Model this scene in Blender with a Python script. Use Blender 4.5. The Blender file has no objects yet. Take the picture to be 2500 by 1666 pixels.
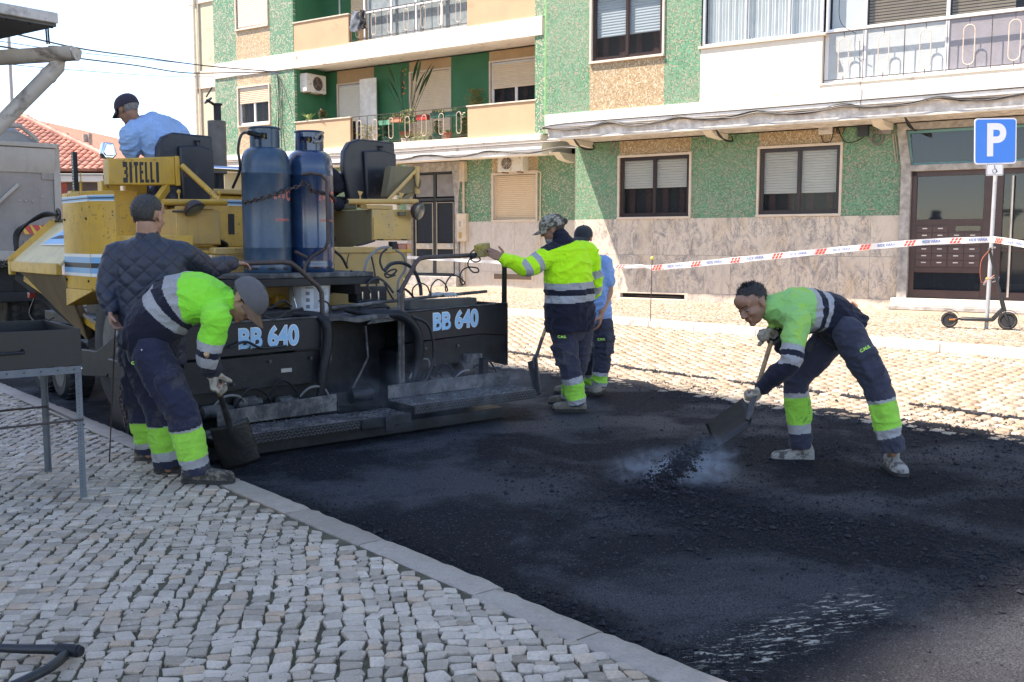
import bpy, bmesh, math, random
import numpy as np
from mathutils import Vector, Matrix, noise as mnoise
random.seed(7)
rng = np.random.default_rng(7)
C = bpy.context.scene.collection
scene = bpy.context.scene
PI = math.pi
rad = math.radians

# ------------------------------------------------------------------ camera
PITCH = rad(5.71); FPX = 2430.0; EYE = 1.55
cam_d = bpy.data.cameras.new('camera'); cam = bpy.data.objects.new('camera', cam_d); C.objects.link(cam)
cam_d.sensor_width = 36.0; cam_d.lens = FPX / 2500 * 36.0; cam_d.clip_start = 0.05; cam_d.clip_end = 3000
cam.location = (0, 0, EYE); cam.rotation_euler = (PI/2 - PITCH, 0, 0)
scene.camera = cam

# ------------------------------------------------------------------ light
SUN_DIR = Vector((1.78, 0.252, -3.2)).normalized()        # the way the sunlight travels
w = bpy.data.worlds.new('World'); scene.world = w; w.use_nodes = True
nt = w.node_tree; nt.nodes.clear()
sky = nt.nodes.new('ShaderNodeTexSky'); sky.sky_type = 'NISHITA'; sky.sun_disc = False
sky.sun_elevation = math.asin(-SUN_DIR.z)
sky.sun_rotation = math.atan2(-SUN_DIR.x, -SUN_DIR.y)
sky.altitude = 50; sky.air_density = 0.85; sky.dust_density = 0.1; sky.ozone_density = 2.6
bg = nt.nodes.new('ShaderNodeBackground'); bg.inputs['Strength'].default_value = 0.122
out = nt.nodes.new('ShaderNodeOutputWorld')
nt.links.new(sky.outputs[0], bg.inputs[0]); nt.links.new(bg.outputs[0], out.inputs[0])
sl = bpy.data.lights.new('sun', 'SUN'); sl.energy = 3.3; sl.angle = rad(0.5); sl.color = (1.0, 0.965, 0.92)
so = bpy.data.objects.new('sun', sl); C.objects.link(so)
so.rotation_euler = SUN_DIR.to_track_quat('-Z', 'Y').to_euler(); so.location = (-20, -5, 40)
scene.view_settings.view_transform = 'Standard'; scene.view_settings.look = 'None'
scene.view_settings.exposure = 1.93; scene.view_settings.gamma = 1.0
try:          # the camera's white balance is set for the open shade
    scene.view_settings.use_white_balance = True; scene.view_settings.white_balance_temperature = 7450; scene.view_settings.white_balance_tint = 16
except Exception: pass
try: scene.view_settings.use_curve_mapping = False
except Exception: pass
scene.cycles.max_bounces = 6; scene.cycles.volume_bounces = 1; scene.cycles.transparent_max_bounces = 12
scene.cycles.use_denoising = True

# ------------------------------------------------------------------ frames
class Frame:
    def __init__(s, ang): s.a = ang; s.c = math.cos(ang); s.s = math.sin(ang)
    def w(s, p): return Vector((p[0]*s.c - p[1]*s.s, p[0]*s.s + p[1]*s.c, p[2]))
    def i(s, p): return Vector((p[0]*s.c + p[1]*s.s, -p[0]*s.s + p[1]*s.c, p[2]))
ST = Frame(math.atan2(.651, .759))      # street: x across to the far side, y along the road away, z up
FA = Frame(math.atan2(-.556, .831))     # facades: x along to the right, y into the wall, z up
WO = Frame(0.0)
def ray(px, py):
    dx = (px-1250)/FPX; dy = -(py-833)/FPX
    return Vector((dx, math.cos(PITCH)+dy*math.sin(PITCH), -math.sin(PITCH)+dy*math.cos(PITCH)))
def hit(fr, px, py, ax, val):
    """where the line of sight through a photo pixel meets the plane (axis = value) of a frame"""
    r = fr.i(ray(px, py)); o = Vector((0, 0, EYE)); t = (val-o[ax])/r[ax]
    return o + r*t
def at(px, py, Y):
    r = ray(px, py); return Vector((0, 0, EYE)) + r*(Y/r.y)

# ------------------------------------------------------------------ meshes
def ortho(d):
    d = Vector(d).normalized(); a = Vector((0, 0, 1)) if abs(d.z) < .9 else Vector((1, 0, 0))
    x = d.cross(a).normalized(); return x, d.cross(x).normalized()
def spline(pts, n=6):
    P_ = [Vector(p) for p in pts]; P_ = [P_[0]*2-P_[1]] + P_ + [P_[-1]*2-P_[-2]]; o = []
    for k in range(1, len(P_)-2):
        a, b, c, d = P_[k-1:k+3]
        for j in range(n):
            t = j/n; o.append(.5*((2*b)+(c-a)*t+(2*a-5*b+4*c-d)*t*t+(3*b-a-3*c+d)*t**3))
    o.append(P_[-2]); return o
class MB:
    def __init__(s): s.v = []; s.f = []; s.m = []; s.mi = 0
    def add(s, vs, fs):
        o = len(s.v); s.v += [tuple(p) for p in vs]; s.f += [[i+o for i in f] for f in fs]; s.m += [s.mi]*len(fs); return s
    def box(s, x0, x1, y0, y1, z0, z1):
        vs = [(x, y, z) for z in (z0, z1) for y in (y0, y1) for x in (x0, x1)]
        return s.add(vs, [[0,2,3,1],[4,5,7,6],[0,1,5,4],[2,6,7,3],[0,4,6,2],[1,3,7,5]])
    def obox(s, c, size, R):
        h = [q/2 for q in size]; c = Vector(c)
        vs = [c + R @ Vector((x*h[0], y*h[1], z*h[2])) for z in (-1,1) for y in (-1,1) for x in (-1,1)]
        return s.add(vs, [[0,2,3,1],[4,5,7,6],[0,1,5,4],[2,6,7,3],[0,4,6,2],[1,3,7,5]])
    def bar(s, p0, p1, w_, h_, up=(0,0,1)):
        p0 = Vector(p0); p1 = Vector(p1); d = (p1-p0); L = d.length; d.normalize()
        x = d.cross(Vector(up)); 
        if x.length < 1e-4: x = d.cross(Vector((1,0,0)))
        x.normalize(); z = x.cross(d).normalized()
        R = Matrix((x, d, z)).transposed(); return s.obox((p0+p1)/2, (w_, L, h_), R)
    def tube(s, pts, r, n=8, closed=False):
        pts = [Vector(p) for p in pts]; rs = r if isinstance(r, (list, tuple)) else [r]*len(pts)
        N_ = len(pts); vs = []; px_ = None
        if len(rs) != N_: rs = list(np.interp(np.linspace(0, 1, N_), np.linspace(0, 1, len(rs)), rs))
        for k in range(N_):
            if closed: t = pts[(k+1) % N_]-pts[k-1]
            else: t = pts[min(k+1, N_-1)]-pts[max(k-1, 0)]
            if t.length < 1e-7: t = Vector((0,0,1))
            t.normalize()
            if px_ is None: x, y = ortho(t)
            else:
                x = px_ - t*px_.dot(t)
                if x.length < 1e-5: x, y = ortho(t)
                x.normalize(); y = t.cross(x)
            px_ = x
            for j in range(n):
                a = 2*PI*j/n; vs.append(pts[k]+x*math.cos(a)*rs[k]+y*math.sin(a)*rs[k])
        fs = []
        for k in range(N_ if closed else N_-1):
            for j in range(n):
                a = k*n+j; b = k*n+(j+1) % n; k2 = ((k+1) % N_)*n
                fs.append([a, b, k2+(j+1) % n, k2+j])
        if not closed: fs += [list(range(n))[::-1], [(N_-1)*n+j for j in range(n)]]
        return s.add(vs, fs)
    def cyl(s, p0, p1, r0, r1=None, n=16): return s.tube([p0, p1], [r0, r0 if r1 is None else r1], n)
    def lathe(s, prof, base=(0,0,0), axis=(0,0,1), n=24):
        b = Vector(base); ax = Vector(axis).normalized(); x, y = ortho(ax); vs = []; fs = []
        for r, h in prof:
            for j in range(n):
                a = 2*PI*j/n; vs.append(b+ax*h+x*r*math.cos(a)+y*r*math.sin(a))
        for k in range(len(prof)-1):
            for j in range(n):
                fs.append([k*n+(j+1) % n, k*n+j, (k+1)*n+j, (k+1)*n+(j+1) % n][::-1])
        fs += [list(range(n)), [(len(prof)-1)*n+j for j in range(n)][::-1]]
        return s.add(vs, fs)
    def prism(s, poly, ax, a0, a1):
        """poly: 2D points in the plane of the other two axes (in xyz order), pushed out along axis ax from a0 to a1"""
        n = len(poly); vs = []
        for a in (a0, a1):
            for p in poly:
                q = list(p); q.insert(ax, a); vs.append(tuple(q))
        fs = [list(range(n)), [n+j for j in range(n)][::-1]]
        for j in range(n): fs.append([j, n+j, n+(j+1) % n, (j+1) % n])
        return s.add(vs, fs)
    def ball(s, c, r, R=None, nu=14, nv=9):
        c = Vector(c); r = (r, r, r) if not isinstance(r, (list, tuple)) else r; vs = []; fs = []
        for k in range(nv+1):
            th = PI*k/nv
            for j in range(nu):
                a = 2*PI*j/nu; p = Vector((r[0]*math.sin(th)*math.cos(a), r[1]*math.sin(th)*math.sin(a), r[2]*math.cos(th)))
                vs.append(c+(R @ p if R else p))
        for k in range(nv):
            for j in range(nu): fs.append([k*nu+j, (k+1)*nu+j, (k+1)*nu+(j+1) % nu, k*nu+(j+1) % nu])
        return s.add(vs, fs)
    def loft(s, rings, cap=True):
        n = len(rings[0]); vs = [p for r in rings for p in r]; fs = []
        for k in range(len(rings)-1):
            for j in range(n): fs.append([k*n+j, k*n+(j+1) % n, (k+1)*n+(j+1) % n, (k+1)*n+j])
        if cap: fs += [list(range(n))[::-1], [(len(rings)-1)*n+j for j in range(n)]]
        return s.add(vs, fs)
    def build(s, name, mats, parent=None, bevel=0, smooth=35, seg=2, kind=None, label=None):
        org = Vector(parent['_org']) if parent is not None and '_org' in parent else Vector((0,0,0))
        me = bpy.data.meshes.new(name)
        me.from_pydata([tuple(Vector(p)-org) for p in s.v], [], s.f)
        if not isinstance(mats, (list, tuple)): mats = [mats]
        for m in mats: me.materials.append(m)
        if len(mats) > 1: me.polygons.foreach_set('material_index', s.m)
        if bevel or smooth:
            bm = bmesh.new(); bm.from_mesh(me); bmesh.ops.remove_doubles(bm, verts=bm.verts, dist=1e-5)
            bmesh.ops.recalc_face_normals(bm, faces=bm.faces); bm.to_mesh(me); bm.free()
        if smooth:
            me.polygons.foreach_set('use_smooth', [True]*len(me.polygons)); me.set_sharp_from_angle(angle=rad(smooth))
        o = bpy.data.objects.new(name, me); C.objects.link(o)
        if parent is not None: o.parent = parent; 
        if parent is not None and '_org' in parent: o['_org'] = parent['_org']
        if bevel:
            b = o.modifiers.new('b', 'BEVEL'); b.width = bevel; b.segments = seg; b.limit_method = 'ANGLE'; b.angle_limit = rad(40)
        if kind: o['kind'] = kind
        if label: o['label'] = label
        return o
def thing(name, label, cat, org=(0,0,0), fr=WO, group=None, kind=None):
    """an Empty at the thing's base; its parts are given in the frame's own coordinates"""
    o = bpy.data.objects.new(name, None); C.objects.link(o); o.empty_display_size = .1
    o.location = fr.w(org); o.rotation_euler = (0, 0, fr.a); o['_org'] = tuple(org)
    if label: o['label'] = label
    if cat: o['category'] = cat
    if group: o['group'] = group
    if kind: o['kind'] = kind
    return o
def struct(name, mb, mats, fr=WO, **k):
    o = mb.build(name, mats, None, **k); o.rotation_euler = (0, 0, fr.a)
    if 'kind' not in k or not k['kind']: o['kind'] = 'structure'
    return o
def copy_tree(o, parent=None):
    c = o.copy(); C.objects.link(c); c.parent = parent
    for ch in list(o.children): copy_tree(ch, c)
    return c
def text_obj(txt, size, name, mat, parent, loc, right, up, extrude=.001, bold=0, shear=0, center=True, sx=1, spacing=1):
    """lettering as flat raised geometry in the parent's frame"""
    cu = bpy.data.curves.new('t', 'FONT'); cu.body = txt; cu.size = size; cu.extrude = extrude; cu.offset = bold; cu.shear = shear
    cu.space_character = spacing
    if center: cu.align_x = 'CENTER'; cu.align_y = 'CENTER'
    to = bpy.data.objects.new('t', cu); C.objects.link(to)
    dg = bpy.context.evaluated_depsgraph_get(); me = bpy.data.meshes.new_from_object(to.evaluated_get(dg)); bpy.data.objects.remove(to)
    r = Vector(right).normalized(); u = Vector(up).normalized(); n = r.cross(u)
    org = Vector(parent['_org']); L = Vector(loc)-org
    M_ = Matrix((r*sx, u, n)).transposed().to_4x4(); M_.translation = L; me.transform(M_)
    me.materials.clear(); me.materials.append(mat)
    o = bpy.data.objects.new(name, me); C.objects.link(o); o.parent = parent; return o

# ------------------------------------------------------------------ materials
class NT:
    def __init__(s, m): s.t = m.node_tree; s.n = s.t.nodes; s.l = s.t.links
    def node(s, t, **k):
        n = s.n.new(t)
        for a, b in k.items(): setattr(n, a, b)
        return n
    def link(s, a, b): s.l.new(a, b)
    def coord(s, kind='Object', scale=None):
        n = s.node('ShaderNodeTexCoord').outputs[kind]
        if scale is None: return n
        m = s.node('ShaderNodeMapping'); s.link(n, m.inputs[0]); m.inputs['Scale'].default_value = scale if isinstance(scale, tuple) else (scale,)*3
        return m.outputs[0]
    def noise(s, vec, scale, detail=4, rough=.55, dist=0):
        n = s.node('ShaderNodeTexNoise'); s.link(vec, n.inputs['Vector']); n.inputs['Scale'].default_value = scale
        n.inputs['Detail'].default_value = detail; n.inputs['Roughness'].default_value = rough; n.inputs['Distortion'].default_value = dist
        return n.outputs[0]
    def ramp(s, f, stops, interp='LINEAR'):
        n = s.node('ShaderNodeValToRGB'); n.color_ramp.interpolation = interp; cr = n.color_ramp
        while len(cr.elements) < len(stops): cr.elements.new(.5)
        for e, (p, c) in zip(cr.elements, stops):
            e.position = p; e.color = (c, c, c, 1) if not isinstance(c, (tuple, list)) else (*c, 1)
        s.link(f, n.inputs[0]); return n.outputs[0]
    def mix(s, f, a, b, mode='MIX'):
        n = s.node('ShaderNodeMix', data_type='RGBA', blend_type=mode)
        for i, x in ((0, f), (6, a), (7, b)):
            if isinstance(x, (int, float)): n.inputs[i].default_value = x if i == 0 else (x, x, x, 1)
            elif isinstance(x, (tuple, list)): n.inputs[i].default_value = (*x, 1)
            else: s.link(x, n.inputs[i])
        return n.outputs[2]
    def math(s, op, a, b=0):
        n = s.node('ShaderNodeMath', operation=op)
        for i, x in ((0, a), (1, b)):
            if isinstance(x, (int, float)): n.inputs[i].default_value = x
            else: s.link(x, n.inputs[i])
        return n.outputs[0]
    def bump(s, h, strength, dist=.01, prev=None):
        n = s.node('ShaderNodeBump'); n.inputs['Strength'].default_value = strength; n.inputs['Distance'].default_value = dist
        s.link(h, n.inputs['Height'])
        if prev is not None: s.link(prev, n.inputs['Normal'])
        return n.outputs[0]
def base_mat(name):
    m = bpy.data.materials.new(name); m.use_nodes = True; t = NT(m); b = t.n['Principled BSDF']; return m, t, b
def scol(c, k): return tuple(min(1, x*k) for x in c)
_mats = {}
def mat(name, col, rough=.6, metal=0, var=.18, vs=4, bump=0, bs=60, dirt=None, spec=.5, alt=None, streak=0, coat=0, sheen=0):
    """general surface: colour varied by noise, optional grime of another colour, fine relief"""
    if name in _mats: return _mats[name]
    m, t, b = base_mat(name); v = t.coord()
    n1 = t.noise(v, vs, 5); c = t.mix(t.ramp(n1, [(.3, 0), (.7, 1)]), scol(col, 1-var), scol(alt or col, 1+var))
    r_in = None
    if streak:
        sv = t.coord(scale=(30, 30, 1.2)); sn = t.noise(sv, 1.0, 3)
        c = t.mix(t.math('MULTIPLY', t.ramp(sn, [(.52, 0), (.75, 1)]), streak), c, scol(col, .35))
    if dirt:
        dc, amt, ds = dirt
        dn = t.ramp(t.noise(v, ds, 6, .65, .3), [(max(0, .62-amt*.35), 0), (min(1, .74-amt*.2), 1)])
        c = t.mix(dn, c, dc)
        r_in = t.mix(dn, rough, min(1, rough+.3))
    t.link(c, b.inputs['Base Color'])
    if r_in is not None: t.link(r_in, b.inputs['Roughness'])
    else: b.inputs['Roughness'].default_value = rough
    b.inputs['Metallic'].default_value = metal; b.inputs['Specular IOR Level'].default_value = spec
    if coat: b.inputs['Coat Weight'].default_value = coat; b.inputs['Coat Roughness'].default_value = .12
    if sheen: b.inputs['Sheen Weight'].default_value = sheen
    if bump:
        h = t.noise(v, bs, 5, .6); t.link(t.bump(h, bump, .01), b.inputs['Normal'])
    _mats[name] = m; return m

def mosaic_mat(name, stops, pitch=.024, grout=(.33, .30, .24)):
    m, t, b = base_mat(name); v = t.coord()
    s = t.node('ShaderNodeVectorMath', operation='SNAP'); t.link(v, s.inputs[0]); s.inputs[1].default_value = (pitch, 5, pitch)
    wn = t.node('ShaderNodeTexWhiteNoise', noise_dimensions='3D'); t.link(s.outputs[0], wn.inputs['Vector'])
    c = t.ramp(wn.outputs[0], stops, 'CONSTANT')
    big = t.noise(v, 1.3, 4); c = t.mix(t.math('MULTIPLY', t.ramp(big, [(.35, 0), (.7, 1)]), .25), c, grout)
    fx = t.node('ShaderNodeSeparateXYZ'); t.link(v, fx.inputs[0])
    gx = t.math('FRACT', t.math('DIVIDE', fx.outputs[0], pitch)); gz = t.math('FRACT', t.math('DIVIDE', fx.outputs[2], pitch))
    g = t.math('MAXIMUM', t.math('LESS_THAN', gx, .12), t.math('LESS_THAN', gz, .12))
    c = t.mix(t.math('MULTIPLY', g, .7), c, grout)
    t.link(c, b.inputs['Base Color']); b.inputs['Roughness'].default_value = .45
    t.link(t.bump(t.math('SUBTRACT', 1, g), .5, .002), b.inputs['Normal']); return m
MOS_G = mosaic_mat('mosaic_green', [(0, (.022,.14,.06)), (.16, (.04,.22,.11)), (.45, (.06,.28,.145)), (.66, (.11,.32,.19)), (.8, (.33,.29,.21)), (.93, (.16,.20,.12))])
MOS_T = mosaic_mat('mosaic_tan', [(0, (.27,.16,.065)), (.2, (.37,.25,.12)), (.5, (.44,.31,.16)), (.75, (.52,.42,.27)), (.92, (.60,.53,.40))])
MOS_GB = mosaic_mat('mosaic_green_speckled', [(0, (.03,.19,.10)), (.35, (.06,.28,.155)), (.62, (.09,.32,.18)), (.78, (.42,.37,.27)), (.92, (.48,.46,.36))], .03)
MOS_TB = mosaic_mat('mosaic_tan_speckled', [(0, (.38,.26,.14)), (.3, (.50,.37,.20)), (.7, (.58,.46,.30)), (.9, (.64,.56,.42))], .03)
GREEN_P = mat('green_plaster', (.03,.155,.075), .7, var=.12, vs=2, bump=.15, bs=120)
PEACH = mat('peach_plaster', (.52,.35,.22), .8, var=.06, vs=1.5, bump=.1, bs=150, dirt=((.42,.30,.19), .08, 2))
TAN_P = mat('tan_plaster', (.46,.32,.19), .8, var=.1, vs=2, bump=.1, bs=150)
WHITE_P = mat('white_plaster', (.78,.74,.68), .8, var=.04, vs=2, bump=.12, bs=90, dirt=((.46,.40,.32), .05, 3), streak=.22)
CREAM_P = mat('cream_plaster', (.70,.66,.58), .8, var=.06, vs=2, bump=.1, bs=90, dirt=((.40,.34,.26), .1, 2.5), streak=.2)
PALE_P = mat('pale_green_plaster', (.50,.49,.38), .85, var=.1, vs=1.2, bump=.1, bs=80, dirt=((.33,.32,.25), .15, 2), streak=.3)
STONE_FR = mat('window_surround_stone', (.62,.53,.44), .6, var=.08, vs=6, bump=.1)
GREY_ST = mat('grey_stone', (.30,.28,.26), .6, var=.25, vs=9, bump=.1, alt=(.38,.36,.34))
BROWN_AL = mat('brown_aluminium', (.035,.022,.022), .35, var=.1, spec=.5)
WHITE_AL = mat('white_aluminium', (.72,.72,.74), .35, var=.04)
ALU = mat('aluminium', (.60,.61,.64), .35, metal=.6, var=.05)
SHUT_W = mat('shutter_white', (.76,.75,.69), .5, var=.03)
SHUT_C = mat('shutter_cream', (.66,.55,.41), .55, var=.04)
TEAL = mat('teal_paint', (.13,.30,.31), .5, var=.1)
DARKIN = mat('dark_interior', (.015,.016,.02), .8)
CURTAIN = mat('curtain_white', (.84,.88,.87), .9, var=.05)
BLACK_R = mat('black_rubber', (.012,.012,.014), .55, var=.2, vs=20, bump=.1, bs=200)
CABLE = mat('cable_black', (.015,.015,.017), .5)
CABLE_G = mat('cable_grey', (.20,.19,.18), .6)
def glass_mat(name, tint=(.03,.035,.045), rough=.03, trans=.45):
    m, t, b = base_mat(name); b.inputs['Base Color'].default_value = (*tint, 1); b.inputs['Roughness'].default_value = rough
    b.inputs['Specular IOR Level'].default_value = .8
    gl = b; tr = t.node('ShaderNodeBsdfTransparent'); mx = t.node('ShaderNodeMixShader'); mx.inputs[0].default_value = trans
    o = t.n['Material Output']; t.link(gl.outputs[0], mx.inputs[1]); t.link(tr.outputs[0], mx.inputs[2]); t.link(mx.outputs[0], o.inputs[0])
    tr.inputs[0].default_value = (.93, .95, .96, 1); return m
GLASS = glass_mat('window_glass'); GLASS_C = glass_mat('clear_glass', (.05,.055,.06), .04, .88)
# ================================================================== GROUND
def zone(v):
    """height of the street across its width (v across, metres)"""
    return np.interp(v, [-30, 2.62, 2.63, 8.5, 11.62, 11.63, 60], [0, 0, 0, 0, .235, .235, .235])
DIRT = mat('joint_dirt', (.13,.105,.075), .95, var=.4, vs=30, bump=.5, bs=150, alt=(.09,.085,.045))
SAND = mat('sandy_street', (.36,.285,.20), .95, var=.25, vs=3, bump=.5, bs=60, dirt=((.26,.18,.11), .2, 4))
def stone_mat(name, a, b_, dark, bump=.5, shade=.5):
    m, t, b = base_mat(name); v = t.coord(); g = t.node('ShaderNodeNewGeometry'); oi = t.node('ShaderNodeObjectInfo')
    r = t.math('FRACT', t.math('ADD', g.outputs['Random Per Island'], oi.outputs['Random']))
    c = t.ramp(r, [(0, scol(a, .66)), (.25, a), (.55, b_), (.72, scol(b_, 1.14)), (.8, (a[0]*1.1, a[1]*.92, a[2]*.78)), (.9, scol(a, .86)), (1, dark)])
    n = t.noise(v, 14, 6, .65); c = t.mix(t.ramp(n, [(.35, 0), (.75, 1)]), c, t.mix(.5, c, dark))
    n2 = t.noise(v, 1.1, 4); c = t.mix(t.math('MULTIPLY', t.ramp(n2, [(.4, 0), (.7, 1)]), shade), c, dark)
    f2 = t.noise(v, 95, 5, .75); c = t.mix(t.math('MULTIPLY', t.ramp(f2, [(.50, 0), (.66, 1)]), .42), c, scol(dark, .8)); c = t.mix(t.math('MULTIPLY', t.ramp(t.noise(v, 38, 3, .7), [(.55, 0), (.7, 1)]), .35), c, scol(b_, 1.15))
    t.link(c, b.inputs['Base Color']); b.inputs['Roughness'].default_value = .62
    h = t.noise(v, 70, 6, .65); t.link(t.bump(h, bump, .01), b.inputs['Normal']); return m
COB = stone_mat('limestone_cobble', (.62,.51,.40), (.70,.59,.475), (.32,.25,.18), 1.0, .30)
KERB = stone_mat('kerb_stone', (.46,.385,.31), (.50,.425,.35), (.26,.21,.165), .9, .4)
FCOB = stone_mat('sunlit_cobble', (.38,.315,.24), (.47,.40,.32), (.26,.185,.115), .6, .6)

# asphalt -------------------------------------------------------------
def asphalt_mat():
    m, t, b = base_mat('fresh_asphalt'); v = t.coord()
    fine = t.noise(v, 120, 4, .75); mid = t.noise(v, 45, 4, .6); big = t.noise(v, .9, 5, .6, .4)
    base = t.mix(t.ramp(fine, [(.44, 0), (.62, 1)]), (.002, .003, .006), (.030, .034, .046))
    patch = t.ramp(big, [(.45, 0), (.58, 1)])
    # the first pass beyond the seam is cooler, greyer and smoother
    c = t.mix(t.math('MULTIPLY', patch, .9), base, t.mix(t.ramp(fine, [(.40, 0), (.60, 1)]), (.010, .012, .018), (.105, .117, .138)))
    stones = t.node('ShaderNodeTexVoronoi'); t.link(v, stones.inputs['Vector']); stones.inputs['Scale'].default_value = 95
    sp = t.ramp(stones.outputs['Color'], [(.80, 0), (.90, 1)]); c = t.mix(t.math('MULTIPLY', sp, .6), c, (.12, .125, .14))
    lo = t.node('ShaderNodeAttribute'); lo.attribute_name = 'loose'; c = t.mix(t.math('MULTIPLY', lo.outputs['Fac'], .75), c, t.mix(t.ramp(fine, [(.46, 0), (.64, 1)]), (.0015, .002, .004), (.016, .019, .027)))
    yy = t.node('ShaderNodeSeparateXYZ'); t.link(v, yy.inputs[0]); sm = t.math('ADD', yy.outputs[1], t.math('MULTIPLY', t.noise(v, 1.6, 4), .9)); mat_sunpatch = t.ramp(t.math('MULTIPLY', sm, .25), [(.50, 1), (.62, 0)]); c = t.mix(t.math('MULTIPLY', mat_sunpatch, .6), c, t.mix(t.ramp(fine, [(.35, 0), (.65, 1)]), (.028, .029, .034), (.11, .11, .115)))  # smoother grey mat, its colour also lightened to strengthen the sun patch
    # scraped pale streaks of old road paint
    s = t.node('ShaderNodeSeparateXYZ'); t.link(v, s.inputs[0]); X, Y = s.outputs[0], s.outputs[1]
    def band(q, lo, hi, e):
        a = t.node('ShaderNodeMapRange', interpolation_type='SMOOTHSTEP'); t.link(q, a.inputs[0]); a.inputs[1].default_value = lo; a.inputs[2].default_value = lo+e
        c_ = t.node('ShaderNodeMapRange', interpolation_type='SMOOTHSTEP'); t.link(q, c_.inputs[0]); c_.inputs[1].default_value = hi-e; c_.inputs[2].default_value = hi; c_.inputs[3].default_value = 1; c_.inputs[4].default_value = 0
        return t.math('MULTIPLY', a.outputs[0], c_.outputs[0])
    msk = t.math('MULTIPLY', band(Y, 1.98, 2.34, .10), band(X, 2.66, 4.05, .25))
    mp = t.node('ShaderNodeMapping'); t.link(v, mp.inputs[0]); mp.inputs['Rotation'].default_value = (0, 0, ST.a-.22)
    m2 = t.node('ShaderNodeMapping'); t.link(mp.outputs[0], m2.inputs[0]); m2.inputs['Scale'].default_value = (9, 40, 1)
    st = t.ramp(t.noise(m2.outputs[0], 1.0, 5, .65, .5), [(.545, 0), (.58, 1)]); sp2 = t.ramp(t.noise(v, 75, 4, .7), [(.60, 0), (.66, 1)])
    msk2 = t.math('MULTIPLY', band(Y, 2.02, 2.50, .2), band(X, 2.62, 3.5, .3))
    c = t.mix(t.math('MULTIPLY', msk, t.math('MULTIPLY', t.math('MULTIPLY', st, t.ramp(t.noise(v, 24, 4, .7), [(.42, 0), (.52, 1)])), 1.0)), c, (.62, .58, .48)); c = t.mix(t.math('MULTIPLY', msk2, t.math('MULTIPLY', sp2, .8)), c, (.42, .41, .36))
    t.link(c, b.inputs['Base Color'])
    t.link(t.mix(patch, .8, .6), b.inputs['Roughness']); b.inputs['Specular IOR Level'].default_value = .16
    h = t.math('ADD', fine, t.math('MULTIPLY', mid, .8)); t.link(t.bump(h, 1.0, .016), b.inputs['Normal']); return m
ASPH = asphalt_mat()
TAR = mat('tar_crumb', (.007,.008,.012), .55, var=.6, vs=25, bump=.4, bs=300, alt=(.014,.016,.022), spec=.3)
HEAP = hit(ST, 1590, 1235, 2, 0.0)

def vnoise(x, y, sc, seed=0):
    """smooth value noise for arrays"""
    r = np.random.default_rng(seed).random((257, 257)); x = x*sc+seed*3.1; y = y*sc+seed*1.7
    xi = np.floor(x).astype(int); yi = np.floor(y).astype(int); fx = x-xi; fy = y-yi; fx = fx*fx*(3-2*fx); fy = fy*fy*(3-2*fy)
    g = lambda a, b: r[a % 257, b % 257]
    return (g(xi, yi)*(1-fx)+g(xi+1, yi)*fx)*(1-fy)+(g(xi, yi+1)*(1-fx)+g(xi+1, yi+1)*fx)*fy
def fbm(x, y, sc, seed=0, o=4):
    s = 0; a = .5
    for k in range(o): s = s+a*vnoise(x, y, sc*2**k, seed+k); a *= .5
    return s
def rough_mask(v, u):
    """where loose material lies thick on the mat: the ragged joint, the shovelled heap and the far edge"""
    m = np.exp(-(((v-4.6-.10*(3-u))/.55)**2)) * np.clip((5.2-u)/1.5, 0, 1) * np.clip((u-1.0)/.8, 0, 1)*.9
    m = np.maximum(m, np.exp(-((v-HEAP.x)**2/.30+(u-HEAP.y)**2/.22)))
    m = np.maximum(m, np.exp(-(((v-6.3)/.9)**2))*np.clip((5.6-u)/2, 0, 1)*.55)
    m = np.maximum(m, np.clip((v-7.1)/1.2, 0, 1)*.75)
    m = np.maximum(m, np.exp(-(((v-2.75)/.16)**2))*.8)
    return np.clip(m*(.55+.9*vnoise(v, u, 1.9, 5)), 0, 1)
def grid_obj(name, v0, v1, u0, u1, step, hf, m, kind='structure', parent=None):
    nv = int((v1-v0)/step)+1; nu = int((u1-u0)/step)+1
    V_, U_ = np.meshgrid(np.linspace(v0, v1, nv), np.linspace(u0, u1, nu)); Z = hf(V_, U_)
    co = np.stack([V_, U_, Z], -1).reshape(-1, 3); i = np.arange(nu*nv).reshape(nu, nv)
    q = np.stack([i[:-1, :-1], i[:-1, 1:], i[1:, 1:], i[1:, :-1]], -1).reshape(-1, 4)
    return raw_mesh(name, co, q, m, kind, parent)
def raw_mesh(name, co, q, m, kind=None, parent=None, smooth=True):
    me = bpy.data.meshes.new(name); n = len(q); k = q.shape[1]
    me.vertices.add(len(co)); me.vertices.foreach_set('co', co.astype(np.float32).ravel())
    me.loops.add(n*k); me.loops.foreach_set('vertex_index', q.astype(np.int32).ravel())
    me.polygons.add(n); me.polygons.foreach_set('loop_start', np.arange(0, n*k, k, dtype=np.int32))
    me.polygons.foreach_set('use_smooth', np.full(n, smooth)); me.materials.append(m); me.update(calc_edges=True); me.validate()
    o = bpy.data.objects.new(name, me); C.objects.link(o)
    if parent: o.parent = parent
    else: o.rotation_euler = (0, 0, ST.a)
    if kind: o['kind'] = kind
    return o
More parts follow.
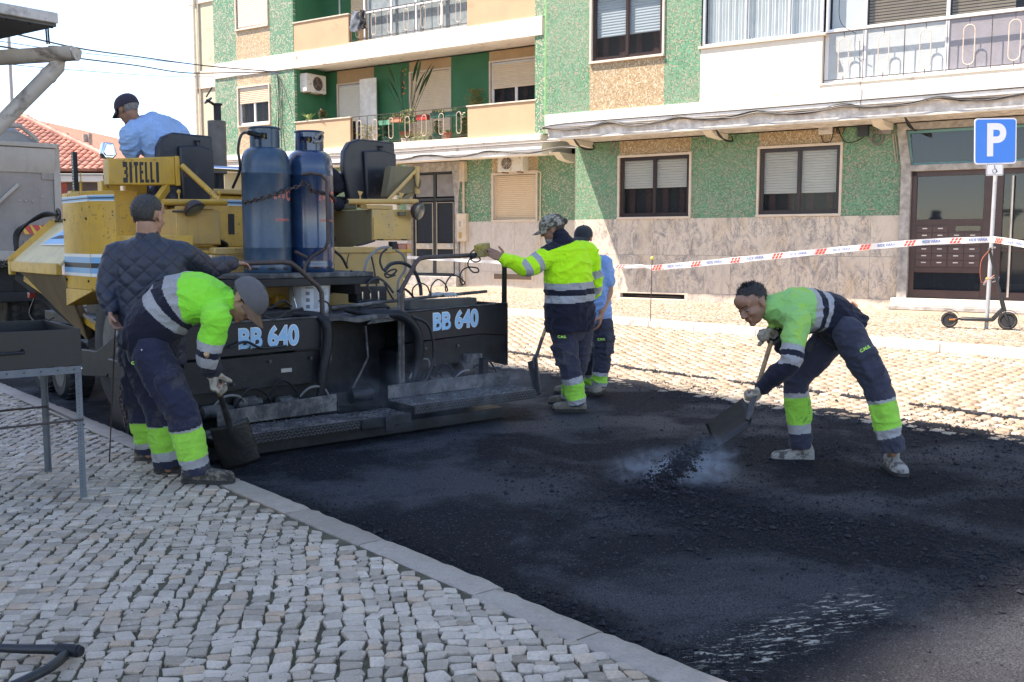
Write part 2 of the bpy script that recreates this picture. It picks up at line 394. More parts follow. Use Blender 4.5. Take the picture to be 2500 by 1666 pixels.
def asph_h(v, u):
    r = rough_mask(v, u)
    h = .003*fbm(v, u, 3, 1)+.004*fbm(v, u, 30, 2, 2)
    h = h + r*(.004+.016*fbm(v, u, 14, 3, 3)+.012*vnoise(v, u, 45, 9))
    h = h + .07*np.exp(-((v-HEAP.x)**2/.10+(u-HEAP.y)**2/.05))*(.6+.8*vnoise(v, u, 9, 11))
    seam = 4.46-.12*(3.6-u)*.9; h = h + .012/(1+np.exp((v-seam)/.012))*np.where(u < 5.6, 1, 0)
    e = v-7.95-.35*(vnoise(v*0, u, 1.1, 41)-.5)-.12*vnoise(v, u, 6, 42)
    h = h*(1-np.clip(e/.3, 0, 1))-.035*np.clip(e/.25, 0, 1)
    return h
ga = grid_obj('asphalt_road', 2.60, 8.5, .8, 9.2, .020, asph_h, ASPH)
co_ = np.empty(len(ga.data.vertices)*3, np.float32); ga.data.vertices.foreach_get('co', co_); co_ = co_.reshape(-1, 3)
at_ = ga.data.attributes.new('loose', 'FLOAT', 'POINT'); at_.data.foreach_set('value', rough_mask(co_[:, 0].astype(float), co_[:, 1].astype(float)).astype(np.float32))
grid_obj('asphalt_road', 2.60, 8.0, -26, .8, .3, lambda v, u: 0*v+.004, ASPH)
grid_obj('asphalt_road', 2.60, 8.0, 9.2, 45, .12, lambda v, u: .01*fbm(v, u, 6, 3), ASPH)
# everything below and around
mb = MB(); mb.add([(-400, -400, -.12), (400, -400, -.12), (400, 400, -.12), (-400, 400, -.12)], [[0, 1, 2, 3]])
struct('ground', mb, SAND, ST, smooth=0)
grid_obj('cobbled_road', 7.6, 11.62, -26, 60, .3, lambda v, u: zone(v)-.02, SAND)
o = grid_obj('far_pavement', 11.76, 34, -26, 80, 1.2, lambda v, u: 0*v+.33, SAND)
grid_obj('pavement', -20, 2.47, -26, 45, .5, lambda v, u: 0*v+.089, DIRT)

# ------------------------------------------------------------ near cobbles
def cobble_geo(c, hx, hy, ang, ztop, rs, dome=.0008, skirt=.026):
    """one hewn stone: worn rim, slightly domed top; returns 24 verts + faces"""
    n = 8; base = []
    for k, (x, y) in enumerate([(1, -.78), (1, .78), (.80, 1), (-.80, 1), (-1, .78), (-1, -.78), (-.80, -1), (.80, -1)]):
        base.append((x*hx*(1+rs.uniform(-.13, .10)), y*hy*(1+rs.uniform(-.20, .12))))
    sk = rs.uniform(-.22, .22); qk = [rs.uniform(.80, 1.06) for _ in range(4)]; base = [(x*qk[0 if x > 0 else 1]+y*sk, y*qk[2 if y > 0 else 3]) for x, y in base]; w1, w2 = rs.uniform(-.22, .22), rs.uniform(-.22, .22); base = [(x*(1+w1*y/hy*.5), y*(1+w2*x/hx*.5)) for x, y in base]
    ca, sa = math.cos(ang), math.sin(ang); tx, ty = rs.uniform(-.07, .07), rs.uniform(-.07, .07)
    vs = []
    for f, z in ((1.0, -skirt), (1.0, -.0032), (.95, 0), (.5, dome)):
        for x, y in base:
            px_, py_ = x*f, y*f; vs.append((c[0]+px_*ca-py_*sa, c[1]+px_*sa+py_*ca, ztop+z+px_*tx+py_*ty))
    fs = []
    for r in range(3):
        for j in range(n): fs.append([r*n+j, r*n+(j+1) % n, (r+1)*n+(j+1) % n, (r+1)*n+j])
    fs.append([3*n+j for j in range(4)]+[]) ; fs.append([3*n, 3*n+3, 3*n+4, 3*n+7]); fs.append([3*n+4, 3*n+5, 3*n+6, 3*n+7])
    fs[-3] = [3*n, 3*n+1, 3*n+2, 3*n+3]
    return vs, fs
pave = bpy.data.objects['pavement']
rs = random.Random(3); cells = []
def infr(v, u_, z, mg=60):
    p = ST.w((v, u_, z))-Vector((0, 0, EYE)); f = p.y*math.cos(PITCH)-p.z*math.sin(PITCH)
    if f < .3: return None
    x = 1250+FPX*p.x/f; y = 833-FPX*(p.y*math.sin(PITCH)+p.z*math.cos(PITCH))/f
    return (x, y, f) if -mg < x < 2500+mg and -mg < y < 1666+mg*2 else None
# the courses run away from the viewer, skew to the kerb, each one a file of hewn stones of unequal length
CA = rad(7.4)+ST.a; ax_, ay_ = (-math.sin(CA-2*ST.a), math.cos(CA-2*ST.a)), None
_d = ST.i(Vector((-math.sin(rad(7.4)), math.cos(rad(7.4)), 0))); _e = Vector((_d.y, -_d.x, 0)); ROWA = math.atan2(_e.y, _e.x)
pp = -9.0
while pp < 3.2:
    cw = rs.uniform(.058, .090); q_ = 2.2+rs.uniform(0, .1)
    while q_ < 14:
        cl = rs.uniform(.048, .092); P0 = _e*(pp+cw/2+.05*math.sin(q_*.9+pp*.3)+.016*math.sin(q_*4+pp*5)+rs.uniform(-.006, .006))+_d*(q_+cl/2+.02*math.sin(pp*7))
        if -3.5 < P0.x < 2.452 and P0.y > .3:
            k_ = infr(P0.x, P0.y, .1)
            if k_: cells.append((k_[2], (P0.x, P0.y), cw, cl))
        q_ += cl
    pp += cw
cells.sort(key=lambda a: a[0]); joined = MB()
for k, (dep, c, dv, du) in enumerate(cells):
    g = rs.uniform(.003, .011); zt = .1+rs.uniform(-.004, .004)+.006*math.sin(c[0]*2.3)*math.sin(c[1]*1.7)
    vs, fs = cobble_geo((0, 0) if k < 300 else c, (dv-g)/2*1.06, (du-g)/2*1.07, ROWA+rs.gauss(0, .10), zt, rs)
    ox_ = c[0] if k < 300 else 0; vs = [(min(x, 2.457-ox_), y, z) for x, y, z in vs]
    if k < 300:
        me = bpy.data.meshes.new('cobble'); me.from_pydata([(x, y, z-.1) for x, y, z in vs], [], fs); me.materials.append(COB)
        o = bpy.data.objects.new('cobble', me); C.objects.link(o)
        o.parent = pave; o.location = (c[0], c[1], .1)
    else: joined.add(vs, fs)
o = joined.build('cobbles', COB, pave, smooth=0, kind='stuff')
# moss, grit and crumbs of tar caught between the near stones
mb = MB()
for k in range(3600):
    dep, c, dv, du = cells[int(len(cells)*rs.random()**1.2)]
    x = c[0]+dv/2*rs.choice([-1, 1])+rs.uniform(-.006, .006); y = c[1]+rs.uniform(-.05, .05); r = rs.uniform(.002, .005)
    if x < 2.46: mb.ball((x, y, .096+r*.3), (r, r, r*.7), None, 5, 3)
mb.build('joint_grit', DIRT, pave, smooth=60, kind='stuff')
# kerb ---------------------------------------------------------------
kerb = thing('kerb', None, None, (2.54, 3, 0), ST, kind='structure')
u = -4.13; k = 0; rs = random.Random(11)
while u < 24:
    L = rs.uniform(.72, 1.0)
    if u < 3.12 < u+L+.25: L = 3.12-u
    a = MB(); n = max(4, int(L/.05)); off = (.014 if u > 3.0 else -.012)+rs.uniform(-.004, .004); top = .1+rs.uniform(-.003, .004)
    rings = []
    for j in range(n+1):
        y = u+.004+(L-.008)*j/n; e = .004*math.sin(j*1.7+u)+rs.uniform(-.004, .004); rr = .012+rs.uniform(0, .006)
        if j in (0, n): rr += .008
        x0 = 2.462+off+rs.uniform(-.002, .002); x1 = 2.625+off+e
        rings.append([(x0, y, -.1), (x0, y, top-.006), (x0+.008, y, top), (x1-rr*1.3, y, top+rs.uniform(-.0015, .0015)), (x1-rr*.3, y, top-rr*.4), (x1, y, top-rr*1.3), (x1+.004, y, -.1)])
    a.loft(rings); a.build('kerb_stone', KERB, kerb, smooth=50); u += L; k += 1

# far street: setts in the sun, joined (past counting) ----------------
def sett_field(v0, v1, u0, u1, sx, sy, hf, seed, gap=.012, vis=True, rise=.012):
    r = np.random.default_rng(seed); nu = int((u1-u0)/sy); nv = int((v1-v0)/sx)
    jj, ii = np.meshgrid(np.arange(nv), np.arange(nu)); off = (ii % 2)*.5*sx+r.uniform(-.01, .01, ii.shape)
    cv = v0+(jj+.5)*sx+off; cu = u0+(ii+.5)*sy; cv = cv.ravel(); cu = cu.ravel()
    cz = hf(cv)
    X = cv*ST.c-cu*ST.s; Y = cv*ST.s+cu*ST.c; f = Y*math.cos(PITCH)-(cz-EYE)*math.sin(PITCH); px_ = 1250+FPX*X/np.maximum(f, .1)
    py_ = 833-FPX*(Y*math.sin(PITCH)+(cz-EYE)*math.cos(PITCH))/np.maximum(f, .1)
    k = (px_ > -60) & (px_ < 2560) & (f > 1) & (cv < v1) & (py_ < 1720); cv = cv[k]; cu = cu[k]; cz = cz[k]; N_ = len(cv)
    hx = (sx-gap)/2*r.uniform(.86, 1.06, N_); hy = (sy-gap)/2*r.uniform(.84, 1.06, N_); z = cz+r.uniform(-.005, .006, N_)
    co = np.zeros((N_, 8, 3))
    for q, (a, b_) in enumerate([(-1, -1), (1, -1), (1, 1), (-1, 1)]):
        co[:, q, 0] = cv+a*hx; co[:, q, 1] = cu+b_*hy; co[:, q, 2] = z-.02
        co[:, q+4, 0] = cv+a*hx*.8+r.uniform(-.008, .008, N_); co[:, q+4, 1] = cu+b_*hy*.78+r.uniform(-.006, .006, N_); co[:, q+4, 2] = z+rise+r.uniform(-.003, .003, N_)
    fq = np.array([[4, 5, 6, 7], [0, 1, 5, 4], [1, 2, 6, 5], [2, 3, 7, 6], [3, 0, 4, 7]])
    fq = (np.arange(N_)[:, None, None]*8+fq[None]).reshape(-1, 4); return co.reshape(-1, 3), fq
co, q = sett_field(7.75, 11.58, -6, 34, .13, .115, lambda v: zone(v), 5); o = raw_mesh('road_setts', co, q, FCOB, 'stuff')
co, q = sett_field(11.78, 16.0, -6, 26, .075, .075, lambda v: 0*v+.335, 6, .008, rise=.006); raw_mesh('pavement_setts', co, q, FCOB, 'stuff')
fk = thing('far_kerb', None, None, (11.7, 8, 0), ST, kind='structure'); rs = random.Random(5)
u = -6
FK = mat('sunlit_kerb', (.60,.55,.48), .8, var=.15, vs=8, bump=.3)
while u < 30:
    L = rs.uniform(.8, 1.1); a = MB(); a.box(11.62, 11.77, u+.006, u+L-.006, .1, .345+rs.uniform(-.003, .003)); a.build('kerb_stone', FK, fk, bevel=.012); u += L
# dry weeds and sand along the far kerb
WEED = mat('dry_weeds', (.34,.25,.12), .9, var=.4, vs=20)
mb = MB()
for k in range(1500):
    v = 11.55-abs(rs.gauss(0, .07)); u = rs.uniform(3, 15); 
    if vnoise(np.array(0.), np.array(u), 1.4, 3) < .42: continue
    h = rs.uniform(.01, .045); a = rs.uniform(0, 6.28); z = float(zone(v)); w_ = .006
    mb.add([(v-w_, u, z), (v+w_, u, z), (v+math.cos(a)*h*.6, u+math.sin(a)*h*.8, z+h)], [[0, 1, 2]])
mb.build('dry_weeds', WEED, None, smooth=0, kind='stuff').rotation_euler = (0, 0, ST.a)

# loose tar crumbs on and beyond the mat -------------------------------
def crumbs(name, N_, vr, ur, dens, size, seed, hf, tar=TAR):
    r = np.random.default_rng(seed); v = r.uniform(*vr, N_); u = r.uniform(*ur, N_); k = r.random(N_) < dens(v, u); v = v[k]; u = u[k]
    s = size[0]*(1+r.pareto(3.2, len(v))*.8); s = np.minimum(s, size[1]); z = hf(v, u)
    oc = np.array([(1, 0, 0), (-1, 0, 0), (0, 1, 0), (0, -1, 0), (0, 0, 1), (0, 0, -1)], float)
    co = oc[None]*r.uniform(.6, 1.25, (len(v), 6, 1))*s[:, None, None]; co[:, :, 2] *= .75
    a = r.uniform(0, 6.28, len(v)); ca, sa = np.cos(a)[:, None], np.sin(a)[:, None]
    x = co[:, :, 0]*ca-co[:, :, 1]*sa; y = co[:, :, 0]*sa+co[:, :, 1]*ca; co[:, :, 0] = x+v[:, None]; co[:, :, 1] = y+u[:, None]; co[:, :, 2] += (z+s*.3)[:, None]
    fq = np.array([[0, 2, 4], [2, 1, 4], [1, 3, 4], [3, 0, 4], [2, 0, 5], [1, 2, 5], [3, 1, 5], [0, 3, 5]])
    fq = (np.arange(len(v))[:, None, None]*6+fq[None]).reshape(-1, 3); return raw_mesh(name, co.reshape(-1, 3), fq, tar, 'stuff', smooth=False)
crumbs('tar_crumbs', 90000, (2.66, 8.6), (.9, 6.6), lambda v, u: rough_mask(v, u)**1.3*1.3+.03, (.0045, .022), 21, asph_h)
def beyond(v, u):
    d = np.clip((9.5-v)/1.7, 0, 1)*(.30+1.0*vnoise(v*1.6, u*.35, 3.0, 31)); return np.clip(d, 0, 1)**2.0
crumbs('tar_crumbs', 80000, (7.6, 9.7), (1.2, 16), beyond, (.005, .018), 22, lambda v, u: zone(v)+.006)
crumbs('tar_clods', 9000, (2.7, 8.0), (1.0, 6.4), lambda v, u: rough_mask(v, u)**2.5, (.007, .021), 25, asph_h)
# ragged tar ridge where the new mat was cut off
def ridge(v, u): return np.exp(-((v-8.80-.05*vnoise(0*u, u, 2.2, 8))/.028)**2)*(vnoise(0*u, u, 3, 17) > .22)
crumbs('tar_ridge', 60000, (8.72, 9.05), (1.0, 14), ridge, (.008, .022), 23, lambda v, u: zone(v)+.012)
# ================================================================== BUILDINGS
def marble_mat(name, base, vein, warm, sc=1.0, amt=1.0):
    m, t, b = base_mat(name); v = t.coord(); oi = t.node('ShaderNodeObjectInfo')
    off = t.node('ShaderNodeVectorMath', operation='ADD'); sc_ = t.node('ShaderNodeVectorMath', operation='SCALE')
    cb = t.node('ShaderNodeCombineXYZ'); t.link(oi.outputs['Random'], cb.inputs[0]); t.link(oi.outputs['Random'], cb.inputs[2]); t.link(cb.outputs[0], sc_.inputs[0]); sc_.inputs[3].default_value = 37
    t.link(v, off.inputs[0]); t.link(sc_.outputs[0], off.inputs[1]); v2 = off.outputs[0]
    mp = t.node('ShaderNodeMapping'); t.link(v2, mp.inputs[0]); mp.inputs['Scale'].default_value = (1.5*sc, 1, .75*sc); v3 = mp.outputs[0]
    area = t.ramp(t.noise(v3, 1.1, 4, .6, .6), [(.36, 0), (.50, 1)]); smoke_ = t.ramp(t.noise(v3, 3.2, 9, .68, 1.6), [(.46, 0), (.66, 1)]); line = t.ramp(t.noise(v3, 2.3, 10, .66, 1.9), [(.478, 0), (.5, 1), (.524, 0)]); line2 = t.ramp(t.noise(v3, 5.5, 8, .6, 1.4), [(.485, 0), (.5, 1), (.515, 0)])
    c = t.mix(t.ramp(t.noise(v3, 1.6, 4), [(.52, 0), (.70, .75)]), base, warm)
    c = t.mix(t.math('MULTIPLY', t.math('MULTIPLY', area, smoke_), .8*amt), c, vein); c = t.mix(t.math('MULTIPLY', t.math('MULTIPLY', line, t.math('ADD', area, .25)), .6*amt), c, scol(vein, .75))
    c = t.mix(t.math('MULTIPLY', t.math('MULTIPLY', line2, area), .5*amt), c, scol(base, 1.2))
    t.link(c, b.inputs['Base Color']); b.inputs['Roughness'].default_value = .35; return m
MARB = marble_mat('veined_marble', (.62,.535,.44), (.16,.16,.185), (.55,.42,.28), .9)
MARB2 = marble_mat('pale_marble', (.60,.55,.50), (.36,.35,.35), (.56,.50,.42), 1.8, .55)
BWHITE = mat('warm_white_render', (.74,.68,.58), .8, var=.05, vs=1.2, bump=.12, bs=60, dirt=((.50,.44,.36), .04, 2.2), streak=.1)
SLAB = mat('slab_edge_render', (.82,.79,.75), .85, var=.05, vs=2.5, bump=.2, bs=60, dirt=((.34,.26,.18), .08, 3.5), streak=.25)
GREYSLAB = mat('mottled_grey_render', (.55,.52,.49), .85, var=.15, vs=7, bump=.4, bs=40, dirt=((.80,.77,.73), .4, 7))  # grey base with paler blotches
RAIL = mat('rail_iron', (.05,.045,.04), .6, var=.4, vs=30, dirt=((.22,.12,.06), .2, 20))
RINGM = mat('ring_iron_cream', (.62,.50,.40), .6, var=.1, dirt=((.28,.15,.08), .15, 25))

def F2(px, py, d): p = hit(FA, px, py, 1, d); return p.x, p.z
def shutter(parent, s0, s1, z0, z1, y, m, pitch=.05):
    a = MB(); n = max(2, int((z1-z0)/pitch)); h = (z1-z0)/n
    for k in range(n):
        z = z0+k*h; a.prism([(y-.004, z), (y-.012, z+h*.35), (y-.010, z+h*.8), (y+.002, z+h*.97), (y+.01, z+h*.97), (y+.01, z)], 0, s0, s1)
    return a.build('roller_shutter', m, parent, smooth=0)
def window(b, d, s0, s1, z0, z1, fm, sm, drop=.6, fw=.055, surround=True, inner='glass', sw=.045, ext=False):
    """a two-leaf sliding window in its stone surround; panes and shutter are its own pieces"""
    if surround:
        a = MB(); t = .035
        a.box(s0-sw, s1+sw, d-t, d+.12, z1, z1+sw); a.box(s0-sw, s1+sw, d-t-.02, d+.12, z0-sw, z0)
        a.box(s0-sw, s0, d-t, d+.12, z0, z1); a.box(s1, s1+sw, d-t, d+.12, z0, z1); a.build('window_surround', STONE_FR, b, bevel=.004)
    f = MB(); y0, y1 = d+.03, d+.085; w_ = fw; m = (s0+s1)/2
    f.box(s0, s1, y0, y1, z0, z0+w_); f.box(s0, s1, y0, y1, z1-w_, z1); f.box(s0, s0+w_, y0, y1, z0+w_, z1-w_); f.box(s1-w_, s1, y0, y1, z0+w_, z1-w_)
    f.box(m-w_*.45, m+w_*.45, y0-.01, y1, z0+w_, z1-w_)
    wi = f.build('window', fm, b, bevel=.004)
    for a_, c_, yy in ((s0+w_, m-w_*.45, y0+.02), (m+w_*.45, s1-w_, y0+.012)):
        p = MB(); p.box(a_-.004, c_+.004, yy, yy+.006, z0+w_-.004, z1-w_+.004); p.build('pane', GLASS_C if drop > 0 else GLASS, wi, smooth=0)
        g = MB(); q = .018
        g.box(a_, a_+q, yy-.012, yy+.016, z0+w_, z1-w_); g.box(c_-q, c_, yy-.012, yy+.016, z0+w_, z1-w_); g.box(a_, c_, yy-.012, yy+.016, z0+w_, z0+w_+q*1.3); g.box(a_, c_, yy-.012, yy+.016, z1-w_-q, z1-w_)
        g.build('sash', fm, wi, smooth=0)
    if drop > 0: shutter(wi, s0+w_, s1-w_, z1-w_-(z1-z0-2*w_)*drop, z1-w_, d+(.018 if ext else .115), sm)
    k = MB(); k.box(s0, s1, d+.34, d+.36, z0, z1); k.build('room_dark', DARKIN, wi, smooth=0)
    if drop < 1:
        k = MB()
        for q in range(4):
            x = s0+w_+(s1-s0)*(.05+.24*q); k.box(x, x+.12, d+.22, d+.23, z0+.05, z1-.1)
        k.build('curtain', mat('curtain_brown', (.07,.028,.026), .9, var=.4, vs=9), wi, smooth=0)
    return wi
def wall_cols(b, d, cols, z0, z1, th=.22, holes=()):
    """vertical strips of facade: (s0, s1, material); holes (s0,s1,z0,z1) are left open"""
    for s0, s1, m in cols:
        hs = [h for h in holes if h[0] < s1-.01 and h[1] > s0+.01]
        if not hs: a = MB(); a.box(s0, s1, d, d+th, z0, z1); a.build('wall', m, b, smooth=0); continue
        h = hs[0]; a = MB()
        if h[0] > s0+.005: a.box(s0, h[0], d, d+th, z0, z1)
        if h[1] < s1-.005: a.box(h[1], s1, d, d+th, z0, z1)
        x0, x1 = max(s0, h[0]), min(s1, h[1])
        if h[2] > z0+.005: a.box(x0, x1, d, d+th, z0, h[2])
        if h[3] < z1-.005: a.box(x0, x1, d, d+th, h[3], z1)
        if a.v: a.build('wall', m, b, smooth=0)
def railing(b, y, s0, s1, z0, z1, step, ring_w=.15, hang=.07):
    a = MB(); a.box(s0, s1, y-.016, y+.016, z1-.014, z1); a.box(s0, s1, y-.008, y+.008, z0+.05, z0+.064); r_ = a.build('railing', RAIL, b, smooth=0)
    n = int(round((s1-s0)/step)); st = (s1-s0)/n; H_ = z1-z0
    for k in range(n+1):
        x = s0+k*st; q = MB(); q.box(x-.006, x+.006, y-.006, y+.006, z0, z1-.014); q.build('baluster', RAIL, r_, smooth=0)
        if k < n:
            x += st/2; w_ = ring_w/2; zt = z1-.05-hang; zb = z0+.11
            pts = [(x+w_*math.cos(t), y-.012, zt-w_+w_*math.sin(t)) for t in [PI*j/8 for j in range(9)]]+[(x+w_*math.cos(t), y-.012, zb+w_+w_*math.sin(t)) for t in [PI+PI*j/8 for j in range(9)]]
            q = MB(); q.tube(pts, .0085, 6, closed=True); q.build('ring', RINGM, r_, smooth=40)
            q = MB(); q.box(x-.005, x+.005, y-.005, y+.005, zt, z1-.014); q.box(x-.005, x+.005, y-.005, y+.005, z0, zb); q.build('baluster', RAIL, r_, smooth=0)
    return r_
def cable(b, pts, r=.008, m=CABLE, name='cable', n=5, sm=5): a = MB(); a.tube(spline(pts, sm), r, n); return a.build(name, m, b, smooth=60)

# ---- right building -------------------------------------------------
RG, RU = 18.9, 17.7
rb = thing('apartment_building', 'nearest apartment block with green mosaic tiles, veined marble base and a brown entrance door', 'building', (-11, 18.9, .3), FA)
W1 = (-9.91, -8.33, 2.06, 3.30); W2 = (-6.87, -5.33, 2.07, 3.33); DO = (-4.07, .2, .42, 3.62)
wall_cols(rb, RG, [(-11, -9.93, MOS_G), (-9.93, -8.31, MOS_T), (-8.31, -6.89, MOS_G), (-6.89, -5.31, MOS_T), (-5.31, -4.23, MOS_G)], 2.02, 3.64, holes=[W1, W2])
wall_cols(rb, RG, [(.3, 6, MOS_G)], 2.02, 3.64); a = MB(); a.box(-4.23, .4, RG, RG+.22, 3.56, 3.64); a.build('wall', MOS_T, rb, smooth=0)
# marble dado, slab by slab, over a plinth course with vents
xs = [-11.0, -9.93, -9.12, -8.31, -7.42, -6.89, -6.1, -5.31, -4.74, -4.23]
for i in range(len(xs)-1):
    for z0, z1 in ((.50, 1.27), (1.274, 2.02)):
        a = MB(); a.box(xs[i]+.0015, xs[i+1]-.0015, RG-.012+.002*((i+int(z0*3)) % 2), RG+.2, z0, z1); a.build('marble_panel', MARB, rb, smooth=0)
    if not (-9.95 < xs[i] < -8.4):
        a = MB(); a.box(xs[i]+.0015, xs[i+1]-.0015, RG-.02, RG+.2, .30, .497); a.build('marble_panel', MARB, rb, smooth=0)
a = MB(); a.box(-9.93, -9.86, RG-.03, RG+.2, .33, .497); a.box(-8.38, -8.31, RG-.03, RG+.2, .33, .497); a.box(-9.86, -8.38, RG-.03, RG+.2, .465, .497); a.box(-9.86, -8.38, RG-.04, RG+.2, .3, .37); a.build('vent_frame', STONE_FR, rb, bevel=.004)
a = MB(); a.box(-9.86, -8.38, RG+.1, RG+.12, .37, .465); a.build('vent_dark', DARKIN, rb, smooth=0)
a = MB(); a.box(-9.5, -8.5, RG+.03, RG+.05, .40, .415); a.build('vent_bar', RAIL, rb, smooth=0)
p0 = F2(2082, 748, RG); a = MB(); a.prism([(p0[0]-.09, .30), (p0[0]-.09, .38), (p0[0], .45), (p0[0]+.09, .38), (p0[0]+.09, .30)], 1, RG-.03, RG+.1); a.build('drain_arch', mat('brick_arch', (.30,.14,.09), .8), rb, smooth=0)
a = MB(); a.prism([(p0[0]-.06, .301), (p0[0]-.06, .37), (p0[0], .42), (p0[0]+.06, .37), (p0[0]+.06, .301)], 1, RG-.034, RG-.031); a.build('drain_hole', DARKIN, rb, smooth=0)
window(rb, RG, *W1, BROWN_AL, SHUT_W, .52); window(rb, RG, *W2, BROWN_AL, SHUT_W, .70)
# canopy and cantilever
a = MB(); a.box(-11.0, 9, RU-.05, RG, 3.86, 4.13); a.build('canopy', SLAB, rb, bevel=.012)
a = MB(); a.box(-10.97, 9, RU+.02, RG, 3.66, 3.858); a.build('canopy_beam', GREYSLAB, rb, bevel=.01)
a = MB(); a.box(-10.98, 9, RU, RU+.09, 3.625, 3.657); a.build('canopy_lip', CREAM_P, rb, bevel=.006)
for s in (-10.75, -7.72, -4.6): a = MB(); a.prism([(RU+.35, 3.655), (RG, 3.655), (RG, 3.54), (RU+.55, 3.56)], 0, s, s+.2); a.build('bracket', CREAM_P, rb, bevel=.006)
# first floor front
WU = (-9.93, -8.40, 5.10, 6.42)
wall_cols(rb, RU, [(-11, -9.98, MOS_G), (-9.98, -8.36, MOS_T), (-8.36, -7.62, MOS_G)], 4.13, 8.2, holes=[WU])
window(rb, RU, *WU, BROWN_AL, mat('blind_blue_white', (.62,.70,.74), .5, var=.03), .66)
a = MB(); a.box(-7.62, -5.36, RU-.012, RU+.2, 4.13, 5.10); a.build('parapet', BWHITE, rb, bevel=.006)
a = MB(); a.box(-7.66, -5.30, RU-.05, RU+.22, 5.10, 5.145); a.build('coping', STONE_FR, rb, bevel=.006)
# moss line under the parapet
a = MB(); rs = random.Random(8)
for k in range(70): s = -7+rs.random()**.7*1.7; a.ball((s, RU-.035, 4.135), (rs.uniform(.006, .02), .01, rs.uniform(.004, .012)), None, 6, 4)
a.build('moss', mat('ochre_moss', (.38,.24,.05), .9), rb, kind='stuff')
# glazed balcony, left part, with net curtains
g = MB()
for s in (-7.60, -6.80, -6.0, -5.42): g.box(s, s+.05, RU+.02, RU+.08, 5.145, 8)
g.box(-7.6, -5.37, RU+.02, RU+.08, 5.145, 5.185); gl = g.build('window', ALU, rb, bevel=.004)
for s0, s1 in ((-7.55, -6.80), (-6.75, -6.0), (-5.95, -5.42)):
    p = MB(); p.box(s0, s1, RU+.04, RU+.046, 5.185, 8); p.build('pane', GLASS_C, gl, smooth=0)
q = MB(); N_ = 240; rings = []
for k in range(N_+1): s = -7.55+2.15*k/N_; y = RU+.14+.018*math.sin(k*.9)+.012*math.sin(k*.37+1); rings.append([(s, y, 5.17), (s, y, 8), (s, y+.004, 8), (s, y+.004, 5.17)])
q.loft(rings); q.build('curtain', CURTAIN, gl)
# right part: enclosed balcony behind the iron railing
g = MB(); X_ = [-5.36, -4.72, -3.40, -2.02, -.7, .6, 1.9]
FZ = 4.30
for s in X_: g.box(s, s+.055, RU+.16, RU+.22, FZ, 8)
for z in (FZ, 5.17, 7.6): g.box(X_[0], X_[-1], RU+.155, RU+.225, z, z+.05)
gl = g.build('window', WHITE_AL, rb, bevel=.004)
FROST = mat('frosted_glass', (.42,.46,.47), .25, var=.08, bump=.6, bs=90, spec=.8)
FROST2 = mat('frosted_glass_grey', (.25,.24,.26), .25, var=.1, bump=.6, bs=90, spec=.8)
BLIND = mat('blind_tan', (.30,.24,.17), .6, var=.1)
for k in range(len(X_)-1):
    p = MB(); p.box(X_[k]+.055, X_[k+1], RU+.185, RU+.19, FZ+.05, 5.17); p.build('pane', [FROST, FROST, FROST2][min(k, 2)], gl, smooth=0)
    p = MB(); p.box(X_[k]+.055, X_[k+1], RU+.185, RU+.19, 5.22, 7.6); p.build('pane', GLASS_C, gl, smooth=0)
    if k in (1, 2):
        q = MB()
        for j in range(48): q.box(X_[k]+.07, X_[k+1]-.02-(.35 if k == 2 else 0), RU+.26, RU+.264, 5.24+j*.05, 5.24+j*.05+.036)
        q.build('blind', BLIND, gl, smooth=0)
    else: q = MB(); q.box(X_[k]+.07, X_[k+1]-.02, RU+.30, RU+.31, 5.24, 7.6); q.build('blind', [CURTAIN, BLIND, BLIND, mat('curtain_mauve', (.20,.17,.19), .8)][min(k, 3)], gl, smooth=0)
a = MB(); a.box(-5.36, 9, RU-.0125, RU+.16, 4.13, 4.25); a.box(-5.4, 9, RU-.03, RU+.16, 4.25, 4.28); a.build('balcony_edge', BWHITE, rb, bevel=.004)
a = MB(); a.box(-7.62, 9, RU+.75, RU+.8, 4.13, 8.2); a.build('room_dark', DARKIN, rb, smooth=0)
railing(rb, RU+.05, -5.34, 1.96, 4.28, 5.14, .665, .17)
a = MB(); a.box(1.95, 9, RU, RU+.2, 4.13, 8.2); a.build('wall', MOS_G, rb, smooth=0)
a = MB(); a.box(-11, 9, RU-.02, RU+1.5, 8.2, 8.6); a.build('floor_slab', SLAB, rb)
a = MB(); a.box(-11, 9, RU, RU+11, 8.6, 14); a.build('upper_storeys', MOS_G, rb, smooth=0)
a = MB(); a.box(-10.98, 9, RG+.7, RG+10, .3, 3.7); a.box(-10.98, 9, RU+1.0, RG+10, 4.1, 8.3); a.build('core', DARKIN, rb, smooth=0)
a = MB(); a.box(-11, -10.98, RG, RG+10, .3, 3.7); a.box(-11.0, -10.98, RU+.22, RU+11, 4.1, 8.3); a.build('side_wall', PALE_P, rb, smooth=0)
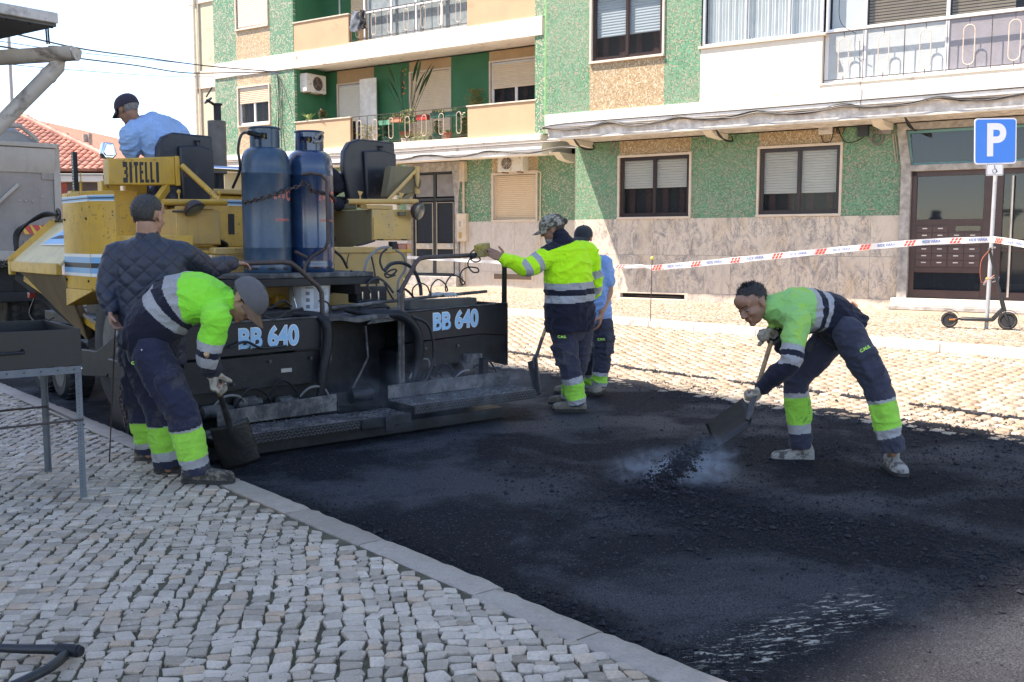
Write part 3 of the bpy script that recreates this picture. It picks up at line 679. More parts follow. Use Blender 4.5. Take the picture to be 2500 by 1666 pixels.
# entrance
a = MB()
a.prism([(-4.23, .42), (-4.23, 2.86), (-4.33, 3.56), (-4.18, 3.56), (-4.06, 2.86), (-4.06, .42)], 1, RG-.09, RG+.2)
a.box(-4.23, .4, RG-.085, RG+.2, 2.79, 2.90); a.prism([(-4.30, 3.52), (-4.33, 3.64), (.4, 3.64), (.4, 3.52)], 1, RG-.10, RG+.2)
a.build('door_surround', GREY_ST, rb, bevel=.006)
a = MB(); a.box(-4.32, .6, RG-.28, RG+.3, .335, .41); a.build('step', GREY_ST, rb, bevel=.01)
a = MB(); a.box(-4.30, .6, RG-.22, RG+.3, .412, .54); a.build('door_sill', mat('sill_stone', (.60,.54,.46), .6, var=.06), rb, bevel=.008)
t_ = MB(); t_.box(-4.12, .3, RG+.0, RG+.06, 2.90, 2.94); t_.box(-4.2, .3, RG, RG+.06, 3.46, 3.51); t_.prism([(-4.09, 2.94), (-4.16, 3.46), (-4.12, 3.46), (-4.05, 2.94)], 1, RG, RG+.06)
for s in (-2.86, -1.5, -.1): t_.box(s, s+.05, RG, RG+.06, 2.94, 3.46)
tr = t_.build('transom_window', TEAL, rb, bevel=.003)
p = MB(); p.box(-4.1, .3, RG+.03, RG+.036, 2.93, 3.47); p.build('pane', GLASS, tr, smooth=0)
f = MB(); z0, z1 = .54, 2.79; y0, y1 = RG+.02, RG+.08; WOODB = mat('door_brown', (.062,.032,.028), .38, var=.15, vs=5)
f.box(-4.06, -3.97, y0, y1, z0, z1); f.box(-4.06, .3, y0, y1, z1-.09, z1)
f.box(-2.87, -2.71, y0, y1, z0, z1-.09); f.box(-2.70, -2.57, y0-.01, y1, z0, z1-.09); f.box(-3.97, -2.87, y0, y1, z0, z0+.15)
f.box(-3.97, -2.87, y0, y1, 1.0, 1.09); f.box(-3.97, -2.87, y0, y1, 1.84, 1.94); f.box(-2.57, .3, y0-.01, y1, z0, z0+.14); f.box(-2.57, .3, y0-.01, y1, 1.38, 1.42); f.box(-1.45, -1.2, y0-.01, y1, z0, z1-.09)
door = f.build('entrance_door', WOODB, rb, bevel=.004)
for s0, s1, a0, a1 in ((-3.97, -2.87, .69, 1.0), (-3.97, -2.87, 1.94, 2.70), (-2.57, -1.45, .68, 1.38), (-2.57, -1.45, 1.42, 2.70), (-1.2, .3, .68, 2.7)):
    p = MB(); p.box(s0, s1, y0+.03, y0+.036, a0, a1); p.build('pane', GLASS, door, smooth=0)
p = MB(); p.box(-3.97, -2.87, y0+.005, y0+.04, 1.09, 1.84); p.build('mailbox_board', WOODB, door, smooth=0)
MB_S = mat('mailbox_slot', (.62,.58,.52), .4, metal=.3)
for c_ in range(2):
    for r_ in range(6):
        if c_ == 1 and r_ == 5: continue
        s = -3.94+c_*.53; z = 1.11+r_*.12
        for k in (0, 1):
            q = MB(); q.box(s+k*.26+.004, s+k*.26+.252, y0-.006, y0+.004, z, z+.108); q.build('mailbox', mat('mailbox_brown', (.085,.047,.042), .4, var=.1), door, bevel=.002)
            q = MB(); q.box(s+k*.26+.09, s+k*.26+.17, y0-.010, y0-.0065, z+.06, z+.078); q.build('slot', MB_S, door, smooth=0)
p = MB(); p.box(-3.3, -2.9, y0-.002, y0+.0, 1.735, 1.82); p.build('slot_window', GLASS, door, smooth=0)
q = MB(); q.cyl((-2.42, y0-.07, .60), (-2.42, y0-.07, 2.66), .02, n=10)
for z in (.8, 1.6, 2.5): q.cyl((-2.42, y0-.07, z), (-2.42, y0, z), .01, n=6)
q.build('handle', mat('handle_steel', (.66,.60,.54), .35, metal=.6), door)
q = MB(); q.ball((-2.66, y0-.02, 1.45), .02); q.build('door_knob', MB_S, door)
q = MB()
for k in range(4): q.box(-2.5, .2, RG+.35+.2*k, RG+.55+.2*k, .6+.17*k, .6+.17*k+.03)
q.build('inner_stairs', mat('stair_stone', (.16,.16,.16), .6), rb, smooth=0)
# boxes and cables under the canopy
def fbox(px0, px1, pt, pb, d, dep, name, m, par): a_ = F2(px0, pt, d); b_ = F2(px1, pb, d); q = MB(); q.box(a_[0], b_[0], d-dep, d, b_[1], a_[1]); return q.build(name, m, par, bevel=.006)
o = fbox(2001, 2034, 302, 328, RG-.005, .07, 'meter_box', mat('box_offwhite', (.60,.58,.55), .5), rb)
text_obj('TSK07-176', .035, 'meter_lettering', CABLE_G, rb, ((F2(2014, 317, RG)[0]), RG-.078, F2(2014, 317, RG)[1]), (1, 0, 0), (0, 0, 1))
fbox(2097, 2121, 295, 333, RG-.005, .08, 'meter_box', mat('box_black', (.02,.025,.035), .35), rb)
fbox(2148, 2178, 290, 327, RG-.005, .07, 'meter_box', mat('box_grey', (.25,.23,.23), .6), rb)
def fpts(l, d): return [(*([F2(x, y, d)[0]]), d, F2(x, y, d)[1]) for x, y in l]
cable(rb, fpts([(2004, 330), (2012, 348), (2030, 342), (2040, 300), (2052, 330), (2066, 348), (2090, 345), (2110, 335)], RG-.03), .009)
cable(rb, fpts([(2150, 292), (2133, 300), (2130, 340), (2142, 355), (2155, 340), (2150, 325)], RG-.03), .014, CABLE_G)
for k in range(5): 
    c0 = F2(2052+k*.6, 318, RG); cable(rb, [(c0[0]+.07*math.cos(t), RG-.03-.008*k, c0[1]+.07*math.sin(t)) for t in [j*PI/5 for j in range(11)]], .006, n=5)
    c0 = F2(2140+k, 338, RG); cable(rb, [(c0[0]+.10*math.cos(t), RG-.04-.01*k, c0[1]+.11*math.sin(t)) for t in [j*PI/5 for j in range(11)]], .008, CABLE_G, n=5)
cable(rb, fpts([(2180, 328), (2183, 360), (2188, 398)], RG-.02), .012, mat('cable_tan', (.42,.36,.30), .6)); cable(rb, fpts([(2186, 330), (2190, 365), (2192, 392)], RG-.02), .01, mat('cable_tan', (0,0,0)))
cable(rb, fpts([(2050, -5), (2049, 40), (2060, 65), (2090, 82)], RU-.02), .006)
cable(rb, fpts([(2099, 100), (2100, 200), (2104, 225), (2098, 270)], RU-.06), .005)
cable(rb, fpts([(1492, 345), (1490, 370), (1500, 376), (1508, 350)], RG-.05), .012, CABLE_G)
rs = random.Random(21)
for k in range(9):           # the bundle sagging along the slab edge
    pts = []; s = -11.05; j = 0
    while s < 6:
        sag = .05*abs(math.sin(j*PI/4))*(1+.2*k/9); pts.append((s, RU-.055-.006*(k % 3), 3.87-sag*1.4+rs.uniform(-.022, .022)+.01*k/3)); s += .38; j += 1
    cable(rb, pts, rs.uniform(.005, .010), CABLE if k % 3 else CABLE_G, sm=3)
cable(rb, [(-11.1, RU-.07, 3.84), (-10.5, RU-.06, 3.93), (-7, RU-.06, 3.935), (-3, RU-.06, 3.95), (5, RU-.06, 3.96)], .012)
for s in (-10.7, -7.6, -4.2):
    for k in range(4): cable(rb, [(s+.18, RU+.3, 3.66), (s+.2+.03*k, RU+.5, 3.52-.02*k), (s+.2, RG-.1, 3.50), (s+.16, RG-.04, 3.6)], .012, CABLE)
a = MB(); g = F2(1325, 100, 17.6)[0]
q = MB(); q.cyl((-11.06, RU+.1, 3.95), (-11.06, RU+.1, 8.2), .035, n=10); q.build('downpipe', mat('green_pipe', (.18,.42,.16), .45), rb)

# ---- left building --------------------------------------------------
LG, LU = 21.8, 20.6
lb = thing('apartment_building', 'farther apartment block set back, with peach balconies full of potted plants', 'building', (-24.7, 21.8, .3), FA)
def lwall(cols, d, z0, z1, holes=()): wall_cols(lb, d, cols, z0, z1, holes=holes)
# columns left of the balconies
LW = [(-23.58, -22.28, 4.98, 6.08), (-23.58, -22.28, 7.78, 9.3)]
lwall([(-24.62, -23.64, MOS_GB), (-23.64, -22.2, MOS_TB), (-22.2, -21.24, MOS_GB)], LU, 4.12, 6.44, [LW[0]])
lwall([(-24.62, -23.64, MOS_GB), (-23.64, -22.2, MOS_TB), (-22.2, -21.24, MOS_GB)], LU, 6.88, 9.6, [LW[1]])
window(lb, LU, *LW[0], WHITE_AL, SHUT_C, .42, ext=True); window(lb, LU, *LW[1], WHITE_AL, mat('shutter_ivory', (.78,.71,.60), .5, var=.02), 1.0, ext=True)
for z0, z1 in ((3.64, 4.12), (6.44, 6.88)): a = MB(); a.box(-24.62, -12.9, LU-.04, LU+.3, z0, z1); a.box(-24.6, -12.9, LU+.3, LG+.2, z0+.08, z1-.08); a.build('floor_slab', SLAB, lb, bevel=.01)
a = MB(); a.box(-24.62, -12.9, LU-.1, LU-.04, 3.98, 4.12); a.build('slab_nosing', SLAB, lb, bevel=.01)
lwall([(-13.12, -10.9, MOS_GB)], LU, 4.12, 6.44); lwall([(-13.12, -10.9, MOS_GB)], LU, 6.88, 9.6)
# balcony fronts
for zb in (4.12, 6.88):
    for s0, s1 in ((-21.24, -19.14), (-15.14, -13.12)):
        a = MB(); a.box(s0, s1, LU+.01, LU+.13, zb, zb+.80); a.build('parapet', PEACH, lb, bevel=.006)
        a = MB(); a.box(s0-.03, s1+.03, LU-.015, LU+.155, zb+.80, zb+.835); a.build('coping', STONE_FR, lb, bevel=.005)
    railing(lb, LU+.06, -19.12, -15.16, zb+.06, zb+.83, .57, .15)
    a = MB(); a.box(-19.14, -15.14, LU-.01, LU+.2, zb, zb+.05); a.build('balcony_edge', STONE_FR, lb, bevel=.004)
    a = MB(); a.box(-21.26, -21.2, LU+.1, LG, zb, zb+2.4); a.build('balcony_side', GREEN_P, lb, smooth=0)
    a = MB(); a.box(-13.18, -13.12, LU+.1, LG, zb, zb+2.4); a.build('balcony_side', PEACH, lb, smooth=0)
    cols = [(-21.3, -20.72, GREEN_P), (-20.72, -19.3, TAN_P), (-19.3, -18.0, GREEN_P), (-18.0, -16.55, TAN_P), (-16.55, -15.3, GREEN_P), (-15.3, -12.9, TAN_P)]
    H3 = [(-20.68, -19.34, zb+.03, zb+1.95), (-17.94, -16.6, zb+.03, zb+2.05), (-15.25, -13.7, zb+.96, zb+2.07)]
    if zb == 4.12:
        wall_cols(lb, LG, cols, zb, zb+2.36, .1, H3)
        window(lb, LG, *H3[0], WHITE_AL, SHUT_W, .55, ext=True); window(lb, LG, *H3[2], WHITE_AL, SHUT_C, .62, ext=True)
        a = MB(); a.box(-18.0, -17.94, LG-.03, LG+.1, zb, zb+2.09); a.box(-16.6, -16.55, LG-.03, LG+.1, zb, zb+2.09); a.box(-17.94, -16.6, LG-.03, LG+.1, zb+2.05, zb+2.09); wf = a.build('window', STONE_FR, lb, smooth=0)
        shutter(wf, -17.94, -16.6, zb+.03, zb+2.05, LG+.03, SHUT_C)
        a = MB(); a.box(-19.62, -19.0, LG-.26, LG-.22, zb, zb+2.0); a.build('open_door_leaf', mat('leaf_white', (.66,.66,.64), .5), lb, bevel=.004)
        a = MB(); a.box(-21.2, -13.18, LU+.3, LG-.02, zb-.02, zb+.01); a.build('balcony_floor', STONE_FR, lb, smooth=0)
    else:
        wall_cols(lb, LG, [(-21.3, -19.9, GREEN_P), (-19.9, -12.9, TAN_P)], zb, zb+2.6, .1)
        f = MB()
        for s in (-18.85, -17.9, -17.05, -16.2, -15.2): f.box(s, s+.05, LU+.3, LU+.35, zb, zb+2.4)
        f.box(-18.85, -15.2, LU+.3, LU+.36, zb+.84, zb+.9); gw = f.build('window', WHITE_AL, lb, smooth=0)
        p = MB(); p.box(-18.8, -15.2, LU+.325, LU+.33, zb, zb+2.4); p.build('pane', GLASS_C, gw, smooth=0)
        p = MB(); p.box(-18.8, -15.2, LU+.42, LU+.44, zb, zb+2.4); p.build('curtain', mat('curtain_grey', (.45,.49,.50), .8, var=.2, vs=6), gw, smooth=0)
        shutter(gw, -20.1, -18.9, zb+.7, zb+2.3, LG-.03, SHUT_C); 
        g2 = MB(); g2.box(-20.55, -20.52, LG-.06, LG-.03, zb, zb+2.3); g2.build('window_bar', WHITE_AL, lb, smooth=0)
# ground floor
LWG = (-15.16, -13.84, 2.12, 3.28); LWH = (-19.75, -18.5, 2.1, 3.2); LD = (-17.95, -16.42, .6, 3.42)
lwall([(-24.62, -19.8, MOS_GB), (-19.8, -18.45, MOS_TB), (-18.45, -18.1, MOS_GB), (-16.3, -15.22, MOS_GB), (-15.22, -13.78, MOS_TB), (-13.78, -10.9, MOS_GB)], LG, 2.08, 3.72, [LWG, LWH])
for i, (x0, x1) in enumerate([(-24.6, -22.8), (-22.8, -21.2), (-21.2, -19.8), (-19.8, -18.95), (-18.95, -18.1), (-16.28, -15.24), (-15.24, -14.5), (-14.5, -13.78), (-13.78, -12.9), (-12.9, -11.2)]):
    for z0, z1 in ((.3, .76), (.764, 1.0), (1.004, 2.08)): a = MB(); a.box(x0+.002, x1-.002, LG-.01, LG+.2, z0, z1); a.build('marble_panel', MARB2, lb, smooth=0)
a = MB(); a.box(-15.2, -13.9, LG-.03, LG+.0, .52, .72); a.build('vent_frame', STONE_FR, lb, smooth=0); a = MB(); a.box(-15.14, -13.96, LG-.034, LG-.031, .56, .70); a.build('vent_dark', mat('vent_brown', (.16,.12,.09), .7), lb, smooth=0)
f = MB(); s0, s1, z0, z1 = LWG; f.box(s0, s0+.03, LG+.02, LG+.06, z0, z1); f.box(s1-.03, s1, LG+.02, LG+.06, z0, z1); wf = f.build('window', STONE_FR, lb); shutter(wf, s0+.03, s1-.03, z0, z1, LG+.06, mat('shutter_peach', (.66,.52,.36), .55, var=.03))
a = MB(); sw = .06; a.box(s0-sw, s1+sw, LG-.04, LG+.1, z1, z1+sw); a.box(s0-sw, s1+sw, LG-.05, LG+.1, z0-sw, z0); a.box(s0-sw, s0, LG-.04, LG+.1, z0, z1); a.box(s1, s1+sw, LG-.04, LG+.1, z0, z1); a.build('window_surround', STONE_FR, lb, bevel=.004)
f = MB(); s0, s1, z0, z1 = LWH; f.box(s0, s0+.03, LG+.02, LG+.06, z0, z1); f.box(s1-.03, s1, LG+.02, LG+.06, z0, z1); wf = f.build('window', STONE_FR, lb); shutter(wf, s0+.03, s1-.03, z0, z1, LG+.06, SHUT_W)
a = MB(); a.prism([(-18.1, .3), (-18.1, 2.7), (-18.3, 3.7), (-16.15, 3.7), (-16.3, 2.7), (-16.3, .3), (-16.42, .3), (-16.42, 2.72), (-16.5, 3.45), (-17.9, 3.45), (-17.95, 2.72), (-17.95, .3)], 1, LG-.06, LG+.2); a.build('door_surround', GREY_ST, lb, smooth=0)
DKF = mat('door_frame_dark', (.03,.035,.04), .4); GOLD = mat('door_trim', (.52,.46,.36), .4)
f = MB(); f.box(-17.95, -16.42, LG+.04, LG+.1, 2.66, 2.74); f.box(-17.95, -16.42, LG+.04, LG+.1, 3.40, 3.46)
for s in (-17.97, -17.22, -16.50): f.box(s, s+.08, LG+.04, LG+.1, .6, 3.44)
f.box(-17.95, -16.42, LG+.04, LG+.1, .6, .66); dr = f.build('entrance_door', DKF, lb, bevel=.003)
for s0, s1 in ((-17.86, -17.25), (-17.12, -16.53)):
    for z0, z1 in ((1.52, 2.62), (1.08, 1.32), (2.78, 3.38)): p = MB(); p.box(s0, s1, LG+.07, LG+.075, z0, z1); p.build('pane', GLASS if z0 < 2.7 else mat('transom_grey', (.22,.21,.21), .4), dr, smooth=0)
    
    for z0, z1 in ((1.34, 1.50), (.68, 1.05)): p = MB(); p.box(s0, s1, LG+.03, LG+.09, z0, z1); p.build('panel', GOLD, dr, bevel=.004)
    t_ = MB()
    for a_, b_, c_, d_ in ((s0, s0+.012, 1.5, 2.62), (s1-.012, s1, 1.5, 2.62), (s0, s1, 2.608, 2.62), (s0, s0+.012, .68, 1.34), (s1-.012, s1, .68, 1.34)): t_.box(a_, b_, LG+.028, LG+.06, c_, d_)
    t_.build('trim', GOLD, dr, smooth=0)
    q = MB(); q.box((s0+s1)/2+.12, (s0+s1)/2+.22, LG-.02, LG+.03, 1.38, 1.47); q.build('handle', ALU, dr, bevel=.005)
a = MB(); a.box(-18.2, -16.2, LG-.3, LG+.2, .33, .6); a.build('step', GREY_ST, lb, bevel=.01)
q = MB(); q.cyl((-16.12, LG-.05, 2.3), (-16.12, LG-.05, 3.2), .035, n=8); q.box(-16.2, -16.03, LG-.14, LG, 3.15, 3.68); q.cyl((-16.12, LG-.05, .35), (-16.12, LG-.05, 1.6), .03, n=8); q.build('downpipe', mat('pipe_cream', (.58,.48,.36), .5), lb)
a = MB(); a.box(-16.3, -15.98, LG-.14, LG-.012, 1.55, 2.30); gb = a.build('meter_box', mat('meter_cream', (.62,.52,.40), .5), lb, bevel=.006)
a = MB(); a.box(-16.22, -16.12, LG-.144, LG-.1405, 1.64, 1.80); a.build('meter_sticker', mat('sticker_ochre', (.45,.30,.10), .5), gb, smooth=0)
a = MB(); a.box(-16.22, -16.15, LG-.144, LG-.1405, 1.95, 2.1); a.build('meter_sticker', mat('sticker_grey', (.35,.33,.33), .5), gb, smooth=0)
cable(lb, [(-14.9, LG-.05, 3.40), (-14.2, LG-.05, 3.36), (-13.72, LG-.05, 3.32), (-13.68, LG-.05, 3.0), (-13.70, LG-.05, .9)], .02, mat('pipe_cream', (0,0,0)))
for k in range(7):
    pts = []; s = -24.6; j = 0
    while s < -11.2: pts.append((s, LU-.055-.006*(k % 3), 3.80-.10*abs(math.sin(j*PI/5+.4))+rs.uniform(-.025, .025))); s += .42; j += 1
    cable(lb, pts, rs.uniform(.007, .012), CABLE if k % 2 else CABLE_G, sm=3)
cable(lb, [(-24.6, LU-.12, 3.93), (-18, LU-.12, 3.9), (-11.2, LU-.1, 3.92)], .016, CABLE_G)
a = MB(); a.box(-24.6, -11, LG+.4, LG+9, .3, 9.6); a.build('core', DARKIN, lb, smooth=0)
a = MB(); a.box(-24.62, -10.9, LU, LG+9, 9.6, 16); a.build('upper_storeys', MOS_GB, lb, smooth=0)
a = MB(); a.box(-24.62, -24.58, LU+.22, LG+9, .3, 9.6); a.build('side_wall', PALE_P, lb, smooth=0)
a = MB(); a.prism([(LU+.45, 3.72), (LG, 3.72), (LG, 3.5), (LU+.7, 3.56)], 0, -12.9, -12.7); a.build('bracket', CREAM_P, lb)
# pale wing beyond
wing = thing('apartment_building', 'pale plastered wing with a thin white drainpipe at the far left of the row', 'building', (-27.2, 21.9, .3), FA)
for z0, z1, m in ((.3, 3.6, PALE_P), (3.6, 4.3, CREAM_P), (4.3, 6.5, PALE_P), (6.5, 7.05, BWHITE), (7.05, 9.2, PALE_P), (9.2, 9.75, BWHITE), (9.75, 12.5, mat('yellow_plaster', (.50,.42,.22), .85, dirt=((.12,.10,.07), .3, 3)))):
    a = MB(); a.box(-27.35 if z0 > 9 else -27.2, -24.62, 21.9-(.05 if m in (BWHITE, CREAM_P) else 0), 31, z0, z1); a.build('wall', m, wing, smooth=0)
q = MB(); q.cyl((-27.0, 21.8, .4), (-27.0, 21.8, 9.6), .05, n=8); q.cyl((-26.85, 21.85, .4), (-26.85, 21.85, 9.6), .02, n=6); q.build('downpipe', mat('pipe_white', (.66,.63,.58), .5), wing)
a = MB(); a.box(-26.6, -25.3, 21.82, 21.9, .3, 2.4); a.build('ground_floor_panel', CREAM_P, wing, smooth=0)
a = MB()
for k in range(7): a.box(-25.1, -24.85, 21.84, 21.89, 2.3+k*.07, 2.3+k*.07+.04)
a.build('vent_grille', CABLE_G, wing, smooth=0)

# ---- things on the facades -------------------------------------------
WAC = mat('aircon_white', (.66,.65,.62), .45, var=.05, dirt=((.34,.18,.08), .15, 12))
def aircon(label, org, face, w_, h_, dep):
    """face: 'x' looks along +x, 'y' looks out to the street"""
    t = thing('air_conditioner', label, 'air conditioner', org, FA, group='air conditioning units on the facades'); x, y, z = org
    a = MB(); (a.box(x, x+dep, y-w_/2, y+w_/2, z, z+h_) if face == 'x' else a.box(x-w_/2, x+w_/2, y-dep, y, z, z+h_)); a.build('casing', WAC, t, bevel=.015)
    c = Vector((x+dep, y+w_*.06, z+h_/2)) if face == 'x' else Vector((x-w_*.13, y-dep, z+h_/2)); n = Vector((1, 0, 0)) if face == 'x' else Vector((0, -1, 0))
    R_ = h_*.40
    a = MB(); a.lathe([(R_*1.08, 0), (R_*1.08, .012), (R_*.96, .012), (R_*.9, .0)], c, n, 28); a.build('fan_ring', WAC, t)
    a = MB(); a.cyl(c, c+n*.004, R_*.97, n=28); a.build('fan_recess', mat('fan_dark', (.05,.035,.03), .7), t)
    a = MB(); ax, ay = ortho(n)
    for k in range(3):
        an = k*2*PI/3+.4; d1 = ax*math.cos(an)+ay*math.sin(an); d2 = ax*math.cos(an+.7)+ay*math.sin(an+.7); e = n*.008
        a.add([c+e, c+d1*R_*.85+e*1.6, c+d2*R_*.85+e], [[0, 1, 2]])
    a.build('fan_blades', mat('fan_brown', (.20,.11,.07), .7), t, smooth=0)
    a = MB()
    for k in range(5): a.tube([c+n*.016+(ax*math.cos(q)+ay*math.sin(q))*R_*(.2+.19*k) for q in [j*PI/8 for j in range(16)]], .003, 4, closed=True)
    for k in range(4): q = k*PI/4; a.bar(c+n*.016-(ax*math.cos(q)+ay*math.sin(q))*R_, c+n*.016+(ax*math.cos(q)+ay*math.sin(q))*R_, .005, .005)
    a.build('grille', CABLE_G if face == 'x' else WAC, t, smooth=0)
    a = MB()
    for k in (-.3, .3):
        (a.box(x, x+dep, y+k*w_-.015, y+k*w_+.015, z-.03, z-.002) if face == 'x' else a.box(x+k*w_-.015, x+k*w_+.015, y-dep, y, z-.03, z-.002))
    a.build('bracket', mat('rusty_bracket', (.20,.10,.06), .8), t, smooth=0); return t
aircon('rusty white air conditioner on the green side wall of the plant balcony', (-21.19, 21.15, 5.80), 'x', .78, .52, .28)
aircon('clean white air conditioner under the canopy above the peach roller shutter', (-14.45, LG, 3.34), 'y', .78, .44, .3)
a_ = F2(1235, 330, LG)

LEAFS = [mat('leaf_green', (.05,.13,.03), .5, var=.4, vs=12, alt=(.12,.22,.05)), mat('leaf_yellow', (.30,.34,.10), .5, var=.4, vs=15, alt=(.45,.42,.20)), mat('leaf_olive', (.10,.14,.05), .6, var=.4, vs=12, alt=(.22,.22,.10)), mat('leaf_dark', (.025,.07,.03), .45, var=.3, vs=12)]
TERRA = mat('terracotta', (.30,.11,.06), .75, var=.15); GPOT = mat('green_plastic', (.02,.10,.07), .45, var=.1); WPOT = mat('white_plastic', (.60,.57,.50), .5, var=.1); MPOT = mat('moss_planter', (.22,.25,.14), .7, var=.1)
def plant(label, s, y, z, pot, pw, ph, style, h, leaf, seed, long=False, flower=None):
    r = random.Random(seed); t = thing('potted_plant', label, 'plant', (s, y, z), FA, group='potted plants on the balcony'); a = MB()
    if long: a.prism([(s-pw, z), (s+pw, z), (s+pw*1.04, z+ph), (s-pw*1.04, z+ph)], 1, y-.08, y+.08)
    else: a.lathe([(pw*.72, 0), (pw*.98, ph*.85), (pw*1.08, ph*.86), (pw*1.08, ph), (pw*.9, ph), (pw*.9, ph*.9)], (s, y, z), n=14)
    a.build('pot', pot, t, bevel=.004); a = MB(); zt = z+ph*.9
    def blade(b, d, L, w_, bend):
        d = Vector(d).normalized(); sd = d.cross(Vector((0, 0, 1))); sd = (sd if sd.length > .01 else Vector((1, 0, 0))).normalized(); pts = []
        for k in range(5):
            f = k/4; p = Vector(b)+d*L*f+Vector((0, 0, -bend*L*f*f)); ww = w_*math.sin(PI*min(.98, .12+f*.86))
            pts += [p-sd*ww, p+sd*ww+Vector((0, 0, .003))]
        a.add(pts, [[2*k, 2*k+1, 2*k+3, 2*k+2] for k in range(4)])
    xs = pw if long else pw*.6
    n = {'spike': 60, 'bush': 190, 'paddle': 13, 'trail': 170, 'agave': 28}[style]
    for k in range(n):
        an = r.uniform(0, 6.28); b = (s+r.uniform(-xs, xs), y+r.uniform(-.05, .05), zt)
        if style == 'spike': blade(b, (math.cos(an)*.5, math.sin(an)*.4, 1), h*r.uniform(.6, 1), .010, .2)
        elif style == 'agave': blade(b, (math.cos(an)*.8, math.sin(an)*.5, 1), h*r.uniform(.6, 1), .022, .25)
        elif style == 'bush': b = (s+r.gauss(0, xs*.6), y+r.gauss(0, .05), zt+h*r.random()*.8); blade(b, (math.cos(an), math.sin(an), .5), h*.34, .017, .3)
        elif style == 'trail': b = (s+r.uniform(-xs, xs), y-.05, zt+r.uniform(-.5, .6)*h); blade(b, (math.cos(an), -.4, .3), h*.36, .013, .6)
        else:
            an = r.uniform(0, 6.28); top = Vector((s+math.cos(an)*h*.38*r.random(), y+math.sin(an)*.15, zt+h*r.uniform(.45, .75))); a.tube([b, top], .008, 4); blade(top, (math.cos(an)*.45, math.sin(an)*.3, 1), h*.42, .045, .25)
    if style in ('bush', 'trail'):
        for k in range(8): a.tube([(s, y, zt), (s+r.uniform(-xs, xs), y+r.uniform(-.05, .05), zt+h*r.uniform(.4, .9))], .004, 4)
    a.build('foliage', leaf, t, smooth=40)
    if flower:
        a = MB()
        for k in range(9): a.ball((s+r.uniform(-xs, xs), y+r.uniform(-.08, .02), zt+h*r.uniform(.5, 1)), .018, None, 6, 4)
        a.build('flower', flower, t)
    return t
zf = 4.14; yb = LU+.22
PINKF = mat('flower_pink', (.60,.25,.35), .7); ORF = mat('flower_orange', (.75,.18,.03), .6); CRF = mat('flower_cream', (.75,.70,.50), .7)
plant('leafy variegated plant in a terracotta trough at the left end of the balcony railing', -18.72, yb, zf+.03, TERRA, .26, .13, 'bush', .55, LEAFS[1], 1, True)
plant('tall bird of paradise plant with long paddle leaves in a big terracotta pot', -17.55, yb+.25, zf, TERRA, .15, .36, 'paddle', 1.9, LEAFS[3], 2, flower=ORF)
plant('dark bushy plant in a green pot behind the railing', -18.0, yb+.02, zf, GPOT, .12, .22, 'bush', .55, LEAFS[3], 3)
plant('small white pot with a wispy plant near the middle of the railing', -17.38, yb-.02, zf, WPOT, .08, .14, 'spike', .18, LEAFS[2], 4)
plant('second small white pot with a short wispy plant beside the planter', -17.18, yb-.02, zf, WPOT, .08, .13, 'bush', .18, LEAFS[2], 5)
plant('low trailing plant in a long mossy planter on the balcony floor', -16.82, yb, zf, MPOT, .30, .16, 'trail', .22, LEAFS[1], 6, True)
plant('pink flowering shrub in a round green pot', -16.28, yb, zf, GPOT, .13, .20, 'bush', .42, LEAFS[0], 7, flower=PINKF)
plant('short plant in a square terracotta pot right of the flowering shrub', -15.92, yb, zf, TERRA, .11, .22, 'spike', .12, LEAFS[0], 8)
plant('cream flowering plant in a low dish at the right end of the railing', -15.42, yb, zf, TERRA, .14, .06, 'bush', .62, LEAFS[2], 9, flower=CRF)
plant('tall pale vine climbing above the railing by the closed shutter', -15.62, LG-.25, zf, GPOT, .10, .6, 'bush', 1.0, LEAFS[1], 10)
yr = LU-.02; zr = 4.72
plant('green planter hung at the left of the railing top', -17.98, yr+.2, zr-.05, mat('planter_green_pale', (.10,.34,.22), .5), .20, .13, 'trail', .16, LEAFS[2], 11, True)
plant('terracotta coloured planter hung second on the railing top', -17.58, yr+.2, zr, mat('planter_terracotta', (.50,.22,.13), .6), .18, .12, 'spike', .2, LEAFS[2], 12, True)
plant('green planter with a trailing stem hung at the middle of the railing top', -17.15, yr+.2, zr-.02, GPOT, .17, .13, 'trail', .34, LEAFS[1], 13, True)
plant('red planter hung on the railing top', -16.72, yr+.2, zr, mat('planter_red', (.42,.05,.04), .5), .17, .13, 'spike', .06, LEAFS[2], 14, True)
plant('dark green lettered planter right of the red one on the railing', -16.22, yr+.2, zr+.02, GPOT, .19, .13, 'spike', .16, LEAFS[2], 15, True)
plant('dark green planter nearest the right end of the railing top', -15.75, yr+.2, zr+.02, GPOT, .19, .13, 'trail', .12, LEAFS[2], 16, True)
plant('variegated agave standing on the peach parapet', -20.75, LU+.07, 4.955, WPOT, .10, .02, 'agave', .34, mat('leaf_variegated', (.42,.46,.20), .5, var=.4, vs=30, alt=(.14,.26,.08)), 17)
plant('small pink flowering plant on the parapet right of the agave', -20.22, LU+.07, 4.955, WPOT, .08, .02, 'bush', .28, LEAFS[2], 18, flower=PINKF)

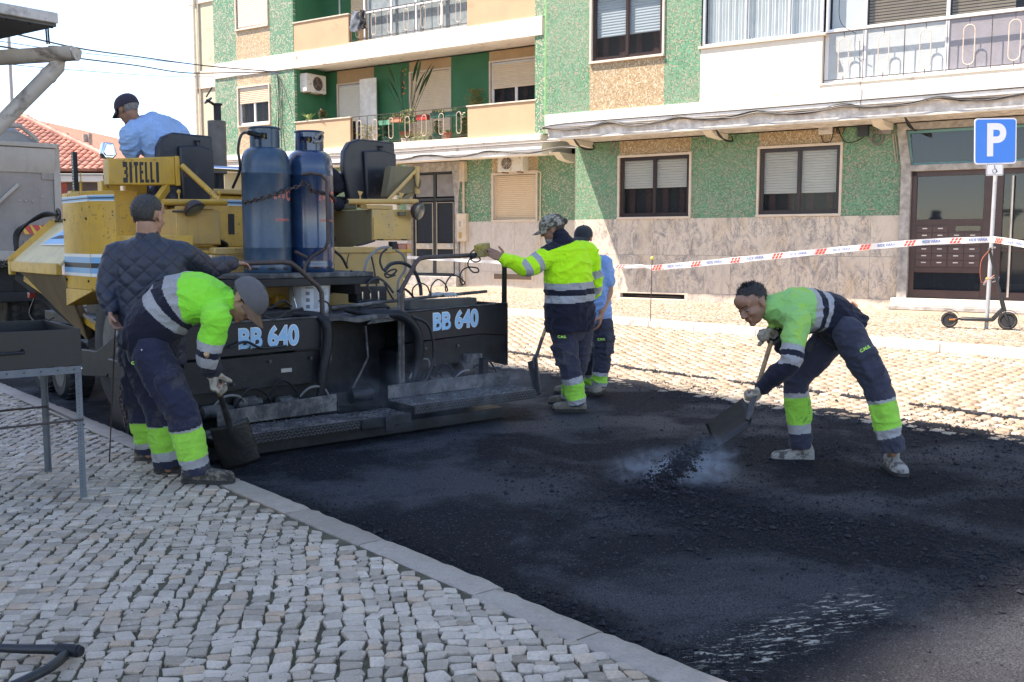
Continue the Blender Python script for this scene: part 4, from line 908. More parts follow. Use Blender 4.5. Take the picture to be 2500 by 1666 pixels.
# washing on the upper railing
rs = random.Random(4); gar = thing('jacket', 'grey and black jacket hung over the upper balcony railing', 'clothes', (-18.9, LU, 7.0), FA)
for dx, mm, w_, h_ in ((0, mat('cloth_grey', (.13,.15,.18), .9, var=.3, vs=9), .20, .52), (.26, mat('cloth_black', (.02,.022,.027), .9, var=.3, vs=9), .12, .48)):
    a = MB(); rings = []
    for k in range(15):
        z = 7.72-h_*k/14; ww = w_*(.35+.65*min(1, k/8))*(1 if k < 12 else .8); rr = []
        for j in range(12): t = 2*PI*j/12; rr.append((-18.86+dx+ww*math.cos(t)+.02*math.sin(k*.9), LU-.03+.05*math.sin(t)+.02*math.sin(3*t+k*.5), z+.02*math.sin(2*t+k)))
        rings.append(rr)
    a.loft(rings); a.build('garment', mm, gar, smooth=70)

# ---- the low house with the tiled roof, far left ------------------------
ho = thing('tiled_roof_house', 'low white house with an orange pantile roof beyond the dump truck', 'house', tuple(at(200, 590, 30)), WO)
HW = mat('house_white', (.80,.78,.76), .8, var=.03); TILE = stone_mat('roof_tile', (.33,.135,.095), (.41,.195,.14), (.20,.085,.065), .3, .3)
eL, eR, ap = at(-160, 398, 28), at(322, 418, 28), at(38, 282, 33)
zE = eR.z; eL.z = zE; bx = Vector((ap.x-7, ap.y, ap.z))
a = MB(); a.box(eL.x, eR.x-.5, 28.5, 36, -.1, zE-.05); a.build('wall', HW, ho, smooth=0)
a = MB(); a.box(eL.x, eR.x-.1, 28.15, 28.5, zE-.28, zE-.10); a.build('eaves', HW, ho, bevel=.02)
a = MB(); k0 = at(153, 500, 28.49).x; a.box(k0, k0+.32, 28.44, 28.5, 0, zE-.3); a.build('red_stripe', mat('red_render', (.36,.09,.07), .8), ho, smooth=0)
k0 = at(165, 445, 28.45); a = MB(); a.box(k0.x, k0.x+1.1, 28.42, 28.5, k0.z-.9, k0.z); a.build('window', mat('window_brown', (.10,.07,.06), .5), ho, smooth=0)
nrm = (eR-eL).cross(ap-eL).normalized(); 
if nrm.z < 0: nrm = -nrm
ex = Vector((1, 0, 0)); ey = nrm.cross(ex).normalized()
if ey.z < 0: ey = -ey
a = MB(); a.add([eL, eR, ap, bx, eL-nrm*.08, eR-nrm*.08, ap-nrm*.08, bx-nrm*.08], [[0, 1, 2, 3], [7, 6, 5, 4]]); a.build('roof', mat('roof_under', (.36,.15,.09), .8), ho, smooth=0)
a = MB(); a.add([ap, eR, eR+Vector((.3, 9, 0)), ap+Vector((.5, 7, 0))], [[0, 1, 2, 3]]); a.build('roof', mat('roof_under', (0,0,0)), ho, smooth=0)
W_ = (eR-eL).length; Lr = (ap-eL).dot(ey); tw, tl = .205, .33; tiles = []
tm = MB()
for hf_ in range(1):
    rings = []
    for k in range(3):
        y = -.04+(tl+.05)*k/2; rr = []
        for j in range(7): t = PI*j/6; rr.append((tw*.5*-math.cos(t)*(1-.06*k), y, .075*math.sin(t)+.02*(1-k/2)+.01))
        rr += [(rr[-1][0], y, rr[-1][2]-.025), (rr[0][0], y, rr[0][2]-.025)]; rings.append(rr)
    tm.loft(rings)
proto = tm.build('roof_tile', TILE, None, smooth=50); tmesh = proto.data; bpy.data.objects.remove(proto)
rot = Matrix((ex, ey, nrm)).transposed().to_4x4(); hz = Vector(ho['_org'])
for r_ in range(int(Lr/tl)+1):
    for c_ in range(int(W_/tw)+1):
        x = (c_+.5)*tw; y = r_*tl; p = eL+ex*x+ey*y
        f = y/Lr; xr = (eR-eL).dot(ex)*(1-f)+(ap-eL).dot(ex)*f
        if x < xr-.02:
            q = p-Vector((0, 0, EYE)); pxx = 1250+FPX*q.x/q.y
            if pxx > -10: tiles.append((q.length, p))
tiles.sort(key=lambda a: a[0]); jm = MB()
for k, (d_, p) in enumerate(tiles):
    M4 = rot.copy(); M4.translation = p-hz
    if k < 300:
        o = bpy.data.objects.new('roof_tile', tmesh); C.objects.link(o); o.parent = ho; o.matrix_local = M4
    else:
        M5 = rot.copy(); M5.translation = p; jm.add([M5 @ v_.co for v_ in tmesh.vertices], [list(pp.vertices) for pp in tmesh.polygons])
if jm.v: jm.build('roof_tiles', TILE, ho, smooth=50, kind='stuff')
a = MB(); n = 22
for k in range(n): p = ap.lerp(eR, k/n); q = ap.lerp(eR, (k+1.15)/n); a.cyl(p+Vector((0, 0, .07)), q+Vector((0, 0, .05)), .12, .10, 8)
a.build('hip_tiles', TILE, ho, smooth=50, kind='stuff')
p = at(208, 330, 32); a = MB(); a.cyl(p-Vector((0, 0, .5)), p+Vector((0, 0, .02)), .09, n=10); a.cyl(p+Vector((.15, 0, -.5)), p+Vector((.15, 0, .05)), .07, n=10); a.build('flue', GREY_ST, ho)

# street lamp pole and overhead wires
p = at(32, 310, 22); pl = thing('pole', 'thin pale pole rising behind the dump truck at the far left', 'pole', (p.x, p.y, 0), WO); a = MB(); a.cyl((p.x, p.y, 0), (p.x, p.y, at(32, 88, 22).z), .05, .035, 10); a.build('shaft', mat('pole_grey', (.42,.40,.40), .5), pl)
def wire(label, l, r=.012, m=CABLE):
    o = thing('overhead_cable', label, 'cable', tuple(at(*l[0])), WO, group='overhead cables'); a = MB(); a.tube(spline([at(*q) for q in l], 8), r, 5); a.build('wire', m, o, smooth=60)
BLU = mat('cable_blue', (.20,.30,.50), .6)
wire('thickest black overhead cable crossing the sky behind the gutter', [(-60, 60, 12), (180, 116, 15), (330, 138, 18), (520, 163, 21.5), (680, 176, 25.5)], .012)
wire('lower sagging black overhead cable ending at the speckled green facade', [(-60, 104, 12), (155, 138, 15), (330, 160, 18), (450, 178, 20.5), (560, 178, 23), (680, 176, 25.5)], .012)
wire('thin blue overhead cable just under the thickest one', [(-60, 92, 12), (180, 127, 15), (400, 150, 20), (680, 178, 25.5)], .006, BLU)
wire('lowest faint blue overhead cable in the sky', [(-60, 148, 12), (160, 170, 15), (460, 188, 21), (680, 180, 25.5)], .006, BLU)
for k, dx in enumerate((0, 3, 6, -4)):
    cable(lb, [(*[F2(678+dx*.4, 176, LU)[0]], LU-.06, F2(678, 176, LU)[1]), (F2(684+dx, 200, LU)[0], LU-.08-.02*k, F2(684, 200, LU)[1]), (F2(685+dx, 250, LU)[0], LU-.06, F2(685, 250, LU)[1]), (F2(683+dx*2, 320, LU)[0], LU-.06, F2(683, 320, LU)[1]), (F2(683+dx*3, 372, LU)[0], LU-.06, F2(683, 372, LU)[1])], .014 if k == 0 else .007)
cable(lb, [(F2(686, 186, LU)[0], LU-.1, F2(686, 186, LU)[1]), (F2(705, 230, LU)[0], LU-.1, F2(705, 230, LU)[1]), (F2(720, 282, LU)[0], LU-.1, F2(720, 282, LU)[1])], .008)

# ---- unseen tall block, added behind the viewer to shade the street ----------
sb = thing('apartment_building', 'unseen plain block added behind the viewer to shade the street', 'building', (-12, 14, 0), ST)
a = MB(); a.box(-30, -10, 13.3, 38, 0, 38.1); a.build('wall', mat('shade_block_render', (.72,.66,.58), .85, var=.05), sb, smooth=0)
# ================================================================== PAVER
def machine_mat(name, col, rough, dustc, dust, chip=.0, chipc=(.06,.035,.025), spec=.5, coat=0, bump=.15, bs=90):
    """painted or bare plate: dust settled unevenly, oil runs, chips down to rust"""
    m, t, b = base_mat(name); v = t.coord()
    n1 = t.noise(v, 2.2, 6, .62); c = t.mix(t.ramp(n1, [(.3, 0), (.75, 1)]), scol(col, .82), scol(col, 1.12))
    n2 = t.noise(v, 7, 8, .72, .5); dm = t.math('MULTIPLY', t.ramp(n2, [(.45, 0), (.72, 1)]), dust); c = t.mix(dm, c, dustc)
    sv = t.coord(scale=(16, 16, 1.1)); c = t.mix(t.math('MULTIPLY', t.ramp(t.noise(sv, 1, 4), [(.55, 0), (.8, 1)]), .35), c, scol(col, .35))
    if chip:
        cm = t.ramp(t.noise(v, 26, 5, .7), [(.70-chip*.12, 0), (.715-chip*.12, 1)]); cm2 = t.math('MULTIPLY', cm, t.ramp(t.noise(v, 3, 2), [(.45, 0), (.6, 1)])); c = t.mix(cm2, c, chipc)
    t.link(c, b.inputs['Base Color']); t.link(t.mix(dm, rough, min(1, rough+.3)), b.inputs['Roughness'])
    b.inputs['Specular IOR Level'].default_value = spec
    if coat: b.inputs['Coat Weight'].default_value = coat; b.inputs['Coat Roughness'].default_value = .15
    t.link(t.bump(t.noise(v, bs, 5, .65), bump, .008), b.inputs['Normal']); return m
YEL = machine_mat('machine_yellow', (.60,.335,.035), .42, (.35,.25,.12), .5, .8)
YELD = machine_mat('machine_yellow_dusty', (.58,.36,.11), .55, (.42,.33,.20), .7, .6)
YELP = machine_mat('hopper_yellow_pale', (.68,.53,.26), .5, (.55,.47,.32), .7, .6)
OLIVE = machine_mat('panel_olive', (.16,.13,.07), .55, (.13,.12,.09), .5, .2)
BLK = machine_mat('screed_black', (.006,.007,.010), .45, (.045,.047,.052), .5, 0, bump=.3, spec=.35)
BLKM = machine_mat('panel_black', (.008,.010,.014), .42, (.03,.034,.04), .35, 0, bump=.12, spec=.35)
GRIME = machine_mat('grimed_plate', (.05,.05,.052), .75, (.26,.25,.235), .95, 0, bump=1.0, bs=70)
RUST = machine_mat('rusty_pipe', (.05,.034,.030), .5, (.12,.085,.07), .6, .8, (.16,.07,.04), bump=.4)
VINYL = mat('seat_vinyl', (.012,.013,.019), .38, var=.25, vs=8, bump=.1, bs=150, dirt=((.05,.05,.06), .1, 9))
CHROME = mat('chrome', (.55,.58,.64), .12, metal=1, var=.05)
STB = mat('stripe_blue', (.15,.36,.56), .45, var=.06); STW = mat('stripe_white', (.70,.68,.62), .5, var=.06); STK = mat('stripe_black', (.02,.019,.018), .5)
HOSE = mat('hose_black', (.014,.015,.018), .42, var=.3, vs=30); HOSEG = mat('hose_grey', (.17,.17,.17), .5, var=.2)
LTB = mat('lettering_blue', (.26,.50,.72), .5, var=.05); LTW = mat('lettering_white', (.72,.72,.70), .5)
pv = thing('road_paver', 'large yellow and black asphalt paver with a black screed lettered BB 640', 'road paver', (4.2, 8, 0), ST)
def P(name, m, mb, parent=None, bevel=.006, **k): return mb.build(name, m, parent or pv, bevel=bevel, **k)
def bxp(name, m, x0, x1, y0, y1, z0, z1, bevel=.006, parent=None, **k): return P(name, m, MB().box(x0, x1, y0, y1, z0, z1), parent, bevel, **k)
def tubep(name, m, pts, r, n=10, sm=0, parent=None, **k): a = MB(); a.tube(spline(pts, sm) if sm else pts, r, n); return P(name, m, a, parent, 0, **k)

# --- screed: footplates with a tread-pattern lip ---
def footplate(x0, x1, y0, y1, z, name='footplate'):
    a = MB(); a.box(x0, x1, y0, y1, z-.012, z); f = P(name, GRIME, a, bevel=.004)
    a = MB(); a.box(x0, x1, y0-.012, y0, z-.075, z-.001); P('lip', BLK, a, f, .003)
    a = MB(); n = int((x1-x0)/.028)
    for k in range(n):
        for j in range(3):
            c = Vector((x0+.014+k*.028+(.014 if j % 2 else 0), y0-.0125, z-.014-j*.022)); s = 1 if (k+j) % 2 else -1
            a.bar(c-Vector((.009, 0, .006*s)), c+Vector((.009, 0, .006*s)), .006, .004, (0, 1, 0))
    a.build('tread_relief', mat('worn_tread', (.06,.06,.065), .45, var=.3), f, smooth=0, kind='stuff')
    rs = random.Random(int(x0*100)); a = MB()     # asphalt crumbs stuck on the plate
    for k in range(int((x1-x0)*420)): r = rs.uniform(.003, .011); a.ball((rs.uniform(x0, x1), y0+(y1-y0)*rs.random()**.7, z+r*.3), (r, r, r*.7), None, 5, 3)
    a.build('crumbs', mat('tar_crumb_grey', (.06,.06,.065), .8, var=.7, vs=60), f, smooth=0, kind='stuff')
    return f
footplate(2.82, 3.98, 6.42, 6.76, .205); footplate(4.47, 5.76, 6.40, 6.76, .265)
a = MB()
for k in range(9): a.box(4.0+k*.052, 4.012+k*.052, 6.44, 6.75, .185, .20)
for k in range(5): a.box(4.0, 4.46, 6.45+k*.07, 6.458+k*.07, .186, .199)
P('grating', GRIME, a, bevel=0)
bxp('bracket', BLK, 4.0, 4.46, 6.42, 6.435, .12, .2); bxp('bracket', BLK, 4.2, 4.28, 6.39, 6.42, .08, .2)
P('upstand', GRIME, MB().prism([(3.0, .215), (3.99, .225), (3.99, .36), (3.0, .33)], 1, 6.765, 6.775)); P('upstand', GRIME, MB().prism([(4.47, .27), (5.78, .27), (5.78, .39), (4.47, .38)], 1, 6.765, 6.775))
a = MB(); a.prism([(4.02, .22), (4.46, .20), (4.46, .33), (4.02, .34)], 1, 6.95, 6.962); a.prism([(6.77, .2), (7.4, .2), (7.4, .34), (6.77, .30)], 0, 4.0, 4.012); P('divider_plate', BLK, a)
bxp('screed_plate', BLK, 2.80, 5.55, 6.58, 7.25, .012, .11); bxp('screed_plate_lip', BLK, 2.80, 5.50, 6.53, 6.575, .03, .12, .004)
bxp('screed_body', BLK, 2.86, 3.98, 7.0, 7.35, .11, .62, .02); bxp('screed_body', BLK, 4.72, 5.56, 7.0, 7.35, .11, .62, .02); bxp('screed_core', BLK, 3.9, 4.8, 7.28, 7.5, .08, .9, .02)
# number panels and the decks behind them
def plate(name, m, poly, y0, y1, **k): return P(name, m, MB().prism(poly, 1, y0, y1), None, .004, **k)
pl1 = plate('number_panel', BLKM, [(2.84, .70), (3.95, .715), (3.95, .955), (2.84, .945)], 6.90, 6.912)
plate('lower_panel', BLK, [(2.84, .44), (3.97, .44), (3.97, .70), (2.84, .68)], 6.93, 6.945)
pl2 = plate('number_panel', BLKM, [(4.70, .70), (5.55, .73), (5.86, .70), (5.86, .99), (4.70, .955)], 6.90, 6.912)
plate('lower_panel', BLK, [(4.72, .46), (5.55, .50), (5.86, .42), (5.86, .70), (5.55, .728), (4.72, .69)], 6.915, 6.93)
P('side_panel', BLKM, MB().prism([(6.90, .42), (7.45, .50), (7.45, .99), (6.90, .99)], 0, 5.86, 5.872))
plate('deck_edge', GRIME, [(2.84, .945), (3.95, .955), (3.95, .968), (2.84, .958)], 6.89, 6.92); plate('deck_edge', GRIME, [(4.70, .957), (5.86, .992), (5.86, 1.0), (4.70, .968)], 6.89, 6.92)
bxp('deck', GRIME, 2.86, 3.94, 6.92, 7.5, .93, .945); bxp('deck', GRIME, 4.72, 5.85, 6.92, 7.5, .945, .958)
a = MB(); n = 14; rings = []
for k in range(n+1): x = 3.97+.72*k/n; zz = .935+.012*math.sin(k*.8); rings.append([(x, 6.86+.015*math.sin(k), zz-.02), (x, 6.86+.015*math.sin(k), zz+.012), (x, 7.5, zz+.03), (x, 7.5, zz-.01)])
a.loft(rings); P('middle_deck', GRIME, a, bevel=0)
plate('deck_fold', GRIME, [(4.36, .88), (4.7, .90), (4.7, .93), (4.40, .93)], 6.88, 6.90)
bxp('plank', mat('sooty_plank', (.09,.085,.08), .8, var=.3, vs=6, bump=.4), 4.9, 5.63, 7.05, 7.17, .96, 1.045, .012)
tubep('push_bar', GRIME, [(4.10, 7.0, 1.02), (5.0, 7.0, 1.07), (5.70, 7.0, 1.10)], .014, 8)
# lettering on both panels: white halo then blue
for x, z, rt in ((3.49, .822, (1, 0, .012)), (5.27, .86, (1, 0, .035))):
    text_obj('BB 640', .205, 'panel_lettering', LTW, pv, (x, 6.8985, z), rt, (0, 0, 1), .0006, .0115, sx=.84); text_obj('BB 640', .205, 'panel_lettering', LTB, pv, (x, 6.8965, z), rt, (0, 0, 1), .0006, .0050, sx=.84)
bxp('screed_back', BLK, 4.73, 5.85, 7.40, 7.44, .25, .944); bxp('screed_back', BLK, 2.86, 3.95, 7.40, 7.44, .25, .929)
# hand rails
tubep('handrail', RUST, [(2.95, 6.9, .96), (2.95, 6.9, 1.30), (3.03, 6.9, 1.385), (3.30, 6.9, 1.39), (3.62, 6.9, 1.395), (3.69, 6.9, 1.385), (3.74, 6.9, 1.35), (3.92, 6.9, 1.20), (3.95, 6.9, 1.15), (3.955, 6.9, .9), (3.955, 6.92, .45)], .019, 12)
tubep('handrail', RUST, [(4.69, 6.9, .40), (4.69, 6.9, 1.10), (4.71, 6.9, 1.16), (4.85, 6.9, 1.37), (4.89, 6.9, 1.405), (4.95, 6.9, 1.415), (5.62, 6.9, 1.435)], .019, 12)
P('flat_rail', BLKM, MB().prism([(5.80, .985), (5.86, .99), (5.86, 1.32), (5.84, 1.44), (5.79, 1.44), (5.805, 1.31)], 1, 6.90, 6.912))
bxp('rail_foot', GRIME, 4.66, 4.72, 6.885, 6.9, .3, 1.12, .003)
# padded hoses draped over the deck
tubep('padded_hose', BLK, [(4.28, 7.1, .99), (4.40, 6.98, .965), (4.55, 6.88, .955), (4.68, 6.84, .93), (4.80, 6.83, .80), (4.83, 6.84, .6), (4.80, 6.86, .40), (4.76, 6.9, .24)], [.02, .035, .038, .042, .046, .044, .038, .03], 14, 5)
tubep('padded_hose', BLK, [(3.70, 7.2, .97), (3.85, 7.0, .98), (3.96, 6.88, .93), (3.97, 6.86, .75), (3.93, 6.86, .55), (3.90, 6.88, .30)], [.02, .03, .040, .040, .038, .03], 14, 5)
tubep('hose', HOSE, [(4.75, 6.82, .93), (4.90, 6.80, .85), (4.96, 6.80, .65), (4.93, 6.82, .45), (4.8, 6.86, .25)], .013, 8, 6)
tubep('link_rod', GRIME, [(4.01, 6.9, .90), (4.02, 6.9, .62), (3.90, 6.9, .42)], .009, 6); tubep('link_rod', GRIME, [(4.38, 6.95, .86), (4.40, 6.95, .60), (4.24, 6.95, .34)], .009, 6)
rs = random.Random(2)
for x, z, r, ln in ((3.3, .33, .055, .16), (3.62, .30, .06, .12), (5.08, .33, .075, .22), (5.38, .42, .085, .14), (4.3, .30, .06, .2), (3.05, .30, .05, .2)):
    a = MB(); a.lathe([(r*.6, 0), (r, .01), (r, ln), (r*.7, ln+.01), (r*.5, ln+.05)], (x-ln/2, 6.93, z), (1, 0, .03), 18); P('hydraulic_motor', [GRIME, BLK, RUST][int(x*10) % 3], a, bevel=0)
for k in range(9):
    x = [3.0, 3.2, 3.45, 3.7, 4.85, 5.0, 5.2, 5.35, 5.45][k]
    tubep('hydraulic_hose', HOSE if k % 3 else HOSEG, [(x, 6.92, .30), (x+.10, 6.84, .42+.04*(k % 3)), (x+.26, 6.88, .38), (x+.32, 6.9, .2)], .009, 6, 5)
bxp('valve_block', GRIME, 5.36, 5.54, 6.86, 6.98, .34, .56, .012); bxp('type_plate', mat('tin_plate', (.35,.33,.30), .5), 3.60, 3.69, 6.925, 6.93, .545, .575, 0)
for x in (3.1, 3.5, 3.85, 4.95, 5.3): a = MB(); a.cyl((x, 6.90, .64), (x, 6.925, .64), .012, n=6); a.cyl((x+.1, 6.90, .49), (x+.1, 6.925, .49), .010, n=6); P('bolts', GRIME, a, bevel=0, kind='stuff')
bxp('step_bracket', BLK, 5.50, 5.56, 6.8, 7.0, .27, .52); tubep('step_hook', BLK, [(5.58, 6.86, .30), (5.58, 6.86, .46), (5.53, 6.86, .46)], .008, 6)
# end plate, tow arm and chain on the kerb side
P('end_plate', BLK, MB().prism([(6.55, .02), (8.3, .02), (8.3, .12), (8.25, .45), (7.75, .52), (7.15, .50), (6.6, .32)], 0, 2.76, 2.785))
bxp('end_box', BLK, 2.755, 2.95, 7.78, 8.3, .44, .60, .01); a = MB(); a.cyl((2.80, 7.98, .58), (2.80, 7.98, .98), .045, n=14); a.cyl((2.80, 7.98, .98), (2.80, 7.98, 1.02), .025, n=10); P('screw_jack', BLKM, a, bevel=0)
P('tow_arm', BLK, MB().prism([(9.2, .36), (9.2, .60), (8.7, .62), (7.6, 1.02), (7.45, 1.02), (7.4, .82), (7.9, .72), (8.5, .42)], 0, 2.80, 2.86)); bxp('tow_arm', BLK, 2.80, 2.90, 7.0, 7.6, .78, .98, .01)
def chain(name, pts, r, m, lk=.03, parent=None):
    c = spline(pts, 8); tot = MB(); L = [0]; 
    for k in range(1, len(c)): L.append(L[-1]+(c[k]-c[k-1]).length)
    d = 0; i = 0; n = 0
    while d < L[-1]-lk*.3:
        while i < len(L)-2 and L[i+1] < d: i += 1
        f = (d-L[i])/max(1e-6, L[i+1]-L[i]); p = c[i].lerp(c[i+1], min(1, f)); t = (c[i+1]-c[i]).normalized(); x, y = ortho(t); s = x if n % 2 else y
        tot.tube([p+t*lk*.62*math.cos(q)+s*lk*.36*math.sin(q) for q in [j*PI/4 for j in range(8)]], r, 4, closed=True); d += lk*.85; n += 1
    return P(name, m, tot, parent, 0, kind=None)
CHN = mat('chain_rusty', (.06,.04,.035), .6, var=.4, vs=40)
chain('chain', [(2.75, 7.95, .44), (2.745, 8.0, .3), (2.745, 7.9, .14), (2.75, 7.86, .04)], .006, CHN, .045)

# --- running gear ---
TYRE = mat('tyre_rubber', (.016,.016,.018), .75, var=.3, vs=15, bump=.4, bs=60, dirt=((.07,.065,.06), .3, 6)); RIM = mat('wheel_rim_dusty', (.11,.10,.09), .7, var=.3, vs=10)
def wheel(x0, x1, y, z, r, tread=28, parent=None, side=-1, name='wheel'):
    a = MB(); w_ = x1-x0; sh = .16*w_
    a.lathe([(r*.55, 0), (r*.62, -.004), (r*.86, -.012), (r*.97, sh*.4), (r, sh), (r, w_-sh), (r*.97, w_-sh*.4), (r*.86, w_+.012), (r*.62, w_+.004), (r*.55, w_)], (x0, y, z), (1, 0, 0), 40)
    w0 = P(name, TYRE, a, parent, 0)
    a = MB()
    for k in range(tread):
        t = 2*PI*k/tread
        for s_, o_ in ((0, 0), (1, PI/tread)):
            tt = t+o_; c = Vector((x0+w_*(.27+.46*s_), y+(r+.004)*math.cos(tt), z+(r+.004)*math.sin(tt))); R = Matrix.Rotation(tt-PI/2, 3, 'X'); a.obox(c, (w_*.42, r*.13, .022), R @ Matrix.Rotation(.35*(1-2*s_), 3, 'Z'))
    a.build('tread', TYRE, w0, smooth=0)
    a = MB(); xx = x0 if side < 0 else x1; s = 1 if side < 0 else -1
    a.lathe([(r*.56, -.004*s), (r*.54, .02*s), (r*.48, .05*s), (r*.30, .06*s), (r*.24, .01*s), (r*.12, -.01*s), (.001, -.012*s)], (xx, y, z), (1, 0, 0), 28)
    for k in range(8): t = 2*PI*k/8; a.ball((xx+.045*s, y+r*.38*math.cos(t), z+r*.38*math.sin(t)), .018, None, 6, 4)
    a.build('rim', RIM, w0); return w0
wheel(2.98, 3.42, 8.72, .63, .62, 26); wheel(5.1, 5.54, 8.72, .63, .62, 26)
for y in (10.28, 10.95): wheel(2.95, 3.2, y, .275, .27, 22); wheel(5.2, 5.45, y, .275, .27, 22)
bxp('chassis', BLK, 3.45, 5.05, 7.6, 11.0, .35, .98, .02)
bxp('axle_fork', RIM, 3.05, 3.2, 10.2, 11.0, .32, .44, .02)

# --- yellow bodywork ---
ys = MB(); ys.prism([(2.9, 9.80), (2.9, 9.07), (3.05, 8.84), (3.25, 8.84), (3.25, 9.80)], 2, 1.12, 1.99)
ys.prism([(9.80, .95), (9.07, 1.11), (9.07, 1.118), (9.80, 1.118)], 0, 2.9, 3.25); sd = P('side_tank', YEL, ys, bevel=.008)
bxp('lower_side_panel', YEL, 3.07, 3.3, 7.95, 8.80, 1.04, 1.46, .01); bxp('upper_side_panel', YEL, 3.05, 3.35, 7.9, 9.0, 1.475, 1.60, .01)
bxp('front_side_panel', YEL, 3.28, 3.5, 8.8, 9.6, 1.0, 1.95, .01)
def stripes(y0, y1, x, z, h, parent=pv):
    for m, a0, a1 in ((STW, 0, .14), (STB, .14, .38), (STK, .38, .60), (STB, .60, .86), (STW, .86, 1)):
        q = MB(); q.box(x-.0025, x-.0005, y0, y1, z+h*a0, z+h*a1); q.build('stripe', m, parent, smooth=0)
stripes(9.074, 9.796, 2.9, 1.24, .20, sd); stripes(9.074, 9.796, 2.9, 1.90, .055, sd); stripes(7.955, 8.795, 3.07, 1.20, .20)
for zz, h in ((1.24, .20), (1.90, .055)):
    for m, a0, a1 in ((STW, 0, .14), (STB, .14, .38), (STK, .38, .60), (STB, .60, .86), (STW, .86, 1)):
        q = MB(); o_ = .0025*.8; q.add([(2.9+.003-.002, 9.065, zz+h*a0), (3.048-.002, 8.839, zz+h*a0), (3.048-.002, 8.839, zz+h*a1), (2.9+.003-.002, 9.065, zz+h*a1)], [[0, 1, 2, 3]]); q.build('stripe', m, sd, smooth=0)
bxp('corner_post', YEL, 3.2, 3.30, 9.0, 9.2, .3, 1.1, .01); a = MB(); a.cyl((3.25, 9.15, .75), (3.18, 9.15, .75), .06, n=14); P('pivot', YEL, a, bevel=0)
for z in (1.2, 1.75): a = MB(); a.ball((2.897, 9.13, z), .012, None, 8, 5); a.ball((2.897, 9.74, z), .012, None, 8, 5); P('bolts', BLK, a, bevel=0, kind='stuff')
# pillar, operator's floor
bxp('console_post', YEL, 3.0, 3.16, 9.0, 9.12, 1.6, 2.08, .01); bxp('inner_post', YEL, 3.2, 3.4, 9.0, 9.05, 1.6, 2.05, .008)
bxp('operator_floor', YEL, 3.05, 5.55, 7.95, 9.6, 1.44, 1.475, .01); bxp('floor_mat', BLK, 3.9, 5.0, 7.9, 8.4, 1.476, 1.495, .003)
bxp('lever', BLK, 3.30, 3.33, 8.95, 8.98, 1.62, 1.92, .01)
# engine hood between the stations
hd = bxp('engine_hood', YEL, 3.7, 5.35, 9.3, 10.6, 1.48, 2.0, .03); bxp('hood_rim', YELD, 3.68, 5.37, 9.27, 10.6, 2.01, 2.06, .012)
for m, a0, a1 in ((STW, 0, .14), (STB, .14, .38), (STK, .38, .60), (STB, .60, .86), (STW, .86, 1)):
    q = MB(); q.box(3.72, 5.33, 9.296, 9.2985, 1.90+.06*a0, 1.90+.06*a1); q.build('stripe', m, hd, smooth=0)
bxp('hood_slot', BLK, 4.30, 4.36, 9.29, 9.299, 1.62, 1.82, 0)
# rear wall of the tractor
P('rear_wall', YELD, MB().prism([(3.5, .90), (5.42, .90), (5.36, 1.44), (3.5, 1.44)], 1, 7.86, 7.90), bevel=.006)
bxp('rear_ledge', YELD, 3.5, 5.25, 7.84, 7.95, 1.445, 1.50, .008); bxp('gear_box', YEL, 3.62, 3.86, 7.7, 7.86, .96, 1.14, .02); bxp('gear_box', YEL, 3.98, 4.08, 7.72, 7.86, 1.0, 1.10, .02)
a = MB(); a.cyl((3.72, 7.8, 1.25), (3.95, 7.8, 1.25), .008, n=6); a.cyl((3.83, 7.8, 1.32), (3.83, 7.8, 1.18), .008, n=6); P('tap', YELD, a, bevel=0)
# work area lettering spots: worn black marks by the bucket
for k, (x, z) in enumerate([(4.50, 1.155), (4.50, 1.10)]): a = MB(); a.ball((x, 7.857, z), (.05, .003, .022), None, 12, 6); P('warning_mark', STK, a, bevel=0)
for k, (x, z, r) in enumerate([(4.60, 1.15, .012), (4.60, 1.09, .015)]): a = MB(); a.add([(x-r, 7.855, z-r), (x+r, 7.855, z), (x-r, 7.855, z+r)], [[0, 1, 2]]); P('warning_mark', STK, a, bevel=0, smooth=0)
# --- stations ---
# kerb-side console with maker's name cut in black
con = P('console', YEL, MB().prism([(2.93, 2.02), (3.50, 2.04), (3.50, 2.29), (2.93, 2.24)], 1, 8.6, 8.75), bevel=.012)
bxp('console_cap', YEL, 3.50, 3.545, 8.595, 8.76, 2.035, 2.295, .008)
rs = random.Random(1)
def name_glyphs(x0, z0, w_, h_):
    """seven narrow stencil letters, each its own raised shape"""
    gw = w_/7.4; sl = .04; a = MB()
    def r(k, x, xe, z, ze):
        X0 = x0+k*gw; f = lambda q, zz: (X0+q*gw*.88, z0+zz*h_+sl*(X0+q*gw-x0))
        p = [f(x, z), f(xe, z), f(xe, ze), f(x, ze)]; a.prism(p, 1, 8.5975, 8.5995)
    r(0, .0, .95, .74, 1); r(0, .30, .95, .40, .60); r(0, .0, .95, 0, .24); r(0, .62, 1.05, .24, .40); r(0, .62, 1.05, .60, .74)
    r(1, .25, .80, 0, 1)
    r(2, .05, 1.0, .82, 1); r(2, .30, .75, 0, .82)
    r(3, .15, .55, 0, 1); r(3, .55, 1.0, .84, 1); r(3, .55, .9, .44, .58); r(3, .55, 1.0, 0, .15)
    r(4, .15, .6, 0, 1); r(4, .6, 1.0, 0, .15)
    r(5, .15, .6, 0, 1); r(5, .6, 1.0, 0, .15)
    r(6, .3, .9, 0, 1)
    return P('maker_lettering', STK, a, con, 0, smooth=0)
name_glyphs(3.045, 2.045, .335, .175)
tubep('console_brace', YEL, [(3.54, 8.55, 2.21), (3.68, 8.35, 2.0), (3.74, 8.25, 1.90)], .024, 12); P('console_strut', YEL, MB().bar((3.45, 8.65, 2.04), (3.28, 8.5, 1.88), .05, .07))
